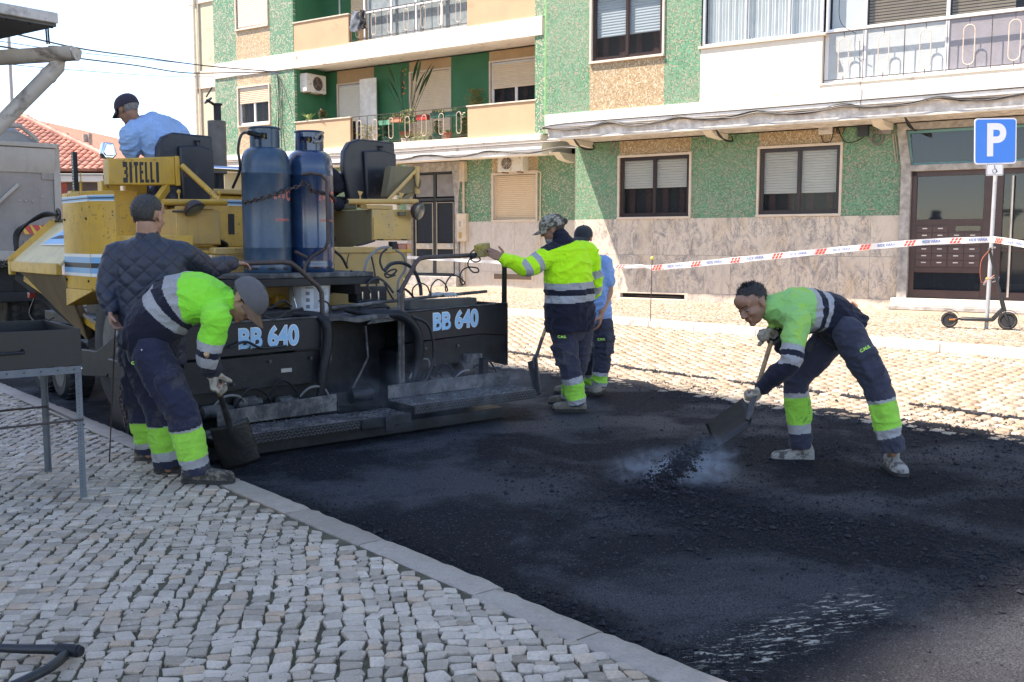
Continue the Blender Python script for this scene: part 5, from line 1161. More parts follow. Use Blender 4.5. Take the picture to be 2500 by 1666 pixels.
tubep('cross_tube', YEL, [(3.22, 8.2, 1.875), (3.78, 8.2, 1.885)], .027, 14); chain('chain', [(3.545, 8.55, 2.23), (3.58, 8.5, 2.15), (3.56, 8.53, 2.12), (3.545, 8.55, 2.20)], .003, CHN, .022)
for x in (3.36, 3.72): a = MB(); a.cyl((x, 8.2, 1.90), (x, 8.2, 1.96), .006, n=6); a.ball((x, 8.2, 1.965), (.018, .008, .02), None, 8, 5); P('wing_screw', YEL, a, bevel=0)
lb_ = bxp('locker', YELD, 3.33, 3.72, 8.2, 8.75, 1.52, 1.82, .008); bxp('locker_door', YELD, 3.345, 3.71, 8.19, 8.199, 1.53, 1.79, .003, lb_)
bxp('locker_rim', YELD, 3.40, 3.66, 8.19, 8.4, 1.822, 1.85, .003)
def worklight(c, d, name='work_light'):
    c = Vector(c); a = MB(); a.lathe([(.001, -.055), (.05, -.048), (.085, -.01), (.09, .02), (.08, .03)], c, d, 20); w_ = P(name, mat('lamp_housing_brown', (.035,.02,.02), .45), a, bevel=0)
    a = MB(); a.lathe([(.078, .03), (.05, .042), (.001, .046)], c, d, 20); a.build('lens', mat('lamp_lens', (.10,.11,.10), .15, spec=.8), w_); return w_
worklight((3.45, 8.12, 1.83), (.25, -.5, -.75)); tubep('lamp_arm', RUST, [(3.30, 8.2, 1.80), (3.38, 8.15, 1.80)], .01, 6)
a = MB(); c = Vector((2.985, 8.8, 2.335)); a.prism([(2.92, 2.29), (2.945, 2.39), (3.03, 2.385), (3.055, 2.29), (3.02, 2.25), (2.95, 2.25)], 1, 8.74, 8.82); hl = P('headlight', CHROME, a, bevel=.012); 
a = MB(); a.prism([(2.955, 2.275), (3.02, 2.275), (3.035, 2.30), (3.01, 2.37), (2.96, 2.375), (2.935, 2.30)], 1, 8.728, 8.74); a.build('bulb_housing', CHROME, hl, bevel=.01)
bxp('headlight_post', YEL, 2.96, 3.01, 8.74, 8.79, 2.05, 2.27, .006); tubep('wire', CABLE, [(3.0, 8.75, 2.25), (2.93, 8.74, 2.1), (2.97, 8.74, 2.0)], .004, 5, 5)
def seat(name, x0, x1, y, z0, z1, lean=0):
    """tall moulded seat back seen from behind: outer shell with rounded corner, raised centre shell with a peaked top"""
    a = MB(); w_ = x1-x0; r = .10*w_/.5
    p = [(x0+.10*w_, z0), (x1-.08*w_, z0), (x1, z0+.25*(z1-z0)), (x1, z1), (x0+.30*w_, z1+.01), (x0+.12*w_, z1-.03), (x0+.02*w_, z1-.12), (x0, z1-.28)]
    a.prism(p, 1, y, y+.09); s = P(name, VINYL, a, bevel=.02, seg=3)
    a = MB(); q0, q1 = x0+.36*w_, x1-.02*w_; zt = z1-.09
    a.prism([(q0+.02, z0-.0), (q1-.06, z0-.0), (q1, z0+.14), (q1, zt-.03), ((q0+q1)/2+.02, zt), (q0, zt-.02)], 1, y-.045, y+.005); a.build('back_shell', VINYL, s, bevel=.018, seg=3)
    a = MB(); a.cyl(((q0+q1)/2+.02, y-.03, zt-.01), ((q0+q1)/2+.02, y-.03, zt+.03), .012, n=10); a.ball(((q0+q1)/2+.02, y-.03, zt+.035), (.024, .02, .012), None, 12, 6); a.build('knob', VINYL, s)
    return s
seat('seat_back', 3.35, 3.86, 8.62, 1.90, 2.49); seat('seat_back', 5.22, 5.83, 8.64, 1.96, 2.56)
bxp('seat_cushion', VINYL, 3.35, 3.85, 8.75, 9.15, 1.86, 1.96, .03, seg=3); bxp('seat_cushion', VINYL, 4.75, 5.6, 8.75, 9.2, 1.93, 2.0, .02, seg=3); bxp('seat_base', OLIVE, 4.9, 5.4, 8.7, 9.1, 1.87, 1.925, .01)
a = MB(); rr = random.Random(6)
for k in range(16): a.ball((5.0+rr.gauss(0, .09), 8.8+rr.gauss(0, .06), 2.14+rr.gauss(0, .08)), (rr.uniform(.07, .12), .06, rr.uniform(.06, .11)), None, 12, 8)
jk = P('tmp', mat('cloth_navy', (.010,.011,.02), .9, var=.3, vs=10), a, bevel=0); bpy.data.objects.remove(jk)
# right station
lr = bxp('locker', YELD, 5.26, 5.72, 8.2, 8.95, 1.56, 1.86, .008); bxp('locker_door', YELD, 5.27, 5.71, 8.19, 8.199, 1.57, 1.78, .003, lr)
P('locker_side_shade', OLIVE, MB().prism([(8.2, 1.56), (8.6, 1.49), (8.95, 1.49), (8.97, 1.855), (8.2, 1.855)], 0, 5.248, 5.259), bevel=0)  # left face of the yellow locker, its shade put into the colour
a = MB()
for x in (5.34, 5.62): a.tube([(x-.03, 8.185, 1.57), (x, 8.18, 1.565), (x+.03, 8.185, 1.57)], .006, 6)
P('hinge', BLK, a, lr, 0)
tubep('cross_tube', YELD, [(4.99, 8.2, 1.925), (5.79, 8.2, 1.945)], .026, 14); bxp('tube_rest', YELD, 5.2, 5.5, 8.2, 8.3, 1.862, 1.90, .004)
a = MB(); a.cyl((4.985, 8.2, 1.925), (4.99, 8.2, 1.925), .020, n=14); P('tube_bore', BLK, a, bevel=0)
tubep('console_post', YELD, [(5.86, 8.3, 2.03), (5.86, 8.3, 2.30)], .027, 14); tubep('console_brace', YELD, [(5.46, 8.22, 1.95), (5.84, 8.3, 2.25)], .018, 12)
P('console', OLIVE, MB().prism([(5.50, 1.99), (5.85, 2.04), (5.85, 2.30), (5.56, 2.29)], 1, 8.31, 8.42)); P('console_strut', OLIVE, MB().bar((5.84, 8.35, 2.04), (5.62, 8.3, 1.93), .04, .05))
chain('chain', [(5.80, 8.27, 2.20), (5.82, 8.26, 2.10), (5.86, 8.26, 2.09), (5.885, 8.27, 2.18)], .003, CHN, .022)
for x in (5.13, 5.60): a = MB(); a.cyl((x, 8.2, 1.94), (x, 8.2, 2.0), .007, n=6); a.prism([(x-.03, 2.03), (x+.03, 2.02), (x+.005, 1.985), (x-.01, 1.985)], 1, 8.196, 8.204); P('wing_screw', YELD, a, bevel=0)
worklight((5.72, 8.10, 1.85), (.3, -.9, -.25)); bxp('lamp_bracket', OLIVE, 5.55, 5.62, 8.15, 8.2, 1.80, 1.84, .004)
bxp('console_frame', YELD, 4.86, 4.98, 8.95, 9.05, 1.5, 2.07, .008); bxp('console_frame', YELD, 4.70, 5.1, 8.94, 8.98, 2.03, 2.07, .004); bxp('side_strip', BLK, 4.74, 4.79, 8.98, 9.0, 1.86, 2.02, .003)
a = MB(); a.prism([(5.40, 2.40), (5.46, 2.29), (5.56, 2.29), (5.60, 2.42), (5.58, 2.44), (5.42, 2.44)], 1, 9.7, 9.8); P('headlight', CHROME, a, bevel=.01)
# roof bar
a = MB(); a.tube([(3.88, 9.0, 2.235), (5.60, 9.0, 2.235)], .025, 12); P('grab_bar', CHROME, a, bevel=0); bxp('bar_post', YELD, 5.60, 5.68, 8.97, 9.03, 1.9, 2.34, .01)
# exhaust
EXH = machine_mat('exhaust_scorched', (.13,.115,.10), .7, (.20,.19,.18), .7, 1.4, (.07,.03,.02), bump=.5)
a = MB(); a.cyl((4.30, 9.5, 2.22), (4.30, 9.5, 2.735), .088, n=24); P('muffler', EXH, a, bevel=.004); a = MB(); a.cyl((4.30, 9.5, 2.06), (4.30, 9.5, 2.22), .055, n=16); P('exhaust_flange', BLK, a, bevel=0); a = MB(); a.cyl((4.31, 9.5, 2.73), (4.31, 9.5, 2.90), .036, n=16); a.lathe([(.036, 0), (.05, .005), (.05, .02), (.036, .02)], (4.31, 9.5, 2.885), n=16); P('exhaust_pipe', BLK, a, bevel=0)
a = MB(); a.lathe([(.0, 0), (.045, .004), (.048, .014), (.0, .018)], (4.225, 9.5, 2.92), (-.75, 0, .8), 14); a.bar((4.27, 9.5, 2.90), (4.20, 9.5, 2.93), .02, .02); a.bar((4.20, 9.5, 2.96), (4.265, 9.5, 3.06), .01, .012); P('rain_flap', BLK, a, bevel=0)
# tail light, rear post
a = MB(); a.box(5.455, 5.555, 8.05, 8.12, 1.455, 1.53); tl_ = P('tail_light', mat('lens_red', (.26,.025,.02), .2, spec=.8), a, bevel=.008); a = MB(); a.box(5.556, 5.605, 8.05, 8.12, 1.455, 1.53); P('tail_light', mat('lens_orange', (.55,.14,.03), .2, spec=.8), a, bevel=.008)
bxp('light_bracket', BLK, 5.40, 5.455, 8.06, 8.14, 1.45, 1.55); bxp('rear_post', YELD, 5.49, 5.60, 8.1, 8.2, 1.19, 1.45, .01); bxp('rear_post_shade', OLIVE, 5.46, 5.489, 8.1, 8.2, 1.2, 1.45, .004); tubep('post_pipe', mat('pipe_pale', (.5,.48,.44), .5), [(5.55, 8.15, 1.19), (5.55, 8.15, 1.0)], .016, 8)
# gas-bottle shelf and guard
bxp('bottle_shelf', GRIME, 3.38, 4.64, 7.22, 7.78, 1.255, 1.295, .008); bxp('shelf_beam', BLK, 3.0, 4.7, 7.22, 7.27, 1.19, 1.254, .006); bxp('shelf_bracket', BLK, 3.5, 3.56, 7.3, 7.9, 1.1, 1.25); bxp('shelf_bracket', BLK, 4.5, 4.56, 7.3, 7.9, 1.1, 1.25)
tubep('bottle_guard', RUST, [(4.02, 7.30, 2.09), (4.07, 7.25, 2.10), (4.15, 7.22, 2.09), (4.19, 7.2, 2.04), (4.19, 7.2, 1.55), (4.17, 7.22, 1.49), (4.10, 7.3, 1.43), (4.04, 7.32, 1.36), (4.03, 7.32, 1.24)], .014, 10); tubep('bottle_guard', RUST, [(3.95, 7.32, 1.47), (4.06, 7.32, 1.42)], .013, 8)
# loops of hose and cable over the back
cw = [([(4.66, 7.2, 1.40), (4.72, 7.0, 1.46), (4.86, 6.95, 1.47)], HOSEG, .010), ([(4.60, 7.1, 1.26), (4.62, 7.1, 1.40), (4.74, 7.1, 1.52), (4.92, 7.15, 1.55)], HOSEG, .012)]
def px(l, u): return [hit(ST, x, y, 1, u) for x, y in l]
for l, u_, m, r in [
    ([(890, 660), (900, 630), (925, 608), (950, 603)], 7.2, HOSEG, .012), ([(965, 610), (985, 625), (990, 655), (972, 690), (972, 740)], 7.2, HOSEG, .010),
    ([(938, 662), (955, 645), (985, 643), (1010, 660), (1025, 695), (1028, 722)], 7.1, HOSE, .016), ([(935, 660), (928, 640), (932, 620), (945, 608)], 7.3, HOSE, .010),
    ([(905, 715), (897, 700), (905, 685), (925, 680), (945, 695), (960, 715)], 7.2, HOSE, .011), ([(940, 668), (960, 658), (968, 662), (955, 672), (940, 668), (945, 678), (965, 672)], 7.2, HOSE, .008),
    ([(857, 660), (862, 680), (872, 690), (883, 680), (890, 662)], 7.3, HOSE, .010), ([(816, 612), (835, 630), (848, 655)], 7.7, HOSE, .012),
    ([(846, 655), (848, 635), (852, 620)], 7.7, CABLE, .005), ([(938, 690), (950, 715), (965, 735), (985, 730)], 7.0, HOSE, .008), ([(970, 712), (985, 705), (1000, 715), (1010, 727)], 6.95, HOSE, .010),
    ([(905, 620), (912, 650), (918, 690), (922, 712)], 7.4, CABLE, .008), ([(870, 600), (890, 596), (915, 588)], 7.8, HOSE, .009),
    ([(1008, 725), (1008, 705), (1025, 692), (1043, 700), (1052, 722), (1053, 700), (1068, 683), (1085, 692), (1093, 708), (1088, 710), (1090, 690), (1105, 672), (1125, 680), (1135, 692), (1128, 694), (1123, 680), (1128, 662), (1143, 653), (1165, 655), (1168, 664), (1155, 665), (1144, 652), (1143, 640), (1150, 632), (1168, 628), (1172, 636), (1160, 640), (1150, 634), (1148, 620), (1158, 610), (1166, 606)], 6.88, HOSE, .0065),
    ([(652, 748), (640, 760), (652, 776), (680, 776), (705, 760), (740, 752)], 6.95, CABLE, .006), ([(620, 745), (660, 752), (690, 735), (712, 748)], 7.2, HOSE, .009), ([(545, 760), (560, 775), (585, 782), (610, 770), (640, 768), (690, 762)], 6.88, CABLE, .006),
    ([(778, 735), (800, 740), (806, 765), (805, 790)], 6.93, HOSE, .007), ([(560, 850), (600, 835), (640, 850), (700, 845)], 6.86, HOSE, .010), ([(1000, 925), (1020, 885), (1045, 878), (1050, 905)], 6.86, HOSEG, .008)]:
    tubep('hose', m, px(l, u_), r, 7, 6)
rr = random.Random(14)
for k in range(5): tubep('cable_coil', HOSE, [(4.62+.13*math.cos(t)+rr.uniform(-.02, .02), 7.15+.03*k+.02*math.sin(t*2), .98+.012*k+.02*abs(math.sin(t))) for t in [j*PI/4 for j in range(9)]], .009, 6, 4)
bxp('valve_block', BLK, 4.55, 4.86, 7.35, 7.5, 1.02, 1.16, .01)
a = MB()
for x in (4.60, 4.68, 4.76): a.cyl((x, 7.34, .99), (x, 7.34, 1.12), .008, n=6)
P('spindle', CHROME, a, bevel=0)
P('tool_tray', BLK, MB().prism([(3.15, .95), (3.9, .955), (3.88, 1.02), (3.18, 1.01)], 1, 7.06, 7.075)); a = MB()
for k in range(90): r = rr.uniform(.01, .03); a.ball((rr.uniform(3.3, 3.75), 7.14+rr.uniform(0, .2), .96+rr.uniform(0, .05)*1), (r, r, r*.8), None, 5, 4)
P('spilt_asphalt', TAR, a, bevel=0, smooth=0, kind='stuff')
# remote box on the rail
rbx = thing('control_box', 'small worn yellow remote control box held on the end of the right handrail', 'control box', (5.45, 6.88, 1.45), ST)
c = hit(ST, 1178, 615, 1, 6.86); R = Matrix.Rotation(-.15, 3, 'Y') @ Matrix.Rotation(.5, 3, 'Z'); a = MB(); a.obox(c+Vector((0, 0, .015)), (.15, .10, .11), R); a.build('casing', machine_mat('box_yellow_worn', (.42,.30,.05), .5, (.18,.17,.14), .9, 1), rbx, bevel=.01)
a = MB(); a.cyl(c+Vector((.02, -.05, .0)), c+Vector((.02, -.08, .01)), .012, n=8); a.build('switch', BLK, rbx); a = MB(); a.tube([c+Vector((-.07, 0, -.02)), c+Vector((-.13, -.01, -.05))], .016, 8); a.build('plug', BLK, rbx)
# --- hopper ---
H = MB(); A0, A1, B0, B1 = (2.85, 11.42, 1.35), (3.25, 11.20, 1.75), (3.25, 9.8, 1.77), (2.85, 9.8, 1.335)
def slab(p, th=.03): 
    n = (Vector(p[1])-Vector(p[0])).cross(Vector(p[2])-Vector(p[0])).normalized()*th; a = MB(); q = [Vector(x) for x in p]; a.add(q+[x+n for x in q], [[0, 1, 2, 3], [7, 6, 5, 4], [0, 4, 5, 1], [1, 5, 6, 2], [2, 6, 7, 3], [3, 7, 4, 0]]); return a
hw = P('hopper_wing', YELP, slab([B1, A0, A1, B0]), bevel=.006)
P('wing_edge', YEL, MB().bar((2.84, 11.44, 1.33), (3.25, 11.22, 1.76), .07, .09)); P('wing_beam', YEL, MB().box(2.825, 2.88, 9.82, 11.40, 1.235, 1.345), bevel=.008); P('wing_nose', YEL, MB().box(2.82, 2.9, 11.38, 11.47, 1.20, 1.38), bevel=.01)
P('wing_top_edge', BLK, MB().bar((3.25, 11.2, 1.765), (3.27, 9.8, 1.79), .04, .03))
P('hopper_underside', mat('underside_tan', (.20,.13,.06), .6, var=.3, vs=3), slab([(2.86, 11.2, 1.24), (2.86, 9.75, 1.24), (3.05, 9.75, .62), (3.3, 10.2, .62)], .02)); P('wing_rib', YEL, MB().bar((2.9, 11.1, 1.17), (3.12, 9.5, .72), .06, .06)); P('push_frame', BLK, MB().bar((2.92, 11.38, 1.2), (3.3, 9.9, .55), .12, .10))
P('hopper_wing', YELP, slab([(5.65, 11.42, 1.35), (5.65, 9.8, 1.335), (5.25, 9.8, 1.77), (5.25, 11.2, 1.75)]), bevel=.006); bxp('hopper_floor', BLK, 3.2, 5.3, 9.8, 11.6, .7, .8); bxp('push_roller', BLK, 3.1, 5.4, 11.6, 11.85, .45, .65, .08, seg=4)
n0 = Vector(A0); n1 = Vector(B1); up_ = (Vector(A1)-n0)
def onwing(a, b, off): p = Vector(B1).lerp(Vector(A0), a); q = Vector(B0).lerp(Vector(A1), a); nn = (Vector(A0)-Vector(B1)).cross(Vector(B0)-Vector(B1)).normalized(); nn = nn if nn.x < 0 else -nn; return p.lerp(q, b)+nn*off
for m, a0, a1, b0, b1, o_ in ((STW, .02, .70, .40, .78, .006), (LTB, .10, .68, .44, .74, .008), (STK, .30, .62, .55, .63, .010)):
    a = MB(); a.add([onwing(a0, b0, o_), onwing(a1+.05, b0, o_), onwing(a1-.1, b1, o_), onwing(a0, b1, o_)], [[0, 1, 2, 3]]); a.build('sticker', m, hw, smooth=0)
rr = random.Random(3)
for k in range(3): tubep('hose', HOSE, [(3.22-.01*k, 11.05+.04*k, 1.83), (3.12, 11.25+.05*k, 1.84-.02*k), (2.98, 11.55+.08*k, 1.66), (2.95, 11.6+.03*k, 1.45)], .016, 7, 6)
a = MB(); a.tube([(3.24+.0, 11.1+.06*math.cos(t), 1.83+.06*math.sin(t)) for t in [j*PI/6 for j in range(12)]], .014, 6, closed=True); P('shackle', RUST, a, bevel=0)
a = MB(); a.box(2.88, 2.94, 10.95, 11.02, .97, 1.03); P('marker_lamp', mat('lens_red', (0,0,0)), a, bevel=.006)
tubep('hose', HOSE, [(2.94, 10.98, .98), (2.9, 11.05, .8), (2.92, 10.8, .72), (2.95, 10.4, .8)], .008, 6, 6)
# depth scale and pins on the tank
a = MB(); p = hit(ST, 185, 470, 0, 3.1); a.box(3.08, 3.12, p.y-.03, p.y+.03, 1.995, 2.40); sc_ = P('depth_scale', STK, a, bevel=.002)
a = MB()
for k in range(13): a.box(3.078, 3.0795, p.y-.02, p.y+(.02 if k % 2 else .0), 2.05+k*.026, 2.055+k*.026)
a.build('scale_marks', LTW, sc_, smooth=0); bxp('scale_foot', YEL, 3.04, 3.16, p.y-.06, p.y+.06, 1.99, 2.03); a = MB(); a.cyl((3.1, p.y-.16, 1.99), (3.1, p.y-.16, 2.12), .012, n=8); a.cyl((3.1, p.y-.16, 2.12), (3.1, p.y-.16, 2.2), .005, n=6); P('grease_pin', YEL, a, bevel=0)

# --- gas bottles, chain ---
def paint_blue(): return machine_mat('bottle_blue', (.016,.052,.095), .33, (.10,.14,.18), .35, .5, (.12,.06,.04), coat=.2, bump=.06)
def bottle_mat2(): return machine_mat('bottle_blue_glossy', (.010,.036,.095), .18, (.10,.16,.24), .18, .2, (.10,.06,.05), coat=.7, bump=.04)
LOGO = mat('logo_red', (.62,.16,.12), .5)
def bottle(x, y, label, m, tape=False):
    t = thing('gas_bottle', label, 'gas bottle', (x, y, 1.297), ST, group='blue gas bottles on the paver shelf'); z = 1.297; r = .192
    a = MB(); a.lathe([(r*.97, 0), (r*1.0, .01), (r*1.0, .06), (r*.985, .075), (r*.985, .10), (r, .12), (r, .20), (r*1.008, .205), (r, .21), (r, .79), (r*1.012, .795), (r*1.012, .805), (r, .81), (r*.995, .87), (r*.96, .93), (r*.86, .975), (r*.70, 1.0), (r*.5, 1.01), (.02, 1.015)], (x, y, z), n=48); a.build('body', m, t, smooth=50)
    # collar guard with handle openings
    a = MB(); rc = .118; th = .008; z0, z1 = z+.995, z+1.16; N_ = 40
    for k in range(N_):
        t0, t1 = 2*PI*k/N_, 2*PI*(k+1)/N_; ops = (k % 20) in (2, 3, 4, 5, 6, 7)
        for (a0, a1) in (((z0, z0+.07), (z1-.045, z1)) if ops else ((z0, z1),)):
            q = [(x+rr_*math.cos(tt), y+rr_*math.sin(tt), zz) for zz in (a0, a1) for rr_ in (rc, rc-th) for tt in (t0, t1)]
            a.add(q, [[0, 1, 5, 4], [3, 2, 6, 7], [4, 5, 7, 6], [1, 0, 2, 3], [0, 4, 6, 2], [1, 3, 7, 5]])
    a.tube([(x+rc*math.cos(q), y+rc*math.sin(q), z1) for q in [2*PI*j/40 for j in range(40)]], .009, 6, closed=True); co_ = a.build('collar', m, t, smooth=40); co_.rotation_euler = (0, 0, 0)
    a = MB(); a.cyl((x, y, z+1.01), (x, y, z+1.09), .02, n=12); a.cyl((x-.03, y-.03, z+1.07), (x+.04, y+.03, z+1.07), .014, n=10); a.cyl((x, y, z+1.09), (x, y, z+1.12), .028, n=12); a.build('valve', mat('brass_valve', (.20,.15,.08), .4, metal=.7), t)
    # foot ring slots
    for k in (-.55, .15, .8):
        an = -PI/2-ST.a*0+k-.45; a = MB(); c = Vector((x+r*1.002*math.cos(an), y+r*1.002*math.sin(an), z+.035)); tn = Vector((-math.sin(an), math.cos(an), 0)); n_ = Vector((math.cos(an), math.sin(an), 0))
        a.obox(c, (.05, .006, .018), Matrix((tn, n_, Vector((0, 0, 1)))).transposed()); a.build('slot', DARKIN, t, bevel=.003)
    # curved print: each letter set round the shell
    def print_round(txt, size, zz, start, name):
        an = start
        for ch in txt:
            if ch != ' ':
                p = Vector((x+(r+.0012)*math.cos(an), y+(r+.0012)*math.sin(an), zz)); tn = (-math.sin(an), math.cos(an), 0)
                text_obj(ch, size, name, LOGO, t, p, tn, (0, 0, 1), .0004, .0006, sx=1)
            an += size*(.30 if ch in 'l' else .36 if ch == 'r' else .56)/r
        return an
    s0 = -1.66; e_ = print_round('galp', .058, z+.62, s0, 'print'); print_round('propano', .04, z+.43, s0+.03, 'print')
    a = MB(); c_an = e_+.16; N_ = 14; vs = []
    for rr_ in (.022, .038):
        for k in range(N_): q = 2*PI*k/N_+.5; an = c_an+rr_*math.cos(q)/r; vs.append((x+(r+.0016)*math.cos(an), y+(r+.0016)*math.sin(an), z+.625+1.25*rr_*math.sin(q)))
    a.add(vs, [[k, k+1, N_+k+1, N_+k] for k in range(N_-2)]); a.build('emblem', LOGO, t, smooth=0)
    if tape:
        a = MB(); a.tube(spline([(x-.02, y-rc-.012, z1-.06), (x+.03, y-rc-.02, z1-.02), (x+.06, y-rc+.0, z1-.04), (x+.03, y-rc-.02, z1-.08), (x-.03, y-rc-.015, z1-.09)], 6), .012, 7, False); a.build('tape', mat('duct_tape', (.20,.19,.17), .5), t)
    return t
bottle(3.80, 7.50, 'dull blue gas bottle with a hose, left of the two on the paver', paint_blue())
bottle(4.215, 7.52, 'glossier blue gas bottle with tape on its collar, right of the two', bottle_mat2(), True)
tubep('gas_hose', HOSE, [(3.74, 7.47, 2.39), (3.62, 7.42, 2.405), (3.55, 7.4, 2.38), (3.53, 7.42, 2.27), (3.555, 7.45, 2.12), (3.56, 7.6, 1.98)], .011, 8, 6); a = MB(); a.cyl((3.62, 7.42, 2.405), (3.70, 7.45, 2.40), .02, n=10); P('hose_nut', BLK, a, bevel=0)
chn = thing('chain', 'rusty chain lashed round the two blue gas bottles', 'chain', (4, 7.3, 1.8), ST)
def arc(cx, cy, r, a0, a1, z0, z1, n=9): return [(cx+r*math.cos(a0+(a1-a0)*k/n), cy+r*math.sin(a0+(a1-a0)*k/n), z0+(z1-z0)*(k/n)**1.5) for k in range(n+1)]
c1 = arc(3.80, 7.50, .203, PI*1.02, PI*1.62, 1.86, 1.96)+[(4.0, 7.30, 2.0), (4.03, 7.29, 2.03)]; c2 = [(4.03, 7.29, 2.03), (4.08, 7.29, 1.99)]+arc(4.215, 7.52, .203, PI*1.36, PI*1.98, 1.96, 1.86)
for c_ in (c1, c2): o = chain('links', c_, .0055, CHN, .036, chn)

# bucket, gloves, bag of clothes
bk = thing('bucket', 'white plastic bucket with a black rim and printed label standing by the rear wall', 'bucket', (4.15, 7.45, .955), ST); x, y, z = 4.15, 7.45, .95
a = MB(); a.lathe([(.15, 0), (.155, .01), (.178, .27), (.178, .275), (.15, .275), (.14, .02)], (x, y, z), n=32); a.build('body', mat('bucket_white', (.52,.53,.55), .45, var=.08, dirt=((.12,.12,.12), .15, 8)), bk)
a = MB(); a.lathe([(.180, .255), (.190, .26), (.190, .315), (.184, .325), (.176, .325), (.176, .26)], (x, y, z), n=32); a.build('rim', BLK, bk); 
LINE = mat('label_print', (.16,.17,.19), .6); LAB = mat('label_paper', (.58,.59,.61), .6); a = MB()
def curved(a, a0, a1, z0, z1, rad_, cx=x, cy=y):
    n = 8; vs = [(cx+(rad_(zz))*math.cos(a0+(a1-a0)*k/n), cy+(rad_(zz))*math.sin(a0+(a1-a0)*k/n), zz) for zz in (z0, z1) for k in range(n+1)]; a.add(vs, [[k, k+1, n+2+k, n+1+k] for k in range(n)])
rf = lambda zz: .1555+.0235*(zz-z-.01)/.26+.002; rf2 = lambda zz: rf(zz)+.001
curved(a, -PI*.80, -PI*.30, z+.03, z+.24, rf); a.build('label', LAB, bk, smooth=60); a = MB()
for k in range(22): curved(a, -PI*.60, -PI*(.60-.10*rr.uniform(.7, 1)), z+.05+k*.0078, z+.053+k*.0078, rf2); curved(a, -PI*.48, -PI*(.48-.12*rr.uniform(.5, 1)), z+.05+k*.0078, z+.053+k*.0078, rf2)
curved(a, -PI*.72, -PI*.60, z+.215, z+.225, rf2)
for k in range(3): curved(a, -PI*.72, -PI*.66, z+.05+k*.055, z+.08+k*.055, rf2)
a.build('label_print', LINE, bk, smooth=60); a = MB(); a.tube(spline([(x-.185, y-.02, z+.27), (x-.20, y-.1, z+.15), (x-.185, y-.12, z+.05)], 5), .003, 5); a.build('handle', CHROME, bk)
pl = thing('cloth_bundle', 'dark navy jacket slumped against the right seat', 'clothes', (5.0, 8.75, 2.0), ST); a = MB()
for k in range(18): a.ball((4.98+rr.gauss(0, .10), 8.80+rr.gauss(0, .04), 2.13+rr.gauss(0, .06)), (rr.uniform(.07, .13), .06, rr.uniform(.06, .12)), Matrix.Rotation(rr.uniform(-1, 1), 3, 'Y'), 14, 9)
jk = a.build('cloth', mat('cloth_navy_dark', (.010,.011,.02), .9, var=.3, vs=10, bump=.6, bs=14), pl); m_ = jk.modifiers.new('r', 'REMESH'); m_.mode = 'VOXEL'; m_.voxel_size = .014; m_.use_smooth_shade = True
pl = thing('green_rag', 'bright green rag tucked behind the right seat', 'cloth', (5.75, 8.5, 2.3), ST); a = MB(); a.tube(spline(px([(968, 462), (972, 440), (978, 415), (986, 410), (990, 418)], 8.42), 6), [.01, .02, .03, .028, .02]*4+[.03, .02, .02, .02, .01], 8); a.build('cloth', mat('rag_green', (.22,.50,.14), .9, var=.2), pl)
pl = thing('bag', 'shiny black plastic bag on the paver floor behind the right bottle', 'bag', (4.9, 8.4, 1.5), ST); a = MB()
for k in range(8): a.ball((4.86+rr.gauss(0, .05), 8.5+rr.gauss(0, .05), 1.56+rr.gauss(0, .03)), (.10, .08, .08), None, 12, 8)
j2 = a.build('film', mat('black_film', (.012,.012,.014), .22, bump=.8, bs=16), pl); m_ = j2.modifiers.new('r', 'REMESH'); m_.mode = 'VOXEL'; m_.voxel_size = .014; m_.use_smooth_shade = True
pl = thing('hose_coil', 'heap of black hose coiled beside the left bottle', 'hose', (3.9, 8.5, 1.5), ST)
for k in range(7): a = MB(); a.tube([(3.78+.10*math.cos(t)+.02*math.sin(k), 8.45+.05*math.sin(t)+.015*k, 1.50+.10*abs(math.sin(t/2))*(1-.08*k)) for t in [j*PI/8 for j in range(16)]], .013, 6, closed=True); a.build('loop', HOSE, pl)
gv = thing('glove', 'grey work glove lying on the plank by the push bar', 'glove', (5.3, 7.0, 1.08), ST); a = MB(); b0 = hit(ST, 1055, 720, 1, 7.0)
a.ball(b0+Vector((.06, 0, .0)), (.06, .03, .022), None, 14, 8)
for k in range(5): a.tube(spline([b0+Vector((.07+.016*k, -.02, .0)), b0+Vector((.10+.028*k, -.03, .008)), b0+Vector((.125+.030*k, -.04, -.022))], 4), .010, 7)
a.ball(b0, (.04, .03, .02), None, 12, 8); o = a.build('leather', mat('glove_grey', (.36,.37,.38), .85, var=.3, vs=30, bump=.4), gv); m_ = o.modifiers.new('r', 'REMESH'); m_.mode = 'VOXEL'; m_.voxel_size = .005; m_.use_smooth_shade = True
# ================================================================== DUMP TRUCK
TRK = machine_mat('tipper_grey', (.29,.25,.22), .6, (.33,.30,.27), .6, .3, (.10,.07,.05), bump=.3); TRL = machine_mat('tipper_pale', (.42,.37,.32), .65, (.42,.39,.35), .5, .2, bump=.2)
tk = thing('dump_truck', 'dusty grey tipper truck backed up at the far left beyond the hopper', 'truck', (3.7, 16.6, 0), ST)
def T(name, m, mb, parent=None, bevel=.01, **k): return mb.build(name, m, parent or tk, bevel=bevel, **k)
U0 = 16.6; VL, VR = 2.55, 4.90
T('tailgate', TRK, MB().box(VL, VR-.1, U0, U0+.07, 1.40, 2.72)); T('tailgate_top', TRL, MB().prism([(U0-.02, 2.60), (U0-.08, 2.80), (U0-.06, 2.98), (U0+.05, 3.0), (U0+.05, 2.60)], 0, VL, VR-.08)); T('tailgate_rim', TRL, MB().box(VL, VR-.05, U0-.08, U0+.06, 2.99, 3.06))
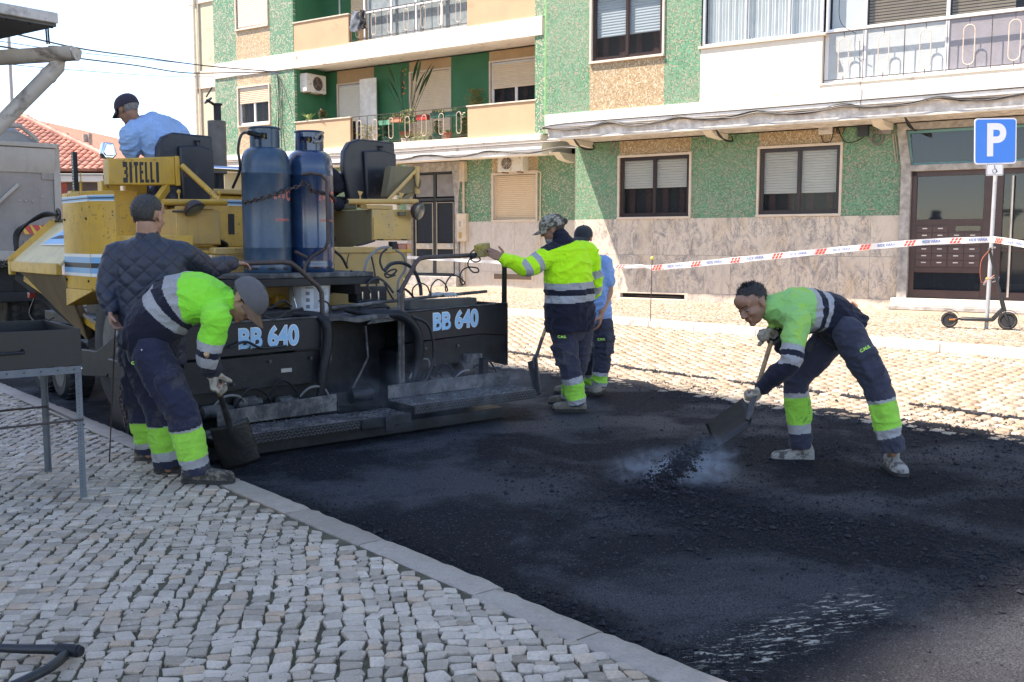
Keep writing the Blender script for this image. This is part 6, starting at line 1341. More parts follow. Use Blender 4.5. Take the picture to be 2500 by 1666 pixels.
T('rear_post', TRL, MB().box(VR-.10, VR, U0-.03, U0+.12, 1.35, 3.06)); T('rear_post', TRL, MB().box(VL-.02, VL+.06, U0-.03, U0+.12, 1.35, 3.06)); T('lower_lip', TRL, MB().box(VL, VR, U0-.14, U0+.05, 1.27, 1.41)); T('tub_side', TRK, MB().box(VR-.06, VR, U0+.1, U0+5, 1.35, 3.0)); T('tub_side', TRK, MB().box(VL, VL+.06, U0+.1, U0+5, 1.35, 3.0)); T('tub_front', TRK, MB().box(VL, VR, U0+5, U0+5.1, 1.35, 3.2))
rings = []
for k in range(13): x = VL+.1+(VR-.35-VL)*k/12; h = .30*math.sin(min(1, (12-k)/2.2)*PI/2)*(1+.06*math.sin(k*2)); rings.append([(x, U0+.05, 3.06), (x, U0+.10, 3.06+h*.55), (x, U0+.5, 3.06+h), (x, U0+3, 3.06+h), (x, U0+4, 3.05)])
a = MB(); a.loft(rings); T('tarpaulin', mat('tarp_grey', (.26,.25,.24), .8, var=.2, vs=4, bump=.5, bs=9), a, bevel=0)
a = MB(); a.tube([(VL, U0-.02, 3.30), (VR-.55, U0-.02, 3.30), (VR-.38, U0-.02, 3.16), (VR-.3, U0-.02, 3.08)], .035, 8); T('tarp_rail', TRL, a, bevel=0)
T('brace', TRL, MB().bar((3.9, U0-.04, 2.05), (4.28, U0-.04, 2.42), .03, .05)); T('gusset', TRK, MB().box(VR-.28, VR-.1, U0-.02, U0, 2.5, 2.62))
a = MB()
for x, z in ((4.12, 2.25), (4.62, 2.24), (4.3, 2.17), (4.38, 2.17), (4.48, 2.17)): a.ball((x, U0-.005, z), .018, None, 8, 5)
T('rivets', TRL, a, bevel=0, kind='stuff')
cb = T('chevron_board', mat('chevron_red', (.50,.05,.04), .45), MB().box(4.27, 4.68, U0-.19, U0-.18, 1.66, 1.80), bevel=0)
for k in range(3): x = 4.30+k*.13; a = MB(); a.prism([(x, 1.66), (x+.065, 1.66), (x+.065-.10+.1*(k == 9), 1.80), (x-.10+.04, 1.80)], 1, U0-.193, U0-.1905); a.build('chevron', mat('chevron_yellow', (.62,.42,.06), .45), cb, smooth=0)
T('tail_lamp', mat('lamp_dusty', (.24,.20,.18), .5), MB().box(4.27, 4.62, U0-.22, U0-.15, 1.46, 1.58), bevel=.02)
a = MB(); a.box(4.74, 4.80, U0-.1, U0-.06, 1.95, 2.0); T('side_marker', mat('lens_red', (0,0,0)), a, bevel=.004)
a = MB(); a.box(VL, 4.2, U0-.12, U0-.10, 1.16, 1.26); 
rr = random.Random(9)
for k in range(260): r = rr.uniform(.008, .022); a.ball((rr.uniform(3.7, 4.35), U0-.15+rr.uniform(-.03, .03), 1.22+rr.uniform(-.06, .04)), r, None, 5, 3)
T('asphalt_spill', mat('glossy_tar', (.02,.02,.022), .25, var=.6, vs=80), a, bevel=0, smooth=0, kind='stuff')
T('chassis', BLK, MB().box(3.3, 4.2, U0+.2, U0+7, .75, 1.2)); T('underride_bar', BLK, MB().box(2.75, 4.7, U0+.05, U0+.15, .62, .78)); T('mudguard', BLK, MB().box(2.65, 3.3, U0+.35, U0+.38, .55, 1.2)); T('mudguard', BLK, MB().box(4.15, 4.85, U0+.35, U0+.38, .75, 1.2))
for u_ in (U0+.95, U0+2.3):
    for x in (2.62, 2.92, 4.2, 4.52): wheel(x, x+.28, u_, .52, .52, 30, tk)
T('cab', mat('cab_white', (.55,.54,.52), .4), MB().box(VL+.1, VR-.1, U0+5.6, U0+7.4, .9, 2.75), bevel=.08)

# ================================================================== NEAR HOUSE EAVES (top left)
eh = thing('eaves', 'corner of a low roof with half-round gutter and downpipe, nearest at the top left', 'roof corner', tuple(at(160, 200, 5.0)), WO)
ST_E = mat('eave_board_grey', (.48,.45,.42), .7, var=.2, vs=5, bump=.2, dirt=((.14,.12,.10), .2, 6), streak=.3); UND = mat('eave_underside', (.10,.10,.10), .8, var=.2, vs=6, dirt=((.05,.05,.05), .2, 9))
c0 = at(138, 40, 4.6); c1 = at(138, 66, 4.6); dirw = Vector((-.82, .57, 0)); dirf = Vector((-.62, -.785, .0)).normalized()
corner = c1.copy(); th_ = c0.z-c1.z
a = MB(); q = [corner, corner+dirf*2.2, corner+dirf*2.2+dirw*.9, corner+dirw*.9]
q = [Vector(x) for x in q]; a.add(q+[x+Vector((0, 0, .012)) for x in q], [[0, 1, 2, 3], [7, 6, 5, 4], [0, 4, 5, 1], [1, 5, 6, 2], [2, 6, 7, 3], [3, 7, 4, 0]]); a.build('soffit', UND, eh, smooth=0)
a = MB(); rings = []
for f in (0, 1):
    b = corner+dirf*2.2*f+Vector((0, 0, .012)); o_ = Vector((.785, -.62, 0)); rings.append([b, b+o_*.02, b+o_*.02+Vector((0, 0, th_)), b+dirw*.9+Vector((0, 0, th_)), b+dirw*.9])
a.loft(rings); a.build('fascia', ST_E, eh, bevel=.004)
g0 = at(172, 118, 4.7); gd = Vector((-1, .02, -.055)).normalized(); a = MB(); rings = []
sx_ = Vector((.03, -1, 0)).normalized()
for k in range(8):
    b = g0+gd*(-.02+.35*k/1.0*.5); rings.append([b+sx_*.058*math.cos(t)+Vector((0, 0, -.058*math.sin(t))) for t in [PI*j/10 for j in range(11)]]+[b+sx_*.050*math.cos(t)+Vector((0, 0, -.050*math.sin(t))) for t in [PI*j/10 for j in range(11)][::-1]])
GUT = mat('gutter_zinc', (.46,.42,.38), .5, var=.15, vs=6, dirt=((.16,.13,.11), .25, 8)); a.loft(rings); a.build('gutter', GUT, eh, smooth=50)
a = MB(); b = g0+gd*-.025; a.add([b+sx_*.06*math.cos(t)+Vector((0, 0, -.06*math.sin(t))) for t in [PI*j/10 for j in range(11)]]+[b-gd*.004+sx_*.06*math.cos(t)+Vector((0, 0, -.06*math.sin(t))) for t in [PI*j/10 for j in range(11)]], [list(range(11)), list(range(11, 22))[::-1]]+[[j, j+1, j+12, j+11] for j in range(10)]); a.build('gutter_cap', GUT, eh, smooth=0)
d0, d1, d2, d3 = at(138, 115, 4.72), at(139, 150, 4.72), at(125, 178, 4.72), at(-40, 345, 4.62)
a = MB(); a.tube([d0, d1, d1.lerp(d2, .5)+Vector((.012, 0, 0)), d2, d3], [.036, .036, .036, .036, .034], 18); a.build('downpipe', GUT, eh, smooth=60)
a = MB(); 
for p, q_ in ((d1, d0), (d2, d3)): a.cyl(p.lerp(q_, .02), p.lerp(q_, .02)+(q_-p).normalized()*.02, .0385, n=18)
a.build('pipe_joint', GUT, eh); a = MB(); h0 = at(112, 70, 4.72); h1 = at(115, 108, 4.72); a.tube([h0, h1], .004, 6); a.tube([h0+Vector((.01, 0, 0)), h1+Vector((.01, 0, 0))], .004, 6); a.build('gutter_hook', BLK, eh); a = MB()
for k in range(7): p = corner+dirf*(.02+.10*k)+Vector((.0, -.005, -.006)); a.ball(p, (.008, .008, .006), None, 6, 4)
a.build('drip_crust', BLK, eh, kind='stuff')

# ================================================================== GRILL TRAY ON ITS STAND (left)
GRL = machine_mat('tray_black', (.008,.008,.010), .4, (.03,.03,.034), .3, 0, bump=.05); ANG = machine_mat('angle_iron', (.11,.13,.15), .5, (.22,.21,.20), .6, .6, (.13,.08,.05), bump=.2)
A = Vector((-2.42, 5.55, 0)); sd_ = Vector((-.62, .785, 0)); fr_ = Vector((-.80, -.60, 0)); z0, z1 = .86, 1.065; LS, LF = .80, 1.35
gr = thing('grill_tray', 'black steel tray with a bar handle on a slotted angle-iron stand beside the kerb', 'tray stand', tuple(A+Vector((0, 0, .1))), WO)
def wallp(p, q, zz0, zz1, th=.004): d = (q-p).normalized(); n = Vector((-d.y, d.x, 0))*th; a = MB(); v = [p, q, q+n, p+n]; a.add([x+Vector((0, 0, zz0)) for x in v]+[x+Vector((0, 0, zz1)) for x in v], [[0, 3, 2, 1], [4, 5, 6, 7], [0, 1, 5, 4], [1, 2, 6, 5], [2, 3, 7, 6], [3, 0, 4, 7]]); return a
Bq, Cq, Dq = A+fr_*LF, A+fr_*LF+sd_*LS, A+sd_*LS
tr_ = wallp(A, Bq, z0, z1).build('tray', GRL, gr, bevel=.0015); wallp(Bq, Cq, z0, z1).build('tray_side', GRL, tr_, smooth=0); wallp(Cq, Dq, z0, z1).build('tray_side', GRL, tr_, smooth=0); wallp(Dq, A, z0, z1).build('tray_side', GRL, tr_, smooth=0)
a = MB(); v = [A, Bq, Cq, Dq]; a.add([x+Vector((0, 0, z0)) for x in v]+[x+Vector((0, 0, z0+.006)) for x in v], [[0, 3, 2, 1], [4, 5, 6, 7]]); a.build('tray_floor', GRL, tr_, smooth=0)
of = Vector((.60, -.80, 0))*1.0; hN = Vector((fr_.y, -fr_.x, 0)); hN = hN if hN.y < 0 else -hN; hz_ = .955
h0, h1 = A+fr_*.30, A+fr_*.60; a = MB(); a.tube(spline([h0+Vector((0, 0, hz_+.01)), h0+hN*.035+Vector((0, 0, hz_)), h0+fr_*.03+hN*.04+Vector((0, 0, hz_-.003)), h1-fr_*.03+hN*.04+Vector((0, 0, hz_-.003)), h1+hN*.035+Vector((0, 0, hz_)), h1+Vector((0, 0, hz_+.01))], 5), .008, 8); a.build('handle', GRL, tr_)
for p, q in ((A, Bq), (A, Dq), (Bq, Cq), (Dq, Cq)): a = wallp(p, q, z0-.045, z0-.003); o = a.build('frame_rail', ANG, gr, bevel=.001)
holes = MB()
for k in range(16): p = A+fr_*(.04+k*.085)+hN*.003; holes.cyl(p+Vector((0, 0, z0-.022)), p+hN*.001+Vector((0, 0, z0-.022)), .005, n=8)
holes.build('rail_holes', DARKIN, gr, smooth=0, kind='stuff')
for p in (A, Bq, Cq, Dq):
    ci = 1 if p in (A, Dq) else -1; di = fr_*ci; ei = sd_*(1 if p in (A, Bq) else -1); a = MB()
    a.add([p+Vector((0, 0, .1)), p+di*.035+Vector((0, 0, .1)), p+di*.035+ei*.003+Vector((0, 0, .1)), p+di*.003+ei*.003+Vector((0, 0, .1)), p+di*.003+ei*.035+Vector((0, 0, .1)), p+ei*.035+Vector((0, 0, .1))]+[x+Vector((0, 0, z0-.046)) for x in (p, p+di*.035, p+di*.035+ei*.003, p+di*.003+ei*.003, p+di*.003+ei*.035, p+ei*.035)], [[0, 1, 2, 3, 4, 5], [11, 10, 9, 8, 7, 6]]+[[j, (j+1) % 6, 6+(j+1) % 6, 6+j] for j in range(6)])
    lg = a.build('leg', ANG, gr, bevel=.001); h = MB()
    for k in range(34): pp = p+di*.02-ei*.0008+Vector((0, 0, .14+k*.02)); h.cyl(pp, pp+ei*-.0006, .0028, n=6)
    h.build('leg_holes', DARKIN, lg, smooth=0, kind='stuff')
for p, q, zz in ((A, Bq, .55), (A, Dq, .52), (Dq, Cq, .52), (Bq, Cq, .55)): a = MB(); a.tube([p+Vector((0, 0, zz)), q+Vector((0, 0, zz-.01))], .007, 6); a.build('cross_rod', RUST, gr, smooth=40)
a = MB(); a.ball(A+hN*.004+Vector((0, 0, z0-.02)), .008, None, 8, 5); a.build('bolt', CHROME, gr)

# black pipe tool lying bottom left
pt = thing('breaker_bar', 'black tee-handled bar lying on the cobbles in the bottom left corner', 'tool', tuple(hit(WO, 180, 1590, 2, .12)), WO)
def gp(x, y, z): return hit(WO, x, y, 2, z)
a = MB(); a.tube([gp(-60, 1580, .135), gp(60, 1585, .135), gp(150, 1586, .135)], [.014, .016, .018], 12); a.build('shaft', HOSE, pt); a = MB(); a.cyl(gp(140, 1586, .135), gp(192, 1590, .135), .022, n=16); a.cyl(gp(192, 1590, .135), gp(199, 1591, .135), .018, n=16); a.build('collar', BLK, pt, bevel=.002)
a = MB(); a.tube(spline([gp(165, 1592, .13), gp(130, 1625, .13), gp(75, 1655, .13), (gp(0, 1690, .13))], 5), .017, 12); a.build('hose', HOSE, pt)

# ================================================================== SIGN, SCOOTER, TAPE
sg = thing('parking_sign', 'blue parking sign with a wheelchair plate on a leaning grey pole', 'traffic sign', (6.61, 13.82, .34), WO); b0 = Vector((6.61, 13.82, .34)); top = at(2438, 300, 13.9)
a = MB(); a.cyl(b0, top, .027, n=14); a.build('post', mat('galvanised', (.42,.43,.44), .45, metal=.3, var=.12, dirt=((.22,.2,.18), .1, 20)), sg)
fx = Vector((.975, .22, 0)).normalized(); ctr = at(2425, 346, 13.84); tilt = Matrix.Rotation(rad(-2.2), 3, 'Y'); fz = (tilt @ Vector((0, 0, 1))).normalized(); fx = (fx-fz*fx.dot(fz)).normalized(); fy = fz.cross(fx).normalized()
def rrect(w_, h_, r, c, off, th, name, m, par):
    pts = []
    for cx, cz, a0 in ((w_/2-r, h_/2-r, 0), (-w_/2+r, h_/2-r, PI/2), (-w_/2+r, -h_/2+r, PI), (w_/2-r, -h_/2+r, 1.5*PI)):
        for j in range(6): t = a0+PI/2*j/5; pts.append(c+fx*(cx+r*math.cos(t))+fz*(cz+r*math.sin(t))+fy*off)
    n = len(pts); a = MB(); a.add(pts+[p+fy*th for p in pts], [list(range(n)), list(range(n, 2*n))[::-1]]+[[j, n+j, n+(j+1) % n, (j+1) % n] for j in range(n)]); return a.build(name, m, par, smooth=30)
SGN = mat('sign_blue', (.012,.20,.72), .35, var=.02); SGW = mat('sign_white', (.80,.80,.80), .4, var=.02)
pn = rrect(.66, .62, .05, ctr, -.045, .006, 'sign_panel', SGW, sg); rrect(.625, .585, .038, ctr, -.048, .0025, 'sign_face', SGN, pn)
text_obj('P', .60, 'sign_letter', SGW, sg, ctr+fx*-.005-fy*.0495+fz*-.005, fx, fz, .0006, .018, sx=1.02)
c2 = at(2423, 415, 13.83); p2 = rrect(.27, .165, .02, c2, -.045, .004, 'plate', SGW, sg); rrect(.255, .15, .016, c2, -.0465, .001, 'plate_border', STK, p2); rrect(.243, .138, .014, c2, -.0478, .001, 'plate_face', SGW, p2)
def wc(x, z): return c2+fx*x+fz*z-fy*.050
a = MB(); R_ = .030; a.tube([wc(-.005+R_*math.cos(t), -.022+R_*math.sin(t)) for t in [PI*.75+1.45*PI*j/12 for j in range(13)]], .0038, 5); a.tube([wc(-.004, .030), wc(-.002, .0), wc(.022, .0), wc(.032, -.034), wc(.042, -.030)], .0045, 5); a.tube([wc(-.003, .018), wc(.016, .018)], .0038, 5); a.ball(wc(-.004, .047), .009, None, 8, 6); a.build('wheelchair_symbol', STK, p2)
sc = thing('kick_scooter', 'black electric kick scooter locked to the sign post on the far pavement', 'scooter', (6.5, 13.8, .34), WO)
rw, fwv = at(2318, 778, 13.95), at(2460, 782, 13.62); rw.z = .34+.115; fwv.z = .34+.125; dr = (fwv-rw).normalized(); dr.z = 0; dr.normalize(); nr = Vector((-dr.y, dr.x, 0))
SCB = mat('scooter_black', (.02,.021,.023), .4, var=.1); ORG = mat('reflector_orange', (.75,.25,.04), .4)
for c, r, nm in ((rw, .112, 'wheel'), (fwv, .125, 'wheel')):
    a = MB(); a.tube([c+dr*(r-.022)*math.cos(t)+Vector((0, 0, (r-.022)*math.sin(t))) for t in [2*PI*j/24 for j in range(24)]], .022, 8, closed=True); w_ = a.build(nm, TYRE, sc, smooth=60); a = MB(); a.lathe([(r*.62, -.012), (r*.66, -.004), (r*.66, .004), (r*.62, .012), (r*.55, .0)], c, nr, 20)
    for k in range(5): t = 2*PI*k/5+.3; a.bar(c, c+dr*r*.66*math.cos(t)+Vector((0, 0, r*.66*math.sin(t))), .012, .014, nr)
    a.cyl(c-nr*.02, c+nr*.02, .028, n=10); a.build('rim', SCB, w_)
a = MB(); d0 = rw+dr*.14+Vector((0, 0, .02)); d1 = fwv-dr*.17+Vector((0, 0, .01)); a.bar(d0, d1, .15, .045); a.build('deck', SCB, sc, bevel=.012); text_obj('NINEBOT', .026, 'deck_lettering', CABLE_G, sc, (d0+d1)/2-nr*.0765+Vector((.05, 0, 0)), dr, (0, 0, 1), .0004) if False else None
a = MB(); a.bar(d1-dr*.02, fwv-dr*.07+Vector((0, 0, .16)), .06, .05, nr); a.bar(rw, d0, .05, .03); a.build('neck', SCB, sc, bevel=.01)
st0 = fwv-dr*.045+Vector((0, 0, .13)); st1 = at(2416, 610, 13.7); a = MB(); a.tube([st0, st0.lerp(st1, .25)], .030, 12); a.tube([st0.lerp(st1, .2), st1], .019, 12); a.build('stem', SCB, sc)
a = MB(); a.bar(fwv, st0, .035, .10, nr); a.build('fork', SCB, sc, bevel=.01); a = MB(); q = fwv+Vector((0, 0, .05))-nr*.035-dr*.02; a.bar(q, q+Vector((0, 0, .06))-dr*.015, .012, .02); a.build('reflector', ORG, sc, smooth=0); a = MB(); a.box(rw.x-.03, rw.x+.05, rw.y-.075, rw.y-.065, rw.z, rw.z+.02); a.build('reflector', ORG, sc, smooth=0)
a = MB()
for c, r, a0, a1 in ((rw, .14, .15, 1.05), (fwv, .145, -.05, .55)):
    pts = [c+dr*-r*math.cos(PI*t)*-1+Vector((0, 0, r*math.sin(PI*t))) for t in [a0+(a1-a0)*j/10 for j in range(11)]]; rings = [[p+nr*.03, p-nr*.03, p-nr*.03+Vector((0, 0, .006)), p+nr*.03+Vector((0, 0, .006))] for p in pts]; a.loft(rings)
a.build('mudguard', SCB, sc, smooth=50)
a = MB(); a.tube([st1+nr*.22+Vector((-.02, 0, .0)), st1+nr*.05, st1-nr*.05, st1-nr*.22+Vector((.02, 0, .02))], .012, 8); a.ball(st1, (.03, .03, .025), None, 10, 6); a.bar(st1-nr*.1, st1-nr*.2+dr*.07, .01, .01); a.build('handlebar', SCB, sc)
a = MB(); a.tube(spline([st1-nr*.1, at(2395, 640, 13.65), at(2397, 690, 13.7), st1.lerp(st0, .4)], 6), .004, 5); a.build('brake_cable', mat('cable_orange', (.55,.16,.08), .5), sc)
lk = thing('lock', 'cable lock with a yellow key end joining the scooter to the post', 'lock', tuple(at(2425, 682, 13.8)), WO); a = MB(); l0 = at(2412, 682, 13.76); a.tube([at(x, y, Y) for x, y, Y in ((2410, 684, 13.74), (2430, 678, 13.70), (2440, 677, 13.72), (2438, 684, 13.76), (2422, 690, 13.78))], .008, 7); a.build('shackle', ANG, lk); a = MB(); a.cyl(at(2409, 682, 13.72), at(2403, 697, 13.72), .018, n=10); a.build('barrel', ANG, lk); a = MB(); a.cyl(at(2411, 679, 13.72), at(2409, 683, 13.72), .019, n=10); a.build('key_cap', mat('key_yellow', (.6,.42,.05), .5), lk)

# barrier tape, a flat printed band
TAPE = mat('tape_white', (.80,.79,.77), .5, var=.02); TRED = mat('tape_red', (.68,.08,.045), .5, var=.02); TBLU = mat('tape_blue', (.08,.15,.36), .5, var=.02)
tp = thing('barrier_tape', 'white barrier tape with red slashes and blue lettering tied to the sign post', 'barrier tape', tuple(at(1900, 620, 13)), WO)
def tape_run(pts, wid, txt, first=0, per=.62):
    c = spline(pts, 10); L = [0]
    for k in range(1, len(c)): L.append(L[-1]+(c[k]-c[k-1]).length)
    def pos(d):
        i = max(0, min(len(L)-2, next((j for j in range(len(L)-1) if L[j+1] >= d), len(L)-2))); f = (d-L[i])/(L[i+1]-L[i]); t = (c[i+1]-c[i]).normalized(); return c[i].lerp(c[i+1], f), t
    def up(t): n = Vector((0, 0, 1))-t*t.z; return n.normalized()
    a = MB(); vs = []; n = 80
    for k in range(n+1): p, t = pos(L[-1]*k/n); u_ = up(t); w_ = wid/2; wob = Vector((.0, .008*math.sin(k*.5), 0)); vs += [p-u_*w_+wob, p+u_*w_-wob]
    a.add(vs, [[2*k, 2*k+2, 2*k+3, 2*k+1] for k in range(n)]); a.build('band', TAPE, tp, smooth=60)
    d = first
    while d < L[-1]-.15:
        for k in range(3):
            for lo, hi in ((-.42, -.03), (.03, .42)):
                p, t = pos(d+k*.048); u_ = up(t); f = u_.cross(t).normalized(); f = f if f.y < 0 else -f; sk = .05; q = MB()
                q.add([p+u_*wid*lo+t*(sk*lo)+f*.012, p+u_*wid*lo+t*(sk*lo+.034)+f*.012, p+u_*wid*hi+t*(sk*hi+.034)+f*.012, p+u_*wid*hi+t*(sk*hi)+f*.012], [[0, 1, 2, 3]]); q.build('slash', TRED, tp, smooth=0)
        if d+.48 < L[-1]:
            p, t = pos(d+.17+.18); u_ = up(t); f = u_.cross(t).normalized(); f = f if f.y < 0 else -f; text_obj(txt, wid*.62, 'tape_lettering', TBLU, tp, p+f*.013, t, u_, .0004, .0015, sx=.80)
        d += per
s_p = at(2422, 585, 13.79)
tape_run([at(1590, 655, 15.2), at(1700, 645, 14.9), at(1850, 630, 14.5), at(2050, 610, 14.2), at(2250, 592, 14.0), s_p], .085, 'REDE VIÁRIA', .03, .60)
tape_run([s_p, at(2460, 590, 13.5), at(2530, 602, 13.1)], .088, 'REDE VIÁRIA', .08, .60); tape_run([at(985, 628, 17.0), at(1200, 640, 16.4), at(1400, 650, 15.8), at(1590, 651, 15.2)], .05, 'REDE VIÁRIA', 3.2, .6)
a = MB(); k_ = at(1560, 650, 15.15); a.ball(k_, (.09, .02, .025), None, 10, 6); a.ball(k_+Vector((.12, 0, -.02)), (.08, .015, .018), Matrix.Rotation(.4, 3, 'Y'), 10, 6); a.build('knot', TAPE, tp)
sk_ = thing('stake', 'thin steel stake with a yellow cap holding up the tape', 'stake', tuple(at(1588, 765, 15.2)), WO); b = at(1588, 765, 15.2); b.z = .335; a = MB(); a.cyl(b, at(1592, 634, 15.2), .007, n=6); a.build('rod', RUST, sk_); a = MB(); a.ball(at(1592, 631, 15.2), .028, None, 10, 6); a.build('cap', mat('cap_yellow', (.55,.5,.08), .5), sk_)
for k in range(0): pass
ss = thing('string_line', 'thin string line stretched low along the far pavement', 'string', tuple(at(1900, 790, 13)), WO); a = MB(); p0, p1, p2_ = ST.w((11.95, 4.2, .40)), ST.w((11.95, 11.5, .40)), ST.w((11.95, 18, .40)); a.tube([p0, p1, p2_], .004, 4); a.build('string', CABLE_G, ss, smooth=0)
for i, (px_, py_, lab) in enumerate([(2420, 828, 'white paper scrap on the gutter line below the sign')]): p = hit(ST, px_, 850, 2, .26); t = thing('litter', lab, 'litter', tuple(p), ST); a = MB(); a.ball(p+Vector((0, 0, .01)), (.04, .025, .014), None, 8, 5); a.build('scrap', SGW, t)
# ================================================================== PEOPLE
_lat = np.random.default_rng(77).random((48, 48, 48))
def vn3(P_, f):
    q = P_*f+100; i = np.floor(q).astype(int); w_ = q-i; w_ = w_*w_*(3-2*w_); o = 0
    for dx in (0, 1):
        for dy in (0, 1):
            for dz in (0, 1):
                o = o+_lat[(i[:, 0]+dx) % 48, (i[:, 1]+dy) % 48, (i[:, 2]+dz) % 48]*np.where(dx, w_[:, 0], 1-w_[:, 0])*np.where(dy, w_[:, 1], 1-w_[:, 1])*np.where(dz, w_[:, 2], 1-w_[:, 2])
    return o
def capsule(mb, p0, p1, r0, r1, n=14):
    p0, p1 = Vector(p0), Vector(p1); d = p1-p0
    if d.length < 1e-5: return mb.ball(p0, r0, None, n, n//2)
    d.normalize(); pts = []; rs = []
    for t in (1.0, .92, .7, .38): pts.append(p0-d*r0*t); rs.append(max(.0015, r0*math.sqrt(1-t*t)))
    pts += [p0, p1]; rs += [r0, r1]
    for t in (.38, .7, .92, 1.0): pts.append(p1+d*r1*t); rs.append(max(.0015, r1*math.sqrt(1-t*t)))
    return mb.tube(pts, rs, n)
def limb(mb, pts, rs, n=18, end=True):
    """one limb as a rounded tube through its joints"""
    k = 6; c = spline(pts, k); r = np.interp(np.linspace(0, len(pts)-1, len(c)), range(len(pts)), rs); mb.tube(c, list(r), n)
    mb.ball(c[0], r[0], None, n, 8); end and mb.ball(c[-1], float(r[-1])*.98, None, n, 8)
def oval_loft(mb, cs, sides, ws, n=26, pw=2.3):
    rings = []
    for k in range(len(cs)):
        t = (cs[min(k+1, len(cs)-1)]-cs[max(k-1, 0)]).normalized(); s = (sides[k]-t*sides[k].dot(t)).normalized(); f = t.cross(s); rr = []
        for j in range(n):
            a = 2*PI*j/n; ca, sa = math.cos(a), math.sin(a); e = 2/pw
            rr.append(cs[k]+s*ws[k][0]*math.copysign(abs(ca)**e, ca)+f*ws[k][1]*math.copysign(abs(sa)**e, sa))
        rings.append(rr)
    mb.loft(rings)
def torso(mb, J, prof, ext=None):
    """spine from below the hips to the neck; prof = [(t, half width, half depth)] with t 0 hips .. 1 neck"""
    sp = [J['pelvis'], J['waist'], J['chest'], J['neck']]; c = spline(sp, 10); L = [0]
    for k in range(1, len(c)): L.append(L[-1]+(c[k]-c[k-1]).length)
    s0 = (J['hipR']-J['hipL']).normalized(); s1 = (J['shR']-J['shL']).normalized(); cs, ss, ws = [], [], []
    for t in np.linspace(prof[0][0], prof[-1][0], 18):
        if t < 0: p = c[0]+(c[0]-c[2]).normalized()*(-t*L[-1])+(J.get('droop', Vector())*(-t))
        else:
            d = t*L[-1]; i = max(0, min(len(L)-2, int(np.searchsorted(L, d))-1)); f = (d-L[i])/(L[i+1]-L[i]); p = c[i].lerp(c[i+1], f)
        cs.append(p); ss.append(s0.lerp(s1, float(np.clip(t, 0, 1)))); ws.append((np.interp(t, [q[0] for q in prof], [q[1] for q in prof]), np.interp(t, [q[0] for q in prof], [q[2] for q in prof])))
    oval_loft(mb, cs, ss, ws); return c, L
def hand(mb, wr, d, n, curl, thumb, sc=1.0, fat=1.0, splay=.010):
    """palm, four fingers of unequal length with three joints each, thumb leaving the side of the palm"""
    d = Vector(d).normalized(); n = Vector(n); n = (n-d*n.dot(d)).normalized(); s = d.cross(n)*thumb; wr = Vector(wr)
    capsule(mb, wr-d*.03, wr+d*.02, .025*sc*fat, .026*sc*fat)
    for k, (off, L, fl) in enumerate([(.030, .088, .070), (.010, .092, .079), (-.011, .088, .073), (-.030, .080, .057)]):
        kn = wr+(s*off+d*L)*sc; capsule(mb, wr+(s*off*.55+d*.015)*sc, kn, .0155*sc*fat, .0125*sc*fat, 10); p = kn; a = 0; dd = d+s*(off*.25+splay*(1.5-k)*2)
        for q, (fr, cu) in enumerate([(.45, 55), (.30, 75), (.25, 50)]):
            a += rad(cu)*curl; v = (dd*math.cos(a)+n*math.sin(a)).normalized(); e = p+v*fl*fr*1.12*sc; capsule(mb, p, e, (.0098-.0012*q)*sc*fat, (.0088-.0012*q)*sc*fat, 9); p = e
    b = wr+(s*.026+d*.022+n*.006)*sc; v1 = (s*.75+d*.62+n*(.2+.5*curl)).normalized(); m1 = b+v1*.040*sc; v2 = (v1*.6+d*.5+n*(.2+.7*curl)-s*.3*curl).normalized(); m2 = m1+v2*.030*sc; e = m2+v2*.022*sc
    capsule(mb, b, m1, .0155*sc*fat, .0125*sc*fat, 10); capsule(mb, m1, m2, .0118*sc*fat, .0105*sc*fat, 10); capsule(mb, m2, e, .0105*sc*fat, .0085*sc*fat, 10)
def headprims(mb, H, c, sc):
    def q(x, y, z): return c+H @ (Vector((x, y, z))*sc)
    def e(x, y, z, rx, ry, rz): mb.ball(q(x, y, z), (rx*sc, ry*sc, rz*sc), H, 20, 14)
    e(0, -.012, .035, .076, .098, .083); e(0, .025, -.02, .064, .068, .085); e(0, .035, -.068, .049, .050, .042); e(0, .070, -.094, .022, .020, .017); e(0, .06, .055, .058, .042, .045)
    capsule(mb, q(0, .086, .020), q(0, .110, -.022), .0085*sc, .0135*sc); 
    for s in (-1, 1):
        e(.012*s, .100, -.028, .009, .010, .008); e(.036*s, .064, -.022, .024, .024, .022); e(.079*s, -.006, -.004, .009, .021, .032); e(.083*s, -.012, .010, .007, .016, .018)
        capsule(mb, q(.014*s, .090, .030), q(.045*s, .074, .032), .0095*sc, .0085*sc)
    capsule(mb, q(-.020, .088, -.053), q(.020, .088, -.053), .0068*sc, .0068*sc); capsule(mb, q(-.016, .086, -.064), q(.016, .086, -.064), .0075*sc, .0075*sc)
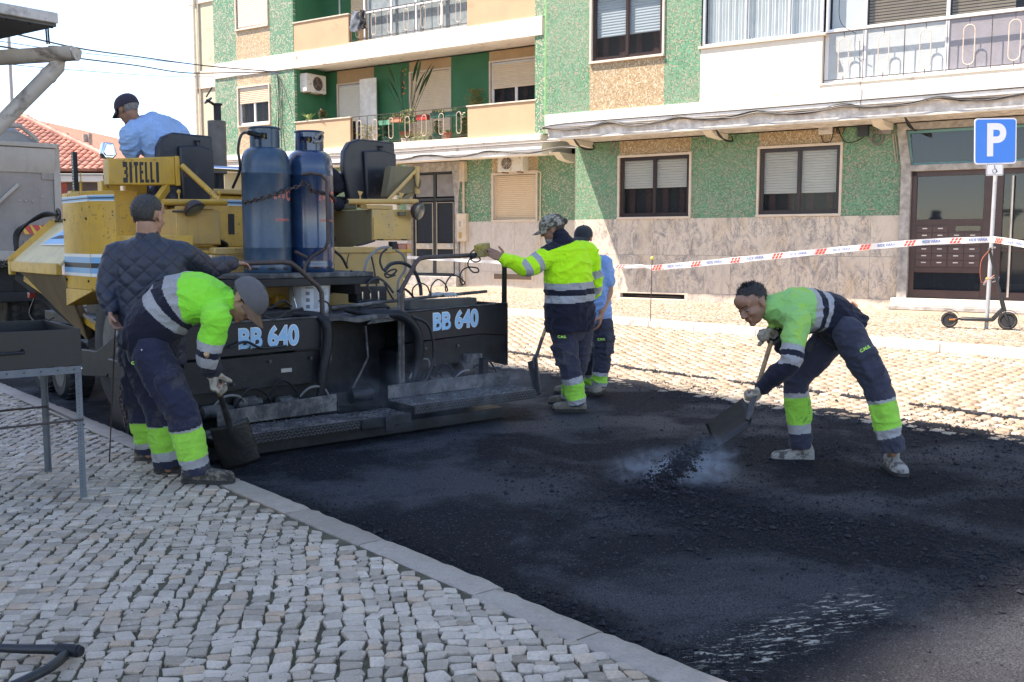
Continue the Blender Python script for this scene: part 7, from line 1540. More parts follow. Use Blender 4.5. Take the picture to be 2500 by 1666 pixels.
def remesh(mb, vox, smooth_it=2, fold=0, ff=(9, 9, 14), keep=None, puff=None, seed=0):
    me = bpy.data.meshes.new('t'); me.from_pydata([tuple(p) for p in mb.v], [], mb.f)
    bm = bmesh.new(); bm.from_mesh(me); bmesh.ops.recalc_face_normals(bm, faces=bm.faces); bm.to_mesh(me); bm.free()
    o = bpy.data.objects.new('t', me); C.objects.link(o); m = o.modifiers.new('r', 'REMESH'); m.mode = 'VOXEL'; m.voxel_size = vox; m.adaptivity = 0
    dg = bpy.context.evaluated_depsgraph_get(); r = bpy.data.meshes.new_from_object(o.evaluated_get(dg)); bpy.data.objects.remove(o); bpy.data.meshes.remove(me)
    n = len(r.vertices); co = np.empty(n*3, np.float32); r.vertices.foreach_get('co', co); co = co.reshape(-1, 3).astype(float)
    ed = np.empty(len(r.edges)*2, np.int32); r.edges.foreach_get('vertices', ed); ed = ed.reshape(-1, 2); deg = np.bincount(ed.ravel(), minlength=n)[:, None]
    w_ = np.ones((n, 1))
    if keep is not None:
        for c, rad_, k in keep: d_ = np.linalg.norm(co-np.array(c), axis=1); w_[d_ < rad_] = k
    for it in range(smooth_it):
        s = np.zeros_like(co)
        for a in range(3): s[:, a] = np.bincount(ed[:, 0], co[ed[:, 1], a], n)+np.bincount(ed[:, 1], co[ed[:, 0], a], n)
        co = co+(s/deg-co)*.6*w_
    if fold or puff:
        r.vertices.foreach_set('co', co.astype(np.float32).ravel()); r.update(); no = np.empty(n*3, np.float32); r.vertex_normals.foreach_get('vector', no); no = no.reshape(-1, 3)
        if fold:
            P_ = co*np.array(ff); wv = np.stack([vn3(co+seed, 5), vn3(co+9+seed, 5), vn3(co+5+seed, 5)], 1)*2.2; a = vn3(P_+wv+seed, 1.0); b = vn3(P_*2.1+wv+seed*2, 1.0)
            rg = (1-np.abs(a*2-1))**2*1.0+(1-np.abs(b*2-1))**2*.4; co = co+no*((rg-.55)*fold)[:, None]
        if puff: co = co+no*puff(co)[:, None]
    r.vertices.foreach_set('co', co.astype(np.float32).ravel()); r.update(); return r, co
def bones_of(J):
    B = {}
    for s in 'LR':
        B['thigh'+s] = (J['hip'+s], J['knee'+s], .085); B['shin'+s] = (J['knee'+s], J['ank'+s], .065); B['uarm'+s] = (J['sh'+s], J['el'+s], .055); B['farm'+s] = (J['el'+s], J['wr'+s], .045)
    return B
def classify(r, co, J, rule, names):
    """material per face from the limb it lies on and how far along"""
    nf = len(r.polygons); ls = np.empty(len(r.loops), np.int32); r.loops.foreach_get('vertex_index', ls); st = np.empty(nf, np.int32); r.polygons.foreach_get('loop_start', st); tt = np.empty(nf, np.int32); r.polygons.foreach_get('loop_total', tt)
    fc = np.add.reduceat(co[ls], st, axis=0)/tt[:, None]; D, T_ = [], []; B = bones_of(J)
    for k in B:
        p, q, rr = B[k]; p = np.array(p); d = np.array(q)-p; L2 = (d**2).sum(); t = ((fc-p)@d)/L2; tc = np.clip(t, 0, 1); dist = np.linalg.norm(fc-p-tc[:, None]*d, axis=1)/rr
        D.append(dist); T_.append(t)
    sp = spline([J['pelvis'], J['waist'], J['chest'], J['neck']], 8); P_ = np.array([tuple(x) for x in sp]); L = np.r_[0, np.cumsum(np.linalg.norm(np.diff(P_, axis=0), axis=1))]; best = np.full(nf, 1e9); tb = np.zeros(nf)
    for k in range(len(P_)-1):
        d = P_[k+1]-P_[k]; t = ((fc-P_[k])@d)/(d@d); lo = -9 if k == 0 else 0; hi = 9 if k == len(P_)-2 else 1; tc = np.clip(t, lo, hi); dist = np.linalg.norm(fc-P_[k]-tc[:, None]*d, axis=1); m = dist < best; best[m] = dist[m]; tb[m] = ((L[k]+tc*(L[k+1]-L[k]))/L[-1])[m]
    D.append(best/.135); T_.append(tb); D = np.array(D); T_ = np.array(T_); keys = list(B)+['spine']; bi = D.argmin(0); idx = np.zeros(nf, np.int32)
    for k, nm in enumerate(keys):
        m = bi == k
        if m.any(): idx[m] = rule(nm, T_[k][m], fc[m])
    r.polygons.foreach_set('material_index', idx); return fc
def put(r, name, mats, parent):
    r.name = name
    mi = np.zeros(len(r.polygons), np.int32); r.polygons.foreach_get('material_index', mi); r.materials.clear()
    for m in mats: r.materials.append(m)
    r.polygons.foreach_set('material_index', mi)
    r.polygons.foreach_set('use_smooth', [True]*len(r.polygons)); o = bpy.data.objects.new(name, r); C.objects.link(o); o.parent = parent; r.transform(Matrix.Translation(-Vector(parent['_org']))); o['_org'] = parent['_org']; return o
def cloth_mat(name, col, rough=.85, stain=None, bump=.35, var=.12, tex=220, sheen=.1):
    m, t, b = base_mat(name); v = t.coord(); c = t.mix(t.ramp(t.noise(v, 6, 5, .6), [(.3, 0), (.7, 1)]), scol(col, 1-var), scol(col, 1+var))
    if stain: c = t.mix(t.math('MULTIPLY', t.ramp(t.noise(v, stain[1], 6, .7), [(stain[2], 0), (stain[2]+.08, 1)]), stain[3]), c, stain[0])
    t.link(c, b.inputs['Base Color']); b.inputs['Roughness'].default_value = rough; b.inputs['Sheen Weight'].default_value = sheen; b.inputs['Specular IOR Level'].default_value = .25
    h = t.math('ADD', t.math('MULTIPLY', t.noise(v, 22, 5, .6, 1.2), 1.0), t.math('MULTIPLY', t.noise(v, tex, 2), .12)); t.link(t.bump(h, bump, .035), b.inputs['Normal']); return m
NAVY = cloth_mat('workwear_navy', (.020,.022,.046), stain=((.085,.078,.075), 5, .54, .5)); NAVYJ = cloth_mat('fleece_navy', (.012,.013,.026), .95); NAVYF = cloth_mat('workwear_faded', (.036,.038,.060), stain=((.10,.095,.095), 4, .55, .5))
HVG = cloth_mat('hivis_green', (.23,.76,.05), stain=((.10,.30,.03), 9, .66, .3), var=.06, bump=.45); HVY = cloth_mat('hivis_yellow', (.46,.88,.015), stain=((.24,.40,.04), 9, .66, .3), var=.06, bump=.45); HVP = cloth_mat('hivis_faded', (.33,.60,.10), stain=((.20,.48,.20), 3, .5, .6), var=.1, bump=.45)
HVT = cloth_mat('hivis_trouser', (.28,.64,.07), stain=((.07,.09,.03), 11, .60, .7), var=.1, bump=.45)
REFL = cloth_mat('reflective_tape', (.33,.33,.34), .4, stain=((.15,.15,.15), 12, .58, .5), bump=.4); SHIRTB = cloth_mat('tshirt_blue', (.27,.42,.66), .85, bump=.5); SHIRTB2 = cloth_mat('tshirt_blue_deeper', (.20,.34,.62), .85, bump=.4); BELT = cloth_mat('belt_blue', (.24,.50,.78), .5)
LEATH = cloth_mat('glove_leather', (.42,.38,.31), .8, stain=((.10,.08,.06), 12, .52, .75), bump=.8); GREYCAP = cloth_mat('cap_greymauve', (.105,.10,.105), .85, stain=((.2,.17,.16), 10, .62, .3)); DARKCAP = cloth_mat('cap_darkpurple', (.035,.026,.042), .85); BLACKCAP = cloth_mat('cap_black', (.022,.026,.030), .8)
def camo():
    m, t, b = base_mat('cap_camouflage'); v = t.coord(); n = t.noise(v, 22, 3, .6, .8); c = t.ramp(n, [(0, (.05,.05,.035)), (.42, (.05,.05,.035)), (.47, (.20,.17,.12)), (.55, (.32,.30,.25)), (.62, (.13,.14,.08))], 'CONSTANT'); t.link(c, b.inputs['Base Color']); b.inputs['Roughness'].default_value = .85; return m
CAMO = camo()
def skin_mat(name, col):
    m, t, b = base_mat(name); v = t.coord(); c = t.mix(t.ramp(t.noise(v, 18, 5, .6), [(.3, 0), (.7, 1)]), scol(col, .82), (col[0]*1.12, col[1]*1.02, col[2]*.98)); t.link(c, b.inputs['Base Color']); b.inputs['Roughness'].default_value = .48; b.inputs['Subsurface Weight'].default_value = .08; b.inputs['Subsurface Radius'].default_value = (.02, .008, .004); t.link(t.bump(t.noise(v, 120, 3), .15, .004), b.inputs['Normal']); return m
SK_D = skin_mat('skin_brown', (.29,.155,.10)); SK_T = skin_mat('skin_tanned', (.36,.19,.125)); SK_P = skin_mat('skin_ruddy', (.40,.225,.155))
def hair_mat(name, a, b_):
    m, t, b = base_mat(name); v = t.coord(); c = t.mix(t.ramp(t.noise(v, 170, 3, .8), [(.42, 0), (.6, 1)]), a, b_); t.link(c, b.inputs['Base Color']); b.inputs['Roughness'].default_value = .6; t.link(t.bump(t.noise(v, 260, 3), .8, .006), b.inputs['Normal']); return m
HR_B = hair_mat('hair_black', (.008,.007,.008), (.04,.035,.035)); HR_S = hair_mat('hair_saltpepper', (.012,.011,.011), (.085,.078,.075)); HR_G = hair_mat('hair_grey', (.10,.09,.09), (.38,.37,.36))
SHOE_G = cloth_mat('boot_dusty', (.34,.32,.29), .85, stain=((.05,.045,.04), 11, .50, .85), bump=.7); SHOE_B = cloth_mat('boot_black', (.035,.031,.028), .7, stain=((.24,.20,.15), 11, .50, .8), bump=.8); SOLE = mat('boot_sole', (.03,.028,.026), .8, var=.4, vs=20, dirt=((.16,.13,.10), .1, 15)); SHOE_T = cloth_mat('boot_tan', (.15,.13,.10), .85, stain=((.30,.27,.22), 10, .5, .6), bump=.6); LACE = mat('laces', (.30,.27,.22), .8)
EYEW = mat('eye_white', (.22,.18,.15), .5); EYED = mat('eye_dark', (.015,.01,.008), .15)

def shoe(parent, ank, toe, size, m, up=Vector((0, 0, 1)), high=.105, sole=None):
    """work boot: welted sole, rounded toe cap, instep, padded collar, laces"""
    ank = Vector(ank); d = Vector(toe); d = (d-up*d.dot(up)).normalized(); s = d.cross(up).normalized(); u = s.cross(d); L = size; a = MB()
    def pt(x, y, z): return ank+d*x+s*y+u*z
    xs = [-.285, -.27, -.22, -.05, .10, .22, .36, .50, .62, .69, .71]; hw = [.024, .034, .041, .040, .042, .048, .052, .052, .045, .032, .016]; tp = [.06, .10, high+.025, high+.035, high+.01, high-.012, .084, .078, .073, .060, .036]
    rings = []
    for x, w_, t in zip(xs, hw, tp):
        x *= L; rr = []
        for j in range(14):
            q = PI*j/13; cq, sq_ = math.cos(q), max(0, math.sin(q)); rr.append(pt(x, w_*math.copysign(abs(cq)**.7, cq)*(1-.30*sq_**2*(t > .10)), .012+(t-.012)*sq_**.6))
        rings.append(rr+[pt(x, -w_*.95, .008), pt(x, w_*.95, .008)])
    a.tube([pt(-.02*L, 0, .05), pt(-.02*L, 0, high), pt(-.02*L, 0, high+.12)], [.040, .047, .049], 16); a.loft(rings); ou = a.build('shoe', m, parent, smooth=80); a = MB()
    for z0, z1, g in ((0, .016, 1.06), (.016, .026, 1.10)):
        pts = []; 
        for x, w_ in list(zip(xs, hw)): pts.append((x*L*1.015, w_*g))
        loop = [(x, w_) for x, w_ in pts]+[(x, -w_) for x, w_ in pts[::-1]]; n = len(loop)
        a.add([pt(x, y, z0) for x, y in loop]+[pt(x, y, z1) for x, y in loop], [list(range(n)), list(range(n, 2*n))[::-1]]+[[j, n+j, n+(j+1) % n, (j+1) % n] for j in range(n)])
    a.build('sole', sole or SOLE, ou, bevel=.003); a = MB()
    for k in range(4): x = (.16+.08*k)*L; z = high-.012-.013*k; a.tube([pt(x, -.022, z-.004), pt(x+.006, 0, z+.007), pt(x, .022, z-.004)], .003, 5); a.tube([pt(x, -.02, z), pt(x+.02, .02, z-.006)], .0022, 4)
    a.build('laces', LACE, ou); a = MB(); a.tube([pt(-.04*L+.042*math.cos(q), .036*math.sin(q), high+.018+.004*math.cos(q)) for q in [2*PI*j/14 for j in range(14)]], .009, 6, closed=True); a.build('collar', m, ou); return ou
def cap(parent, H, c, sc, m, brim_m=None, tilt=.0, back=False):
    def q(x, y, z): return c+H @ (Vector((x, y, z))*sc)
    a = MB(); n = 24; rings = []; 
    for k in range(9):
        th = PI/2*k/8*.985; rr = []
        for j in range(n): t = 2*PI*j/n; e = 1+.008*(1 if j % 4 == 0 else 0); ct = math.cos(th)**.8; rr.append(q(.090*math.cos(t)*ct*e, -.004+.117*math.sin(t)*ct*e, .034+.092*math.sin(th)+tilt*math.sin(t)*math.cos(th)))
        rings.append(rr)
    rings = [[q(.090*math.cos(2*PI*j/n), -.004+.117*math.sin(2*PI*j/n), .014+.012*max(0, math.sin(2*PI*j/n))) for j in range(n)]]+rings
    a.loft(rings); cp = a.build('cap', m, parent, smooth=75)
    a = MB(); vs = []; M1 = 13
    for k in range(4):
        f = k/3
        for j in range(M1):
            t = PI*(.12+.76*j/(M1-1)); x = .087*math.cos(t)*(1+.02*f); y = -.004+.115*math.sin(t)+.074*f*max(0, math.sin(PI*j/(M1-1)))**.45
            z = .028+tilt*math.sin(t)-.020*f-.014*(math.cos(t))**2*(.5+f); vs.append(q(x, y, z))
    nn = len(vs); dn = H @ Vector((0, 0, -.003)); fs = [[k*M1+j, k*M1+j+1, (k+1)*M1+j+1, (k+1)*M1+j] for k in range(3) for j in range(M1-1)]
    bd = [j for j in range(M1)]+[k*M1+M1-1 for k in (1, 2, 3)]+[3*M1+j for j in range(M1-2, -1, -1)]+[k*M1 for k in (2, 1)]
    a.add(vs+[v+dn for v in vs], fs+[[i+nn for i in f][::-1] for f in fs]+[[bd[k], bd[k]+nn, bd[(k+1) % len(bd)]+nn, bd[(k+1) % len(bd)]] for k in range(len(bd))]); a.build('brim', brim_m or m, cp, smooth=60)
    a = MB(); a.ball(q(0, -.004, .126), .008*sc, None, 8, 5); a.build('button', m, cp); return cp
def hair(parent, H, c, sc, m, front=.062, low=-.045, thick=.008, top=.0, seed=0, name='hair'):
    """cropped hair: a shell over the skull, high at the forehead and low at the nape, ragged surface"""
    a = MB(); r_ = random.Random(seed); NU, NV = 44, 26; vs = []; keep = {}
    for k in range(NV+1):
        th = PI*.78*k/NV
        for j in range(NU):
            t = 2*PI*j/NU; x, y, z = math.sin(th)*math.cos(t), math.sin(th)*math.sin(t), math.cos(th)
            lim = front if y > .35 else (low+.0+(front-low)*max(0, (y+.15)/.5) if y > -.15 else low)
            lx = .078+thick; zz_ = .035+z*.09; g_ = min(1, max(0, (zz_-lim)/.035)); lx = .0765+thick*g_; p = Vector((x*lx, -.012+y*(.0985+thick*g_), .035+z*(.0835+thick*g_+top*max(0, z)*max(0, y+.4)))); p += Vector((x, y, z))*r_.uniform(-.0022, .003)
            if abs(x) > .72 and p.z < .03 and -.30 < y < .5: lim = .034
            if p.z < lim: p = p.lerp(Vector((0, -.01, .03)), .16); 
            vs.append(c+H @ (p*sc)); keep[len(vs)-1] = True
    fs = [[k*NU+j, (k+1)*NU+j, (k+1)*NU+(j+1) % NU, k*NU+(j+1) % NU] for k in range(NV) for j in range(NU)]; a.add(vs, fs)
    for _ in range(900):
        i = r_.randrange(len(vs)); p = Vector(vs[i]); d = (p-c); q_ = H.transposed() @ d/sc
        if q_.z < front+.004 and q_.y > .04 or q_.z < low+.006 or d.length < .07*sc: continue
        d.normalize(); d = (d+H @ Vector((r_.uniform(-.5, .5), r_.uniform(-.1, .8), r_.uniform(-.3, .3)))).normalized(); L_ = (.004+top*.9*max(0, q_.z/.1)+thick*.4)*r_.uniform(.6, 1.4); s_ = d.cross(Vector((r_.random(), r_.random(), 1))).normalized()*.0022*sc; b_ = p+H @ Vector((r_.uniform(-.006, .006), r_.uniform(-.006, .006), 0))
        a.add([b_-s_, b_+s_, b_+d*L_*sc], [[0, 1, 2]])
    return a.build(name, m, parent, smooth=80)
def Hmat(f, u): f = Vector(f).normalized(); u = Vector(u); u = (u-f*u.dot(f)).normalized(); return Matrix((f.cross(u), f, u)).transposed()
def person(label, J, H, hs, skin, top, trousers, shoes, hands, seed=0, group=None, bv=.0062, armr=1.0, vest=False):
    J = {k: (at(*v) if isinstance(v, tuple) else v) for k, v in J.items()}
    org = Vector(((J['ankL'].x+J['ankR'].x)/2, (J['ankL'].y+J['ankR'].y)/2, min(J['ankL'].z, J['ankR'].z)-.08)); t = thing('person', label, 'person', tuple(org), WO); hc = J['head']
    # body: one continuous surface
    b = MB(); torso(b, J, [(-.12, .10, .07), (0, .15, .10), (.35, .135, .095), (.7, .16, .105), (.92, .12, .085), (1, .07, .06)])
    for s in 'LR':
        limb(b, [J['hip'+s], J['hip'+s].lerp(J['knee'+s], .5), J['knee'+s], J['knee'+s].lerp(J['ank'+s], .4), J['ank'+s]], [.075, .068, .05, .05, .034]); limb(b, [J['sh'+s], J['sh'+s].lerp(J['el'+s], .5), J['el'+s], J['el'+s].lerp(J['wr'+s], .35), J['wr'+s]], [.052*armr, .046*armr, .037*armr, .038*armr, .026*armr]); capsule(b, J['neck'], J['sh'+s], .05, .05)
        capsule(b, J['ank'+s], J['ank'+s]-Vector((0, 0, .03)), .034, .03)
    keep = [(tuple(hc), .16, .55)]; gl = {}
    for s in 'LR':
        if s in hands:
            d, n, curl, th, glove = hands[s]; g = MB() if glove else b; hand(g, J['wr'+s], d, n, curl, th, 1.18 if glove else 1.05, 1.25 if glove else 1.0); keep.append((tuple(J['wr'+s]+Vector(d).normalized()*.09), .14, .2))
            if glove: hand(b, J['wr'+s], d, n, curl, th, .95, .9); gl[s] = g
    headprims(b, H, hc, hs); nb = hc+H @ Vector((0, -.022, -.045))*hs; limb(b, [nb, nb.lerp(J['neck'], .5), J['neck']], [.052*hs, .056*hs, .062])
    r, co = remesh(b, bv, 3, keep=keep); put(r, 'body', [skin], t)
    for s, g in gl.items():
        d = Vector(hands[s][0]).normalized(); capsule(g, J['wr'+s]-d*.07, J['wr'+s]-d*.0, .040, .034); r, co = remesh(g, .005, 2, fold=.004, ff=(40, 40, 40)); put(r, 'glove', [LEATH], t)
    # trousers
    m = MB(); fat = trousers.get('fat', 1.0); torso(m, J, [(-.16, .12, .10), (-.05, .168, .125), (.06, .172, .128), (trousers.get('top', .22), .158, .120)])
    for s in 'LR':
        k, a_ = J['knee'+s], J['ank'+s]; sh_ = trousers.get('short', {}).get(s, 0); e = a_.lerp(k, sh_); bk = k.lerp(a_, .5); limb(m, [J['hip'+s], J['hip'+s].lerp(k, .5), k, bk, e-Vector((0, 0, .018))], [.108*fat, .100*fat, .085*fat, .084*fat, .074*fat], end=False)
        d = (k-J['hip'+s]).normalized(); so = (J['hipR']-J['hipL']).normalized()*(1 if s == 'R' else -1); so = (so-d*so.dot(d)).normalized(); p = J['hip'+s].lerp(k, .62)+so*.080*fat; f = d.cross(so); m.obox(p, (.17, .13, .045), Matrix((d, f, so)).transposed()); m.obox(p-d*.075+so*.010, (.045, .14, .05), Matrix((d, f, so)).transposed())
    r, co = remesh(m, .0075, 5, fold=.014, ff=(8, 8, 15), seed=seed)
    bands = trousers['bands']
    def rule(nm, tt, fc):
        o = np.zeros(len(tt), np.int32)
        if nm[:4] == 'shin':
            for lo, hi, i in bands: o[(tt >= lo) & (tt < hi)] = i
        return o
    classify(r, co, J, rule, 0); put(r, 'trousers', [trousers['mat'], REFL, HVT], t)
    # top garment
    g = MB(); pf = top['prof']; torso(g, J, pf); af = top.get('arm', 1.0); fr_s = top.get('sleeve', 1.0)
    for s in 'LR':
        el, wr = J['el'+s], J['wr'+s]; pts = [J['sh'+s], J['sh'+s].lerp(el, .5), el, el.lerp(wr, .5), wr]; rs_ = [.082*af, .078*af, .066*af, .062*af, .050*af]
        if fr_s < 1: pts = [J['sh'+s], J['sh'+s].lerp(el, .4), J['sh'+s].lerp(el, fr_s*1.0)]; rs_ = [.082*af, .078*af, .074*af]
        limb(g, pts, rs_); c_ = J['chest'].lerp(J['neck'], .75); capsule(g, c_, J['sh'+s], .075*af, .082*af)
    if top.get('collar'): nk = J['neck']; cd = (nb-nk).normalized(); m_ = nk+cd*.01; limb(g, [m_-cd*.03, m_+cd*top['collar']], [.092, .078])
    r, co = remesh(g, .0075, top.get('sm', 6), fold=top.get('fold', .016), ff=top.get('ff', (8, 8, 14)), seed=seed+3, puff=top.get('puff'))
    classify(r, co, J, top['rule'], 0); tp = put(r, top['name'], top['mats'], t)
    if top.get('collar'):
        a = MB(); cd = (nb-J['neck']).normalized(); x_, y_ = ortho(cd); rings = []
        for z_, rr_ in ((-.02, .094), (top['collar']+.01, .080), (top['collar']+.012, .074), (0, .074)): rings.append([J['neck']+cd*z_+x_*rr_*math.cos(q)+y_*rr_*math.sin(q) for q in [2*PI*j/20 for j in range(20)]])
        a.loft(rings, cap=False); a.build('collar', top['collar_mat'], tp, smooth=70)
    for s in 'LR':
        if s in shoes: ank, toe, sz, mm, up = shoes[s]; shoe(t, at(*ank) if isinstance(ank, tuple) else ank, toe, sz, mm, up if up else Vector((0, 0, 1)))
    # eyes
    a = MB()
    for s in (-1, 1): a.ball(hc+H @ (Vector((.031*s, .0800, .006))*hs), .0108*hs, None, 10, 8)
    e = a.build('eyes', EYEW, t, kind=None); a = MB()
    for s in (-1, 1): a.ball(hc+H @ (Vector((.031*s, .0862, .004))*hs), (.0060*hs,)*3, None, 8, 6); capsule(a, hc+H @ (Vector((.014*s, .098, .034))*hs), hc+H @ (Vector((.048*s, .081, .036))*hs), .0035*hs, .003*hs, 6)
    a.build('eyebrows', EYED, t); return t, J
def cms(parent, p, right, up, size=.026): text_obj('C.M.S.', size, 'pocket_lettering', mat('embroidery_lime', (.45,.80,.12), .7), parent, p, right, up, .0008, .0012)
def arms_band(bands_u=(), bands_f=(), hv=0.0, spine=None, hvi=1, nvi=0):
    def rule(nm, tt, fc):
        o = np.full(len(tt), nvi, np.int32)
        if nm == 'spine' or nm[:5] == 'thigh':
            if nm == 'spine':
                for lo, hi, i in spine: o[(tt >= lo) & (tt < hi)] = i
        elif nm[:4] == 'uarm':
            o[tt < hv] = hvi
            for lo, hi, i in bands_u: o[(tt >= lo) & (tt < hi)] = i
        elif nm[:4] == 'farm':
            if hv > 1: o[:] = hvi
            for lo, hi, i in bands_f: o[(tt >= lo) & (tt < hi)] = i
        return o
    return rule
TB = [(.0, .10, 0), (.10, .24, 1), (.24, .66, 2), (.66, .80, 1), (.80, 3, 0)]
JK = [(-.12, .19, .15), (.05, .178, .145), (.35, .175, .145), (.7, .195, .150), (.9, .165, .12), (1.0, .09, .08)]
UPV = Vector((0, 0, 1))

# A: the man tipping a shovelful at the right
HA = Hmat((-.70, -.46, -.52), (-.42, -.10, .90))
pA, JA = person('bareheaded man bent forward pouring from a shovel, faded lime and navy jacket', dict(
    pelvis=(2058, 800, 6.82), waist=(2010, 765, 6.82), chest=(1950, 758, 6.78), neck=(1890, 752, 6.74), hipR=(2030, 822, 6.96), hipL=(2072, 815, 6.66), kneeR=(1945, 930, 6.97), ankR=(1955, 1086, 6.97), kneeL=(2142, 945, 6.56), ankL=(2180, 1096, 6.52),
    shR=(1902, 772, 6.98), shL=(1946, 782, 6.56), elR=(1922, 850, 7.06), wrR=(1893, 818, 6.88), elL=(1928, 884, 6.48), wrL=(1864, 945, 6.60), head=(1838, 742, 6.66)), HA, 1.14, SK_D,
    dict(name='jacket', prof=JK, mats=[NAVYJ, HVP, REFL], rule=arms_band([(.62, .76, 2), (.90, 1.1, 2)], [(-1, .06, 2)], .62, [(.62, 2, 1), (.52, .62, 2), (.36, .44, 2)]), collar=.055, collar_mat=HVP, fold=.017),
    dict(mat=NAVYF, bands=TB, fat=1.04), {'R': ((1957, 1128, 6.98), (-1, .12, 0), .30, SHOE_G, None), 'L': ((2178, 1148, 6.60), (-.03, -1, 0), .30, SHOE_G, None)},
    {'L': ((-.62, .1, -.72), (-.5, .6, .35), .95, 1, True), 'R': ((-.5, -.3, .2), (0, -.3, -.9), .95, -1, True)}, seed=1)
hair(pA, HA, JA['head'], 1.14, HR_B, front=.078, low=-.012, thick=.004, top=.008, seed=3); hair(pA, HA, JA['head'], 1.135, hair_mat('hair_faded', (.05,.035,.03), (.14,.10,.08)), front=.074, low=-.045, thick=.001, seed=5, name='cropped_hair')
p = at(2112, 852, 6.46); cms(pA, p, (.85, -.1, .5), (-.4, 0, .85), .028)
# B: the man bent over at the left
HB = Hmat((.52, -.22, -.83), (.80, .0, .55))
pB, JB = person('capped man with sunglasses bent double over a shovel, green and navy jacket, blue belt', dict(
    pelvis=(362, 850, 6.02), waist=(378, 795, 6.02), chest=(455, 728, 6.02), neck=(553, 742, 6.0), hipR=(372, 870, 5.88), hipL=(348, 868, 6.18), kneeR=(445, 1010, 5.84), ankR=(482, 1148, 5.90), kneeL=(392, 1003, 6.10), ankL=(412, 1132, 6.12),
    shR=(528, 775, 5.82), shL=(500, 722, 6.28), elR=(508, 868, 5.84), wrR=(519, 908, 5.96), elL=(388, 690, 6.42), wrL=(470, 735, 6.55), head=(598, 734, 5.98)), HB, 1.08, SK_T,
    dict(name='jacket', prof=[(-.02, .195, .165), (.2, .190, .165), (.45, .195, .16), (.75, .20, .15), (.92, .16, .12), (1, .09, .08)], mats=[NAVYJ, HVG, REFL], rule=arms_band([(.64, .86, 2), (1.02, 1.3, 2)], [(.0, .22, 2)], .64, [(.66, 2, 1), (.55, .66, 2), (.36, .46, 2)]), collar=.035, collar_mat=HVG, fold=.016),
    dict(mat=NAVY, bands=[(.0, .08, 0), (.08, .26, 1), (.26, .74, 2), (.74, .90, 1), (.90, 3, 0)], fat=1.10, top=.12), {'R': ((482, 1178, 5.90), (1, -.08, 0), .32, SHOE_B, None), 'L': ((412, 1152, 6.15), (1, .0, 0), .30, SHOE_B, None)},
    {'R': ((.05, .15, -1), (.9, .1, .1), .95, -1, True), 'L': ((.8, .1, -.3), (0, 0, -1), .8, 1, False)}, seed=5)
cap(pB, HB, JB['head'], 1.10, GREYCAP, mat('brim_brown', (.13,.075,.045), .8)); hair(pB, HB, JB['head'], 1.06, HR_S, front=.05, low=-.05, thick=.002, seed=4)
a = MB(); gH = lambda x, y, z: JB['head']+HB @ (Vector((x, y, z))*1.08)
for s in (-1, 1): a.ball(gH(.034*s, .094, .002), (.026, .010, .020), HB, 14, 8)
a.tube([gH(.06, .085, .008), gH(.082, .03, .010), gH(.083, -.02, .004)], .0035, 6); a.tube([gH(-.06, .085, .008), gH(-.082, .03, .010), gH(-.083, -.02, .004)], .0035, 6); a.build('sunglasses', mat('sunglass_black', (.01,.01,.012), .15), pB)
a = MB(); cb_ = JB['pelvis'].lerp(JB['waist'], .62); ax = (JB['waist']-JB['pelvis']).normalized(); sd = (JB['hipR']-JB['hipL']).normalized(); sd = (sd-ax*sd.dot(ax)).normalized(); fd = ax.cross(sd); rings = []
for z_, k in ((-.022, 1), (.022, 1), (.022, .95), (-.022, .95)): rings.append([cb_+ax*z_+sd*.172*k*math.cos(q)+fd*.136*k*math.sin(q) for q in [2*PI*j/28 for j in range(28)]])
a.loft(rings+[rings[0]], cap=False); a.build('belt', BELT, pB, smooth=40)
p = at(334, 888, 5.80); cms(pB, p, (1, .2, -.15), (.15, 0, 1), .024)
a = MB(); a.ball(at(346, 855, 5.76), .007, None, 8, 5); a.build('pocket_stud', CHROME, pB)
# C: quilted jacket, back to the viewer
def quilt(co):
    x = co[:, 0]+.35*co[:, 1]; z = co[:, 2]; a_ = (x*.9+z)/.105; b_ = (x*.9-z)/.105; return .0045*(np.abs(np.sin(PI*a_))*np.abs(np.sin(PI*b_)))**.5-.004
def quilt_mat():
    m, t, b = base_mat('quilted_navy'); g = t.node('ShaderNodeNewGeometry'); s = t.node('ShaderNodeSeparateXYZ'); t.link(g.outputs['Position'], s.inputs[0]); x = t.math('ADD', t.math('MULTIPLY', s.outputs[0], .9), t.math('MULTIPLY', s.outputs[1], .315)); z = s.outputs[2]
    l = [t.math('ABSOLUTE', t.math('SINE', t.math('MULTIPLY', t.math(op, x, z), PI/.105))) for op in ('ADD', 'SUBTRACT')]; e = t.math('MINIMUM', l[0], l[1]); c = t.mix(t.ramp(e, [(0, 0), (.12, 1)]), (.004,.005,.010), (.021,.028,.050)); t.link(c, b.inputs['Base Color']); b.inputs['Roughness'].default_value = .55
    h = t.math('ADD', t.math('POWER', e, .5), t.math('MULTIPLY', t.noise(t.coord(), 40, 4, .6, .8), .35)); t.link(t.bump(h, .32, .012), b.inputs['Normal']); return m
QU = quilt_mat()
HC = Hmat((.22, .97, -.10), (0, .08, 1))
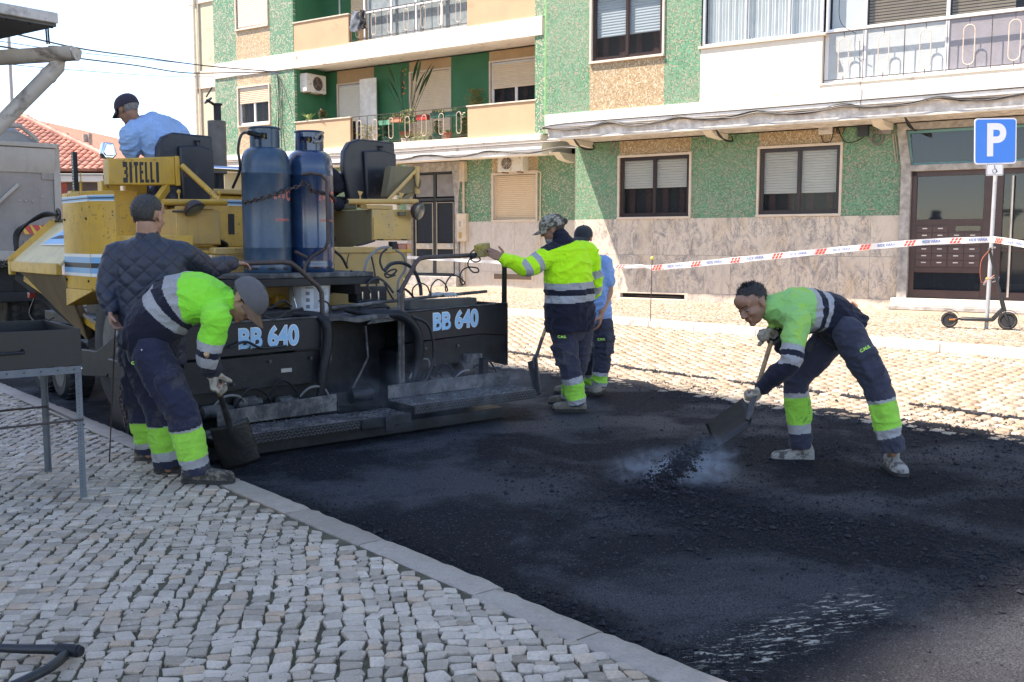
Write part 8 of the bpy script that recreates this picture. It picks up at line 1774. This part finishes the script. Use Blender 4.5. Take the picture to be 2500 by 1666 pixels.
pC, JC = person('grey haired man in a navy quilted jacket seen from behind, hand on the left handrail', dict(
    pelvis=(372, 862, 6.42), waist=(370, 780, 6.40), chest=(367, 665, 6.38), neck=(362, 590, 6.34), hipL=(340, 875, 6.45), hipR=(402, 875, 6.48), kneeL=(348, 1000, 6.46), ankL=(362, 1100, 6.50), kneeR=(392, 1000, 6.55), ankR=(400, 1098, 6.62),
    shL=(286, 624, 6.34), shR=(444, 622, 6.44), elL=(262, 712, 6.28), wrL=(272, 752, 6.24), elR=(508, 655, 6.74), wrR=(566, 643, 7.06), head=(362, 530, 6.34)), HC, 1.14, SK_P,
    dict(name='quilted_jacket', prof=[(-.10, .215, .16), (.1, .215, .165), (.4, .215, .165), (.72, .225, .16), (.88, .205, .14), (.96, .16, .11), (1.03, .10, .085)], mats=[QU], rule=lambda n, t, f: np.zeros(len(t), np.int32), collar=.02, collar_mat=cloth_mat('collar_navy', (.03,.037,.058), .6), fold=.006, puff=quilt, arm=1.08, sm=5),
    dict(mat=NAVY, bands=[(.1, .26, 1), (.26, .74, 2), (.74, .88, 1), (.88, 3, 0)]), {'L': ((362, 1122, 6.52), (.9, .3, 0), .30, SHOE_B, None), 'R': ((400, 1120, 6.66), (.7, .7, 0), .30, SHOE_B, None)},
    {'L': ((.15, .05, -1), (.8, -.2, 0), .55, 1, False), 'R': ((.55, .75, .0), (.0, .1, -1), .35, 1, False)}, seed=9)
hair(pC, HC, JC['head'], 1.15, HR_S, front=.07, low=-.052, thick=.003, seed=8)
# D: camouflage cap, reaching for the control box
HD = Hmat((-.93, .22, -.30), (-.28, 0, .96))
pD, JD = person('man in a camouflage cap and bright yellow jacket reaching for the control box', dict(
    pelvis=(1392, 792, 8.92), waist=(1390, 740, 8.90), chest=(1388, 655, 8.88), neck=(1374, 592, 8.84), hipL=(1372, 802, 8.88), hipR=(1418, 802, 9.02), kneeL=(1392, 900, 8.86), ankL=(1410, 984, 8.88), kneeR=(1408, 895, 9.06), ankR=(1388, 970, 9.2),
    shL=(1346, 622, 8.78), shR=(1438, 618, 9.02), elL=(1287, 655, 8.66), wrL=(1232, 633, 8.66), elR=(1452, 700, 9.08), wrR=(1405, 755, 9.2), head=(1350, 560, 8.84), droop=Vector((0, 0, -.1))), HD, 1.02, SK_D,
    dict(name='jacket', prof=[(-.05, .235, .18), (.15, .245, .18), (.4, .235, .175), (.72, .225, .165), (.9, .18, .13), (1.0, .10, .085)], mats=[NAVYJ, HVY, REFL], rule=arms_band([(.50, .72, 2), (.98, 1.2, 2)], [(-.02, .14, 2)], 1.5, [(.52, .985, 1), (.44, .52, 2), (.29, .37, 2)]), collar=.05, collar_mat=NAVYJ, fold=.018, arm=1.12),
    dict(mat=NAVYF, bands=[(.22, .42, 1), (.42, .86, 2), (.86, 1.0, 1), (1.0, 3, 0)], fat=1.08), {'L': ((1408, 1004, 8.88), (-1, .1, 0), .31, SHOE_T, None), 'R': ((1392, 988, 9.22), (-1, .2, 0), .29, SHOE_T, None)},
    {'L': ((-.92, .05, .42), (.1, .85, -.1), .15, -1, False), 'R': ((-.5, .3, -.6), (-.3, 0, -1), .7, -1, False)}, seed=13)
cap(pD, HD, JD['head'], 1.06, CAMO); hair(pD, HD, JD['head'], 1.03, HR_S, front=.05, low=-.05, thick=.003, seed=9); a = MB(); q = JD['head']+HD @ Vector((0, -.115, .035)); a.ball(q, (.035, .035, .032), HD, 12, 8); a.build('hair_bun', HR_B, pD)
a = MB(); a.ball(JD['head']+HD @ Vector((0, .045, -.085)), (.050, .052, .045), HD, 14, 10); a.build('beard', HR_G, pD, smooth=80)
cms(pD, at(1372, 823, 8.72), (1, .1, -.02), (0, 0, 1), .03)
# E: light blue T-shirt, black cap
HE = Hmat((-.38, -.90, -.12), (0, -.1, 1))
pE, JE = person('man in a black cap and blue t-shirt standing behind the yellow jacket', dict(
    pelvis=(1452, 785, 10.08), waist=(1450, 735, 10.06), chest=(1446, 668, 10.06), neck=(1432, 622, 10.04), hipL=(1472, 795, 10.0), hipR=(1438, 795, 10.14), kneeL=(1470, 872, 9.98), ankL=(1462, 938, 9.98), kneeR=(1438, 872, 10.16), ankR=(1432, 938, 10.25),
    shL=(1476, 645, 9.98), shR=(1412, 645, 10.2), elL=(1488, 712, 9.98), wrL=(1468, 768, 9.90), elR=(1402, 715, 10.2), wrR=(1412, 770, 10.1), head=(1424, 582, 9.98)), HE, 1.0, SK_T,
    dict(name='t_shirt', prof=[(0, .185, .14), (.4, .178, .14), (.7, .185, .135), (.9, .155, .11), (1, .075, .068)], mats=[SHIRTB2], rule=lambda n, t, f: np.zeros(len(t), np.int32), sleeve=.62, fold=.014),
    dict(mat=NAVYF, bands=[(.55, .68, 1), (.68, .92, 2), (.92, 1.05, 1), (1.05, 3, 0)], fat=1.05), {'L': ((1464, 958, 9.98), (-.4, -.9, 0), .29, SHOE_T, None), 'R': ((1400, 958, 10.15), (-.9, -.3, 0), .29, SHOE_T, None)},
    {'L': ((-.12, .0, -1), (-.8, .3, 0), .35, -1, False), 'R': ((0, 0, -1), (.8, 0, 0), .4, 1, False)}, seed=17)
cap(pE, HE, JE['head'], 1.02, BLACKCAP); hair(pE, HE, JE['head'], 1.0, HR_G, front=.05, low=-.045, thick=.002, seed=9); cms(pE, at(1468, 829, 9.84), (1, 0, 0), (0, 0, 1), .03)
a = MB(); a.ball(JE['head']+HE @ Vector((0, .055, -.082)), (.042, .044, .034), HE, 14, 10); a.build('beard', HR_G, pE, smooth=80)
text_obj('champ', .03, 'cap_print', STW, pE, JE['head']+HE @ Vector((0, .104, .062)), HE @ Vector((1, 0, 0)), HE @ Vector((0, -.35, 1)), .0008, .0006, shear=.3) if False else None
# F: the operator seated on the machine
HF = Hmat((-.78, .50, -.36), (-.30, .05, .95))
pF, JF = person('operator in a light blue t-shirt and dark cap sitting up on the paver', dict(
    pelvis=(420, 462, 9.16), waist=(420, 400, 9.16), chest=(388, 338, 9.14), neck=(330, 300, 9.08), hipL=(402, 466, 9.05), hipR=(438, 464, 9.30), kneeL=(345, 462, 9.46), ankL=(322, 540, 9.32), kneeR=(375, 458, 9.66), ankR=(352, 540, 9.6),
    shL=(318, 330, 8.96), shR=(408, 308, 9.36), elL=(322, 392, 9.0), wrL=(352, 425, 9.2), elR=(458, 345, 9.42), wrR=(420, 390, 9.56), head=(312, 268, 9.04), droop=Vector((.0, 0, 0))), HF, 1.06, SK_D,
    dict(name='t_shirt', prof=[(-.02, .20, .18), (.3, .22, .19), (.65, .23, .175), (.88, .19, .14), (1, .085, .075)], mats=[SHIRTB], rule=lambda n, t, f: np.zeros(len(t), np.int32), sleeve=.60, fold=.018, arm=1.2),
    dict(mat=NAVY, bands=[(.22, .38, 1), (.38, .95, 2), (.95, 3, 0)]), {'L': ((320, 556, 9.30), (-.7, -.6, 0), .29, SHOE_B, None), 'R': ((352, 558, 9.6), (-.5, .5, 0), .29, SHOE_B, None)},
    {'L': ((.6, .6, -.1), (0, 0, -1), .7, 1, False), 'R': ((-.6, .2, -.3), (0, 0, -1), .7, -1, False)}, seed=21, armr=1.1)
cap(pF, HF, JF['head'], 1.08, DARKCAP); hair(pF, HF, JF['head'], 1.06, HR_G, front=.05, low=-.055, thick=.005, seed=6)

# ================================================================== TOOLS IN HAND
WOOD = mat('shaft_wood', (.36,.23,.12), .6, var=.3, vs=6, dirt=((.06,.045,.035), .25, 8)); BLADE = machine_mat('shovel_blade', (.009,.009,.010), .42, (.05,.036,.024), .3, 0, bump=.5, bs=40); SOCK = machine_mat('socket_black', (.03,.03,.032), .4, (.10,.10,.10), .6, 0)
def blade(t, c, sag=.03, lip=.02, m=BLADE):
    """dished square blade from its four corners: shoulder left, shoulder right, tip right, tip left"""
    c = [Vector(x) for x in c]; n = ((c[1]-c[0]).cross(c[3]-c[0])).normalized(); N_ = 12; vs = []
    for k in range(N_+1):
        for j in range(N_+1):
            u_, v_ = j/N_, k/N_; p = c[0].lerp(c[1], u_).lerp(c[3].lerp(c[2], u_), v_); e = (2*u_-1)**2; p = p+n*(sag*(1-e)*(1-.35*v_)-.012*math.exp(-((u_-.5)/.09)**2)*max(0, 1-v_*1.6)); vs.append(p)
    fs = [[k*(N_+1)+j, k*(N_+1)+j+1, (k+1)*(N_+1)+j+1, (k+1)*(N_+1)+j] for k in range(N_) for j in range(N_)]; a = MB(); a.add(vs, fs); o = a.build('blade', m, t, smooth=60); md = o.modifiers.new('s', 'SOLIDIFY'); md.thickness = .003; return (c[0]+c[1])/2+n*sag*.6
s1 = thing('shovel', 'shovel tipping hot asphalt held by the bareheaded man', 'shovel', tuple(at(1780, 1040, 6.6)), WO)
sc_ = blade(s1, [at(1813, 972, 6.58), at(1831, 1042, 6.42), at(1735, 1108, 6.56), at(1722, 1036, 6.74)], .05); g1 = at(1890, 812, 6.86); a = MB(); a.tube([sc_+(sc_-g1).normalized()*.05, sc_, sc_.lerp(g1, .28)], [.014, .02, .018], 12); a.build('socket', SOCK, s1); a = MB(); a.tube([sc_.lerp(g1, .2), sc_.lerp(g1, .88)], .016, 12); a.build('shaft', WOOD, s1)
a = MB(); e = sc_.lerp(g1, .84); d = (g1-sc_).normalized(); sx = d.cross(Vector((.2, 1, 0))).normalized(); a.tube([e, e+d*.06+sx*.045, e+d*.12+sx*.05, e+d*.12-sx*.05, e+d*.06-sx*.045, e], .013, 8); a.build('grip', SOCK, s1)
s2 = thing('shovel', 'square-mouthed shovel held upright by the bent man at the kerb', 'shovel', tuple(at(575, 1090, 6.6)), WO)
sc_ = blade(s2, [at(512, 1046, 6.58), at(604, 1018, 6.68), at(638, 1123, 6.74), at(542, 1150, 6.66)], -.035); g1 = at(524, 925, 6.05); a = MB(); sn = at(556, 1022, 6.58); a.tube([at(572, 1085, 6.66), at(562, 1045, 6.60), sn, sn.lerp(g1, .62)], [.006, .02, .024, .017], 12); a.build('socket', SOCK, s2); a = MB(); a.tube([sn.lerp(g1, .55), g1, g1+(g1-sn).normalized()*.35], .016, 12); a.build('shaft', WOOD, s2)
s3 = thing('shovel', 'shovel seen edge-on resting beside the man in the camouflage cap', 'shovel', tuple(at(1310, 960, 8.9)), WO)
blade(s3, [at(1288, 884, 8.95), at(1309, 872, 8.72), at(1320, 962, 8.66), at(1305, 968, 8.90)], .045, m=SOCK); a = MB(); a.tube(spline([at(1306, 900, 8.78), at(1303, 880, 8.80), at(1312, 862, 8.82), at(1324, 825, 8.84)], 4), .016, 10); a.build('socket', SOCK, s3); a = MB(); a.tube([at(1322, 832, 8.84), at(1345, 765, 8.87), at(1362, 715, 8.9)], .016, 10); a.build('shaft', WOOD, s3)
rd = thing('probe_rod', 'thin steel probe rod held down by the man in the quilted jacket', 'rod', tuple(at(268, 1125, 6.2)), WO); a = MB(); b0 = hit(WO, 267, 1128, 2, .105); b1 = at(283, 762, 6.26); a.tube([b0, b1], .0045, 6); a.tube([b1.lerp(b0, .04), b1+Vector((-.03, 0, .05))], .004, 6); a.tube([b1.lerp(b0, .04), b1+Vector((.035, 0, .05))], .004, 6); a.build('rod', RUST, rd)

# falling asphalt and smoke -------------------------------------------------
fa_ = MB(); rs = random.Random(31); tip = at(1735, 1075, 6.62); base = Vector(tuple(ST.w((HEAP.x, HEAP.y, .03))))
for k in range(2600):
    f = rs.random()**.8; p = tip.lerp(base, f)+Vector((rs.gauss(0, .018+.055*f), rs.gauss(0, .02+.04*f), rs.gauss(0, .014+.012*f)+.06*math.sin(PI*f))); r = rs.uniform(.0025, .0055)*(1+(rs.random() < .08)*1.2)
    if p.z > .01: fa_.ball(p, (r*1.3, r*.8, r), None, 4, 2)
for k in range(70):
    f = rs.random(); p = tip.lerp(base, f)+Vector((rs.gauss(0, .016+.03*f), rs.gauss(0, .02), rs.gauss(0, .012)+.05*math.sin(PI*f))); r = rs.uniform(.010, .024)
    if p.z > .01: fa_.ball(p, (r*1.4, r*.8, r*.7), Matrix.Rotation(.6, 3, 'Y'), 7, 4)
o = fa_.build('falling_asphalt', TAR, None, smooth=0, kind='stuff')
def smoke(name, c, size, dens, col, seed, sc=3.0, rot=0):
    me = bpy.data.meshes.new(name); bm = bmesh.new(); bmesh.ops.create_icosphere(bm, subdivisions=3, radius=1.0); bm.to_mesh(me); bm.free(); o = bpy.data.objects.new(name, me); C.objects.link(o); o.location = c; o.scale = size; o.rotation_euler = (0, 0, rot); o['kind'] = 'stuff'
    m = bpy.data.materials.new(name); m.use_nodes = True; t = NT(m); t.n.remove(t.n['Principled BSDF']); v = t.node('ShaderNodeVolumePrincipled'); v.inputs['Color'].default_value = (*col, 1); v.inputs['Anisotropy'].default_value = .2
    oc = t.coord(); ln = t.node('ShaderNodeVectorMath', operation='LENGTH'); t.link(oc, ln.inputs[0]); fall = t.ramp(ln.outputs['Value'], [(.0, 1), (.85, 0)], 'EASE'); g = t.node('ShaderNodeNewGeometry'); n = t.ramp(t.noise(g.outputs['Position'], sc*1.7, 5, .62, 1.4), [(.44, 0), (.70, 1)])
    t.link(t.math('MULTIPLY', t.math('MULTIPLY', fall, n), dens), v.inputs['Density']); t.link(v.outputs[0], t.n['Material Output'].inputs['Volume']); me.materials.append(m); return o
smoke('asphalt_smoke', at(1645, 1150, 6.25), (.62, .36, .22), 8.5, (.68, .82, 1.0), 1, 4.5)
smoke('asphalt_smoke', at(1735, 1120, 6.35), (.30, .24, .24), 5, (.68, .82, 1.0), 2, 5)
smoke('asphalt_smoke', ST.w((4.6, 6.25, .38)), (1.9, .65, .40), .8, (.72, .84, 1.0), 3, 2.2, ST.a)
smoke('asphalt_smoke', ST.w((4.9, 7.25, 1.15)), (.9, .55, .55), .6, (.8, .88, 1.0), 4, 2.5, ST.a)
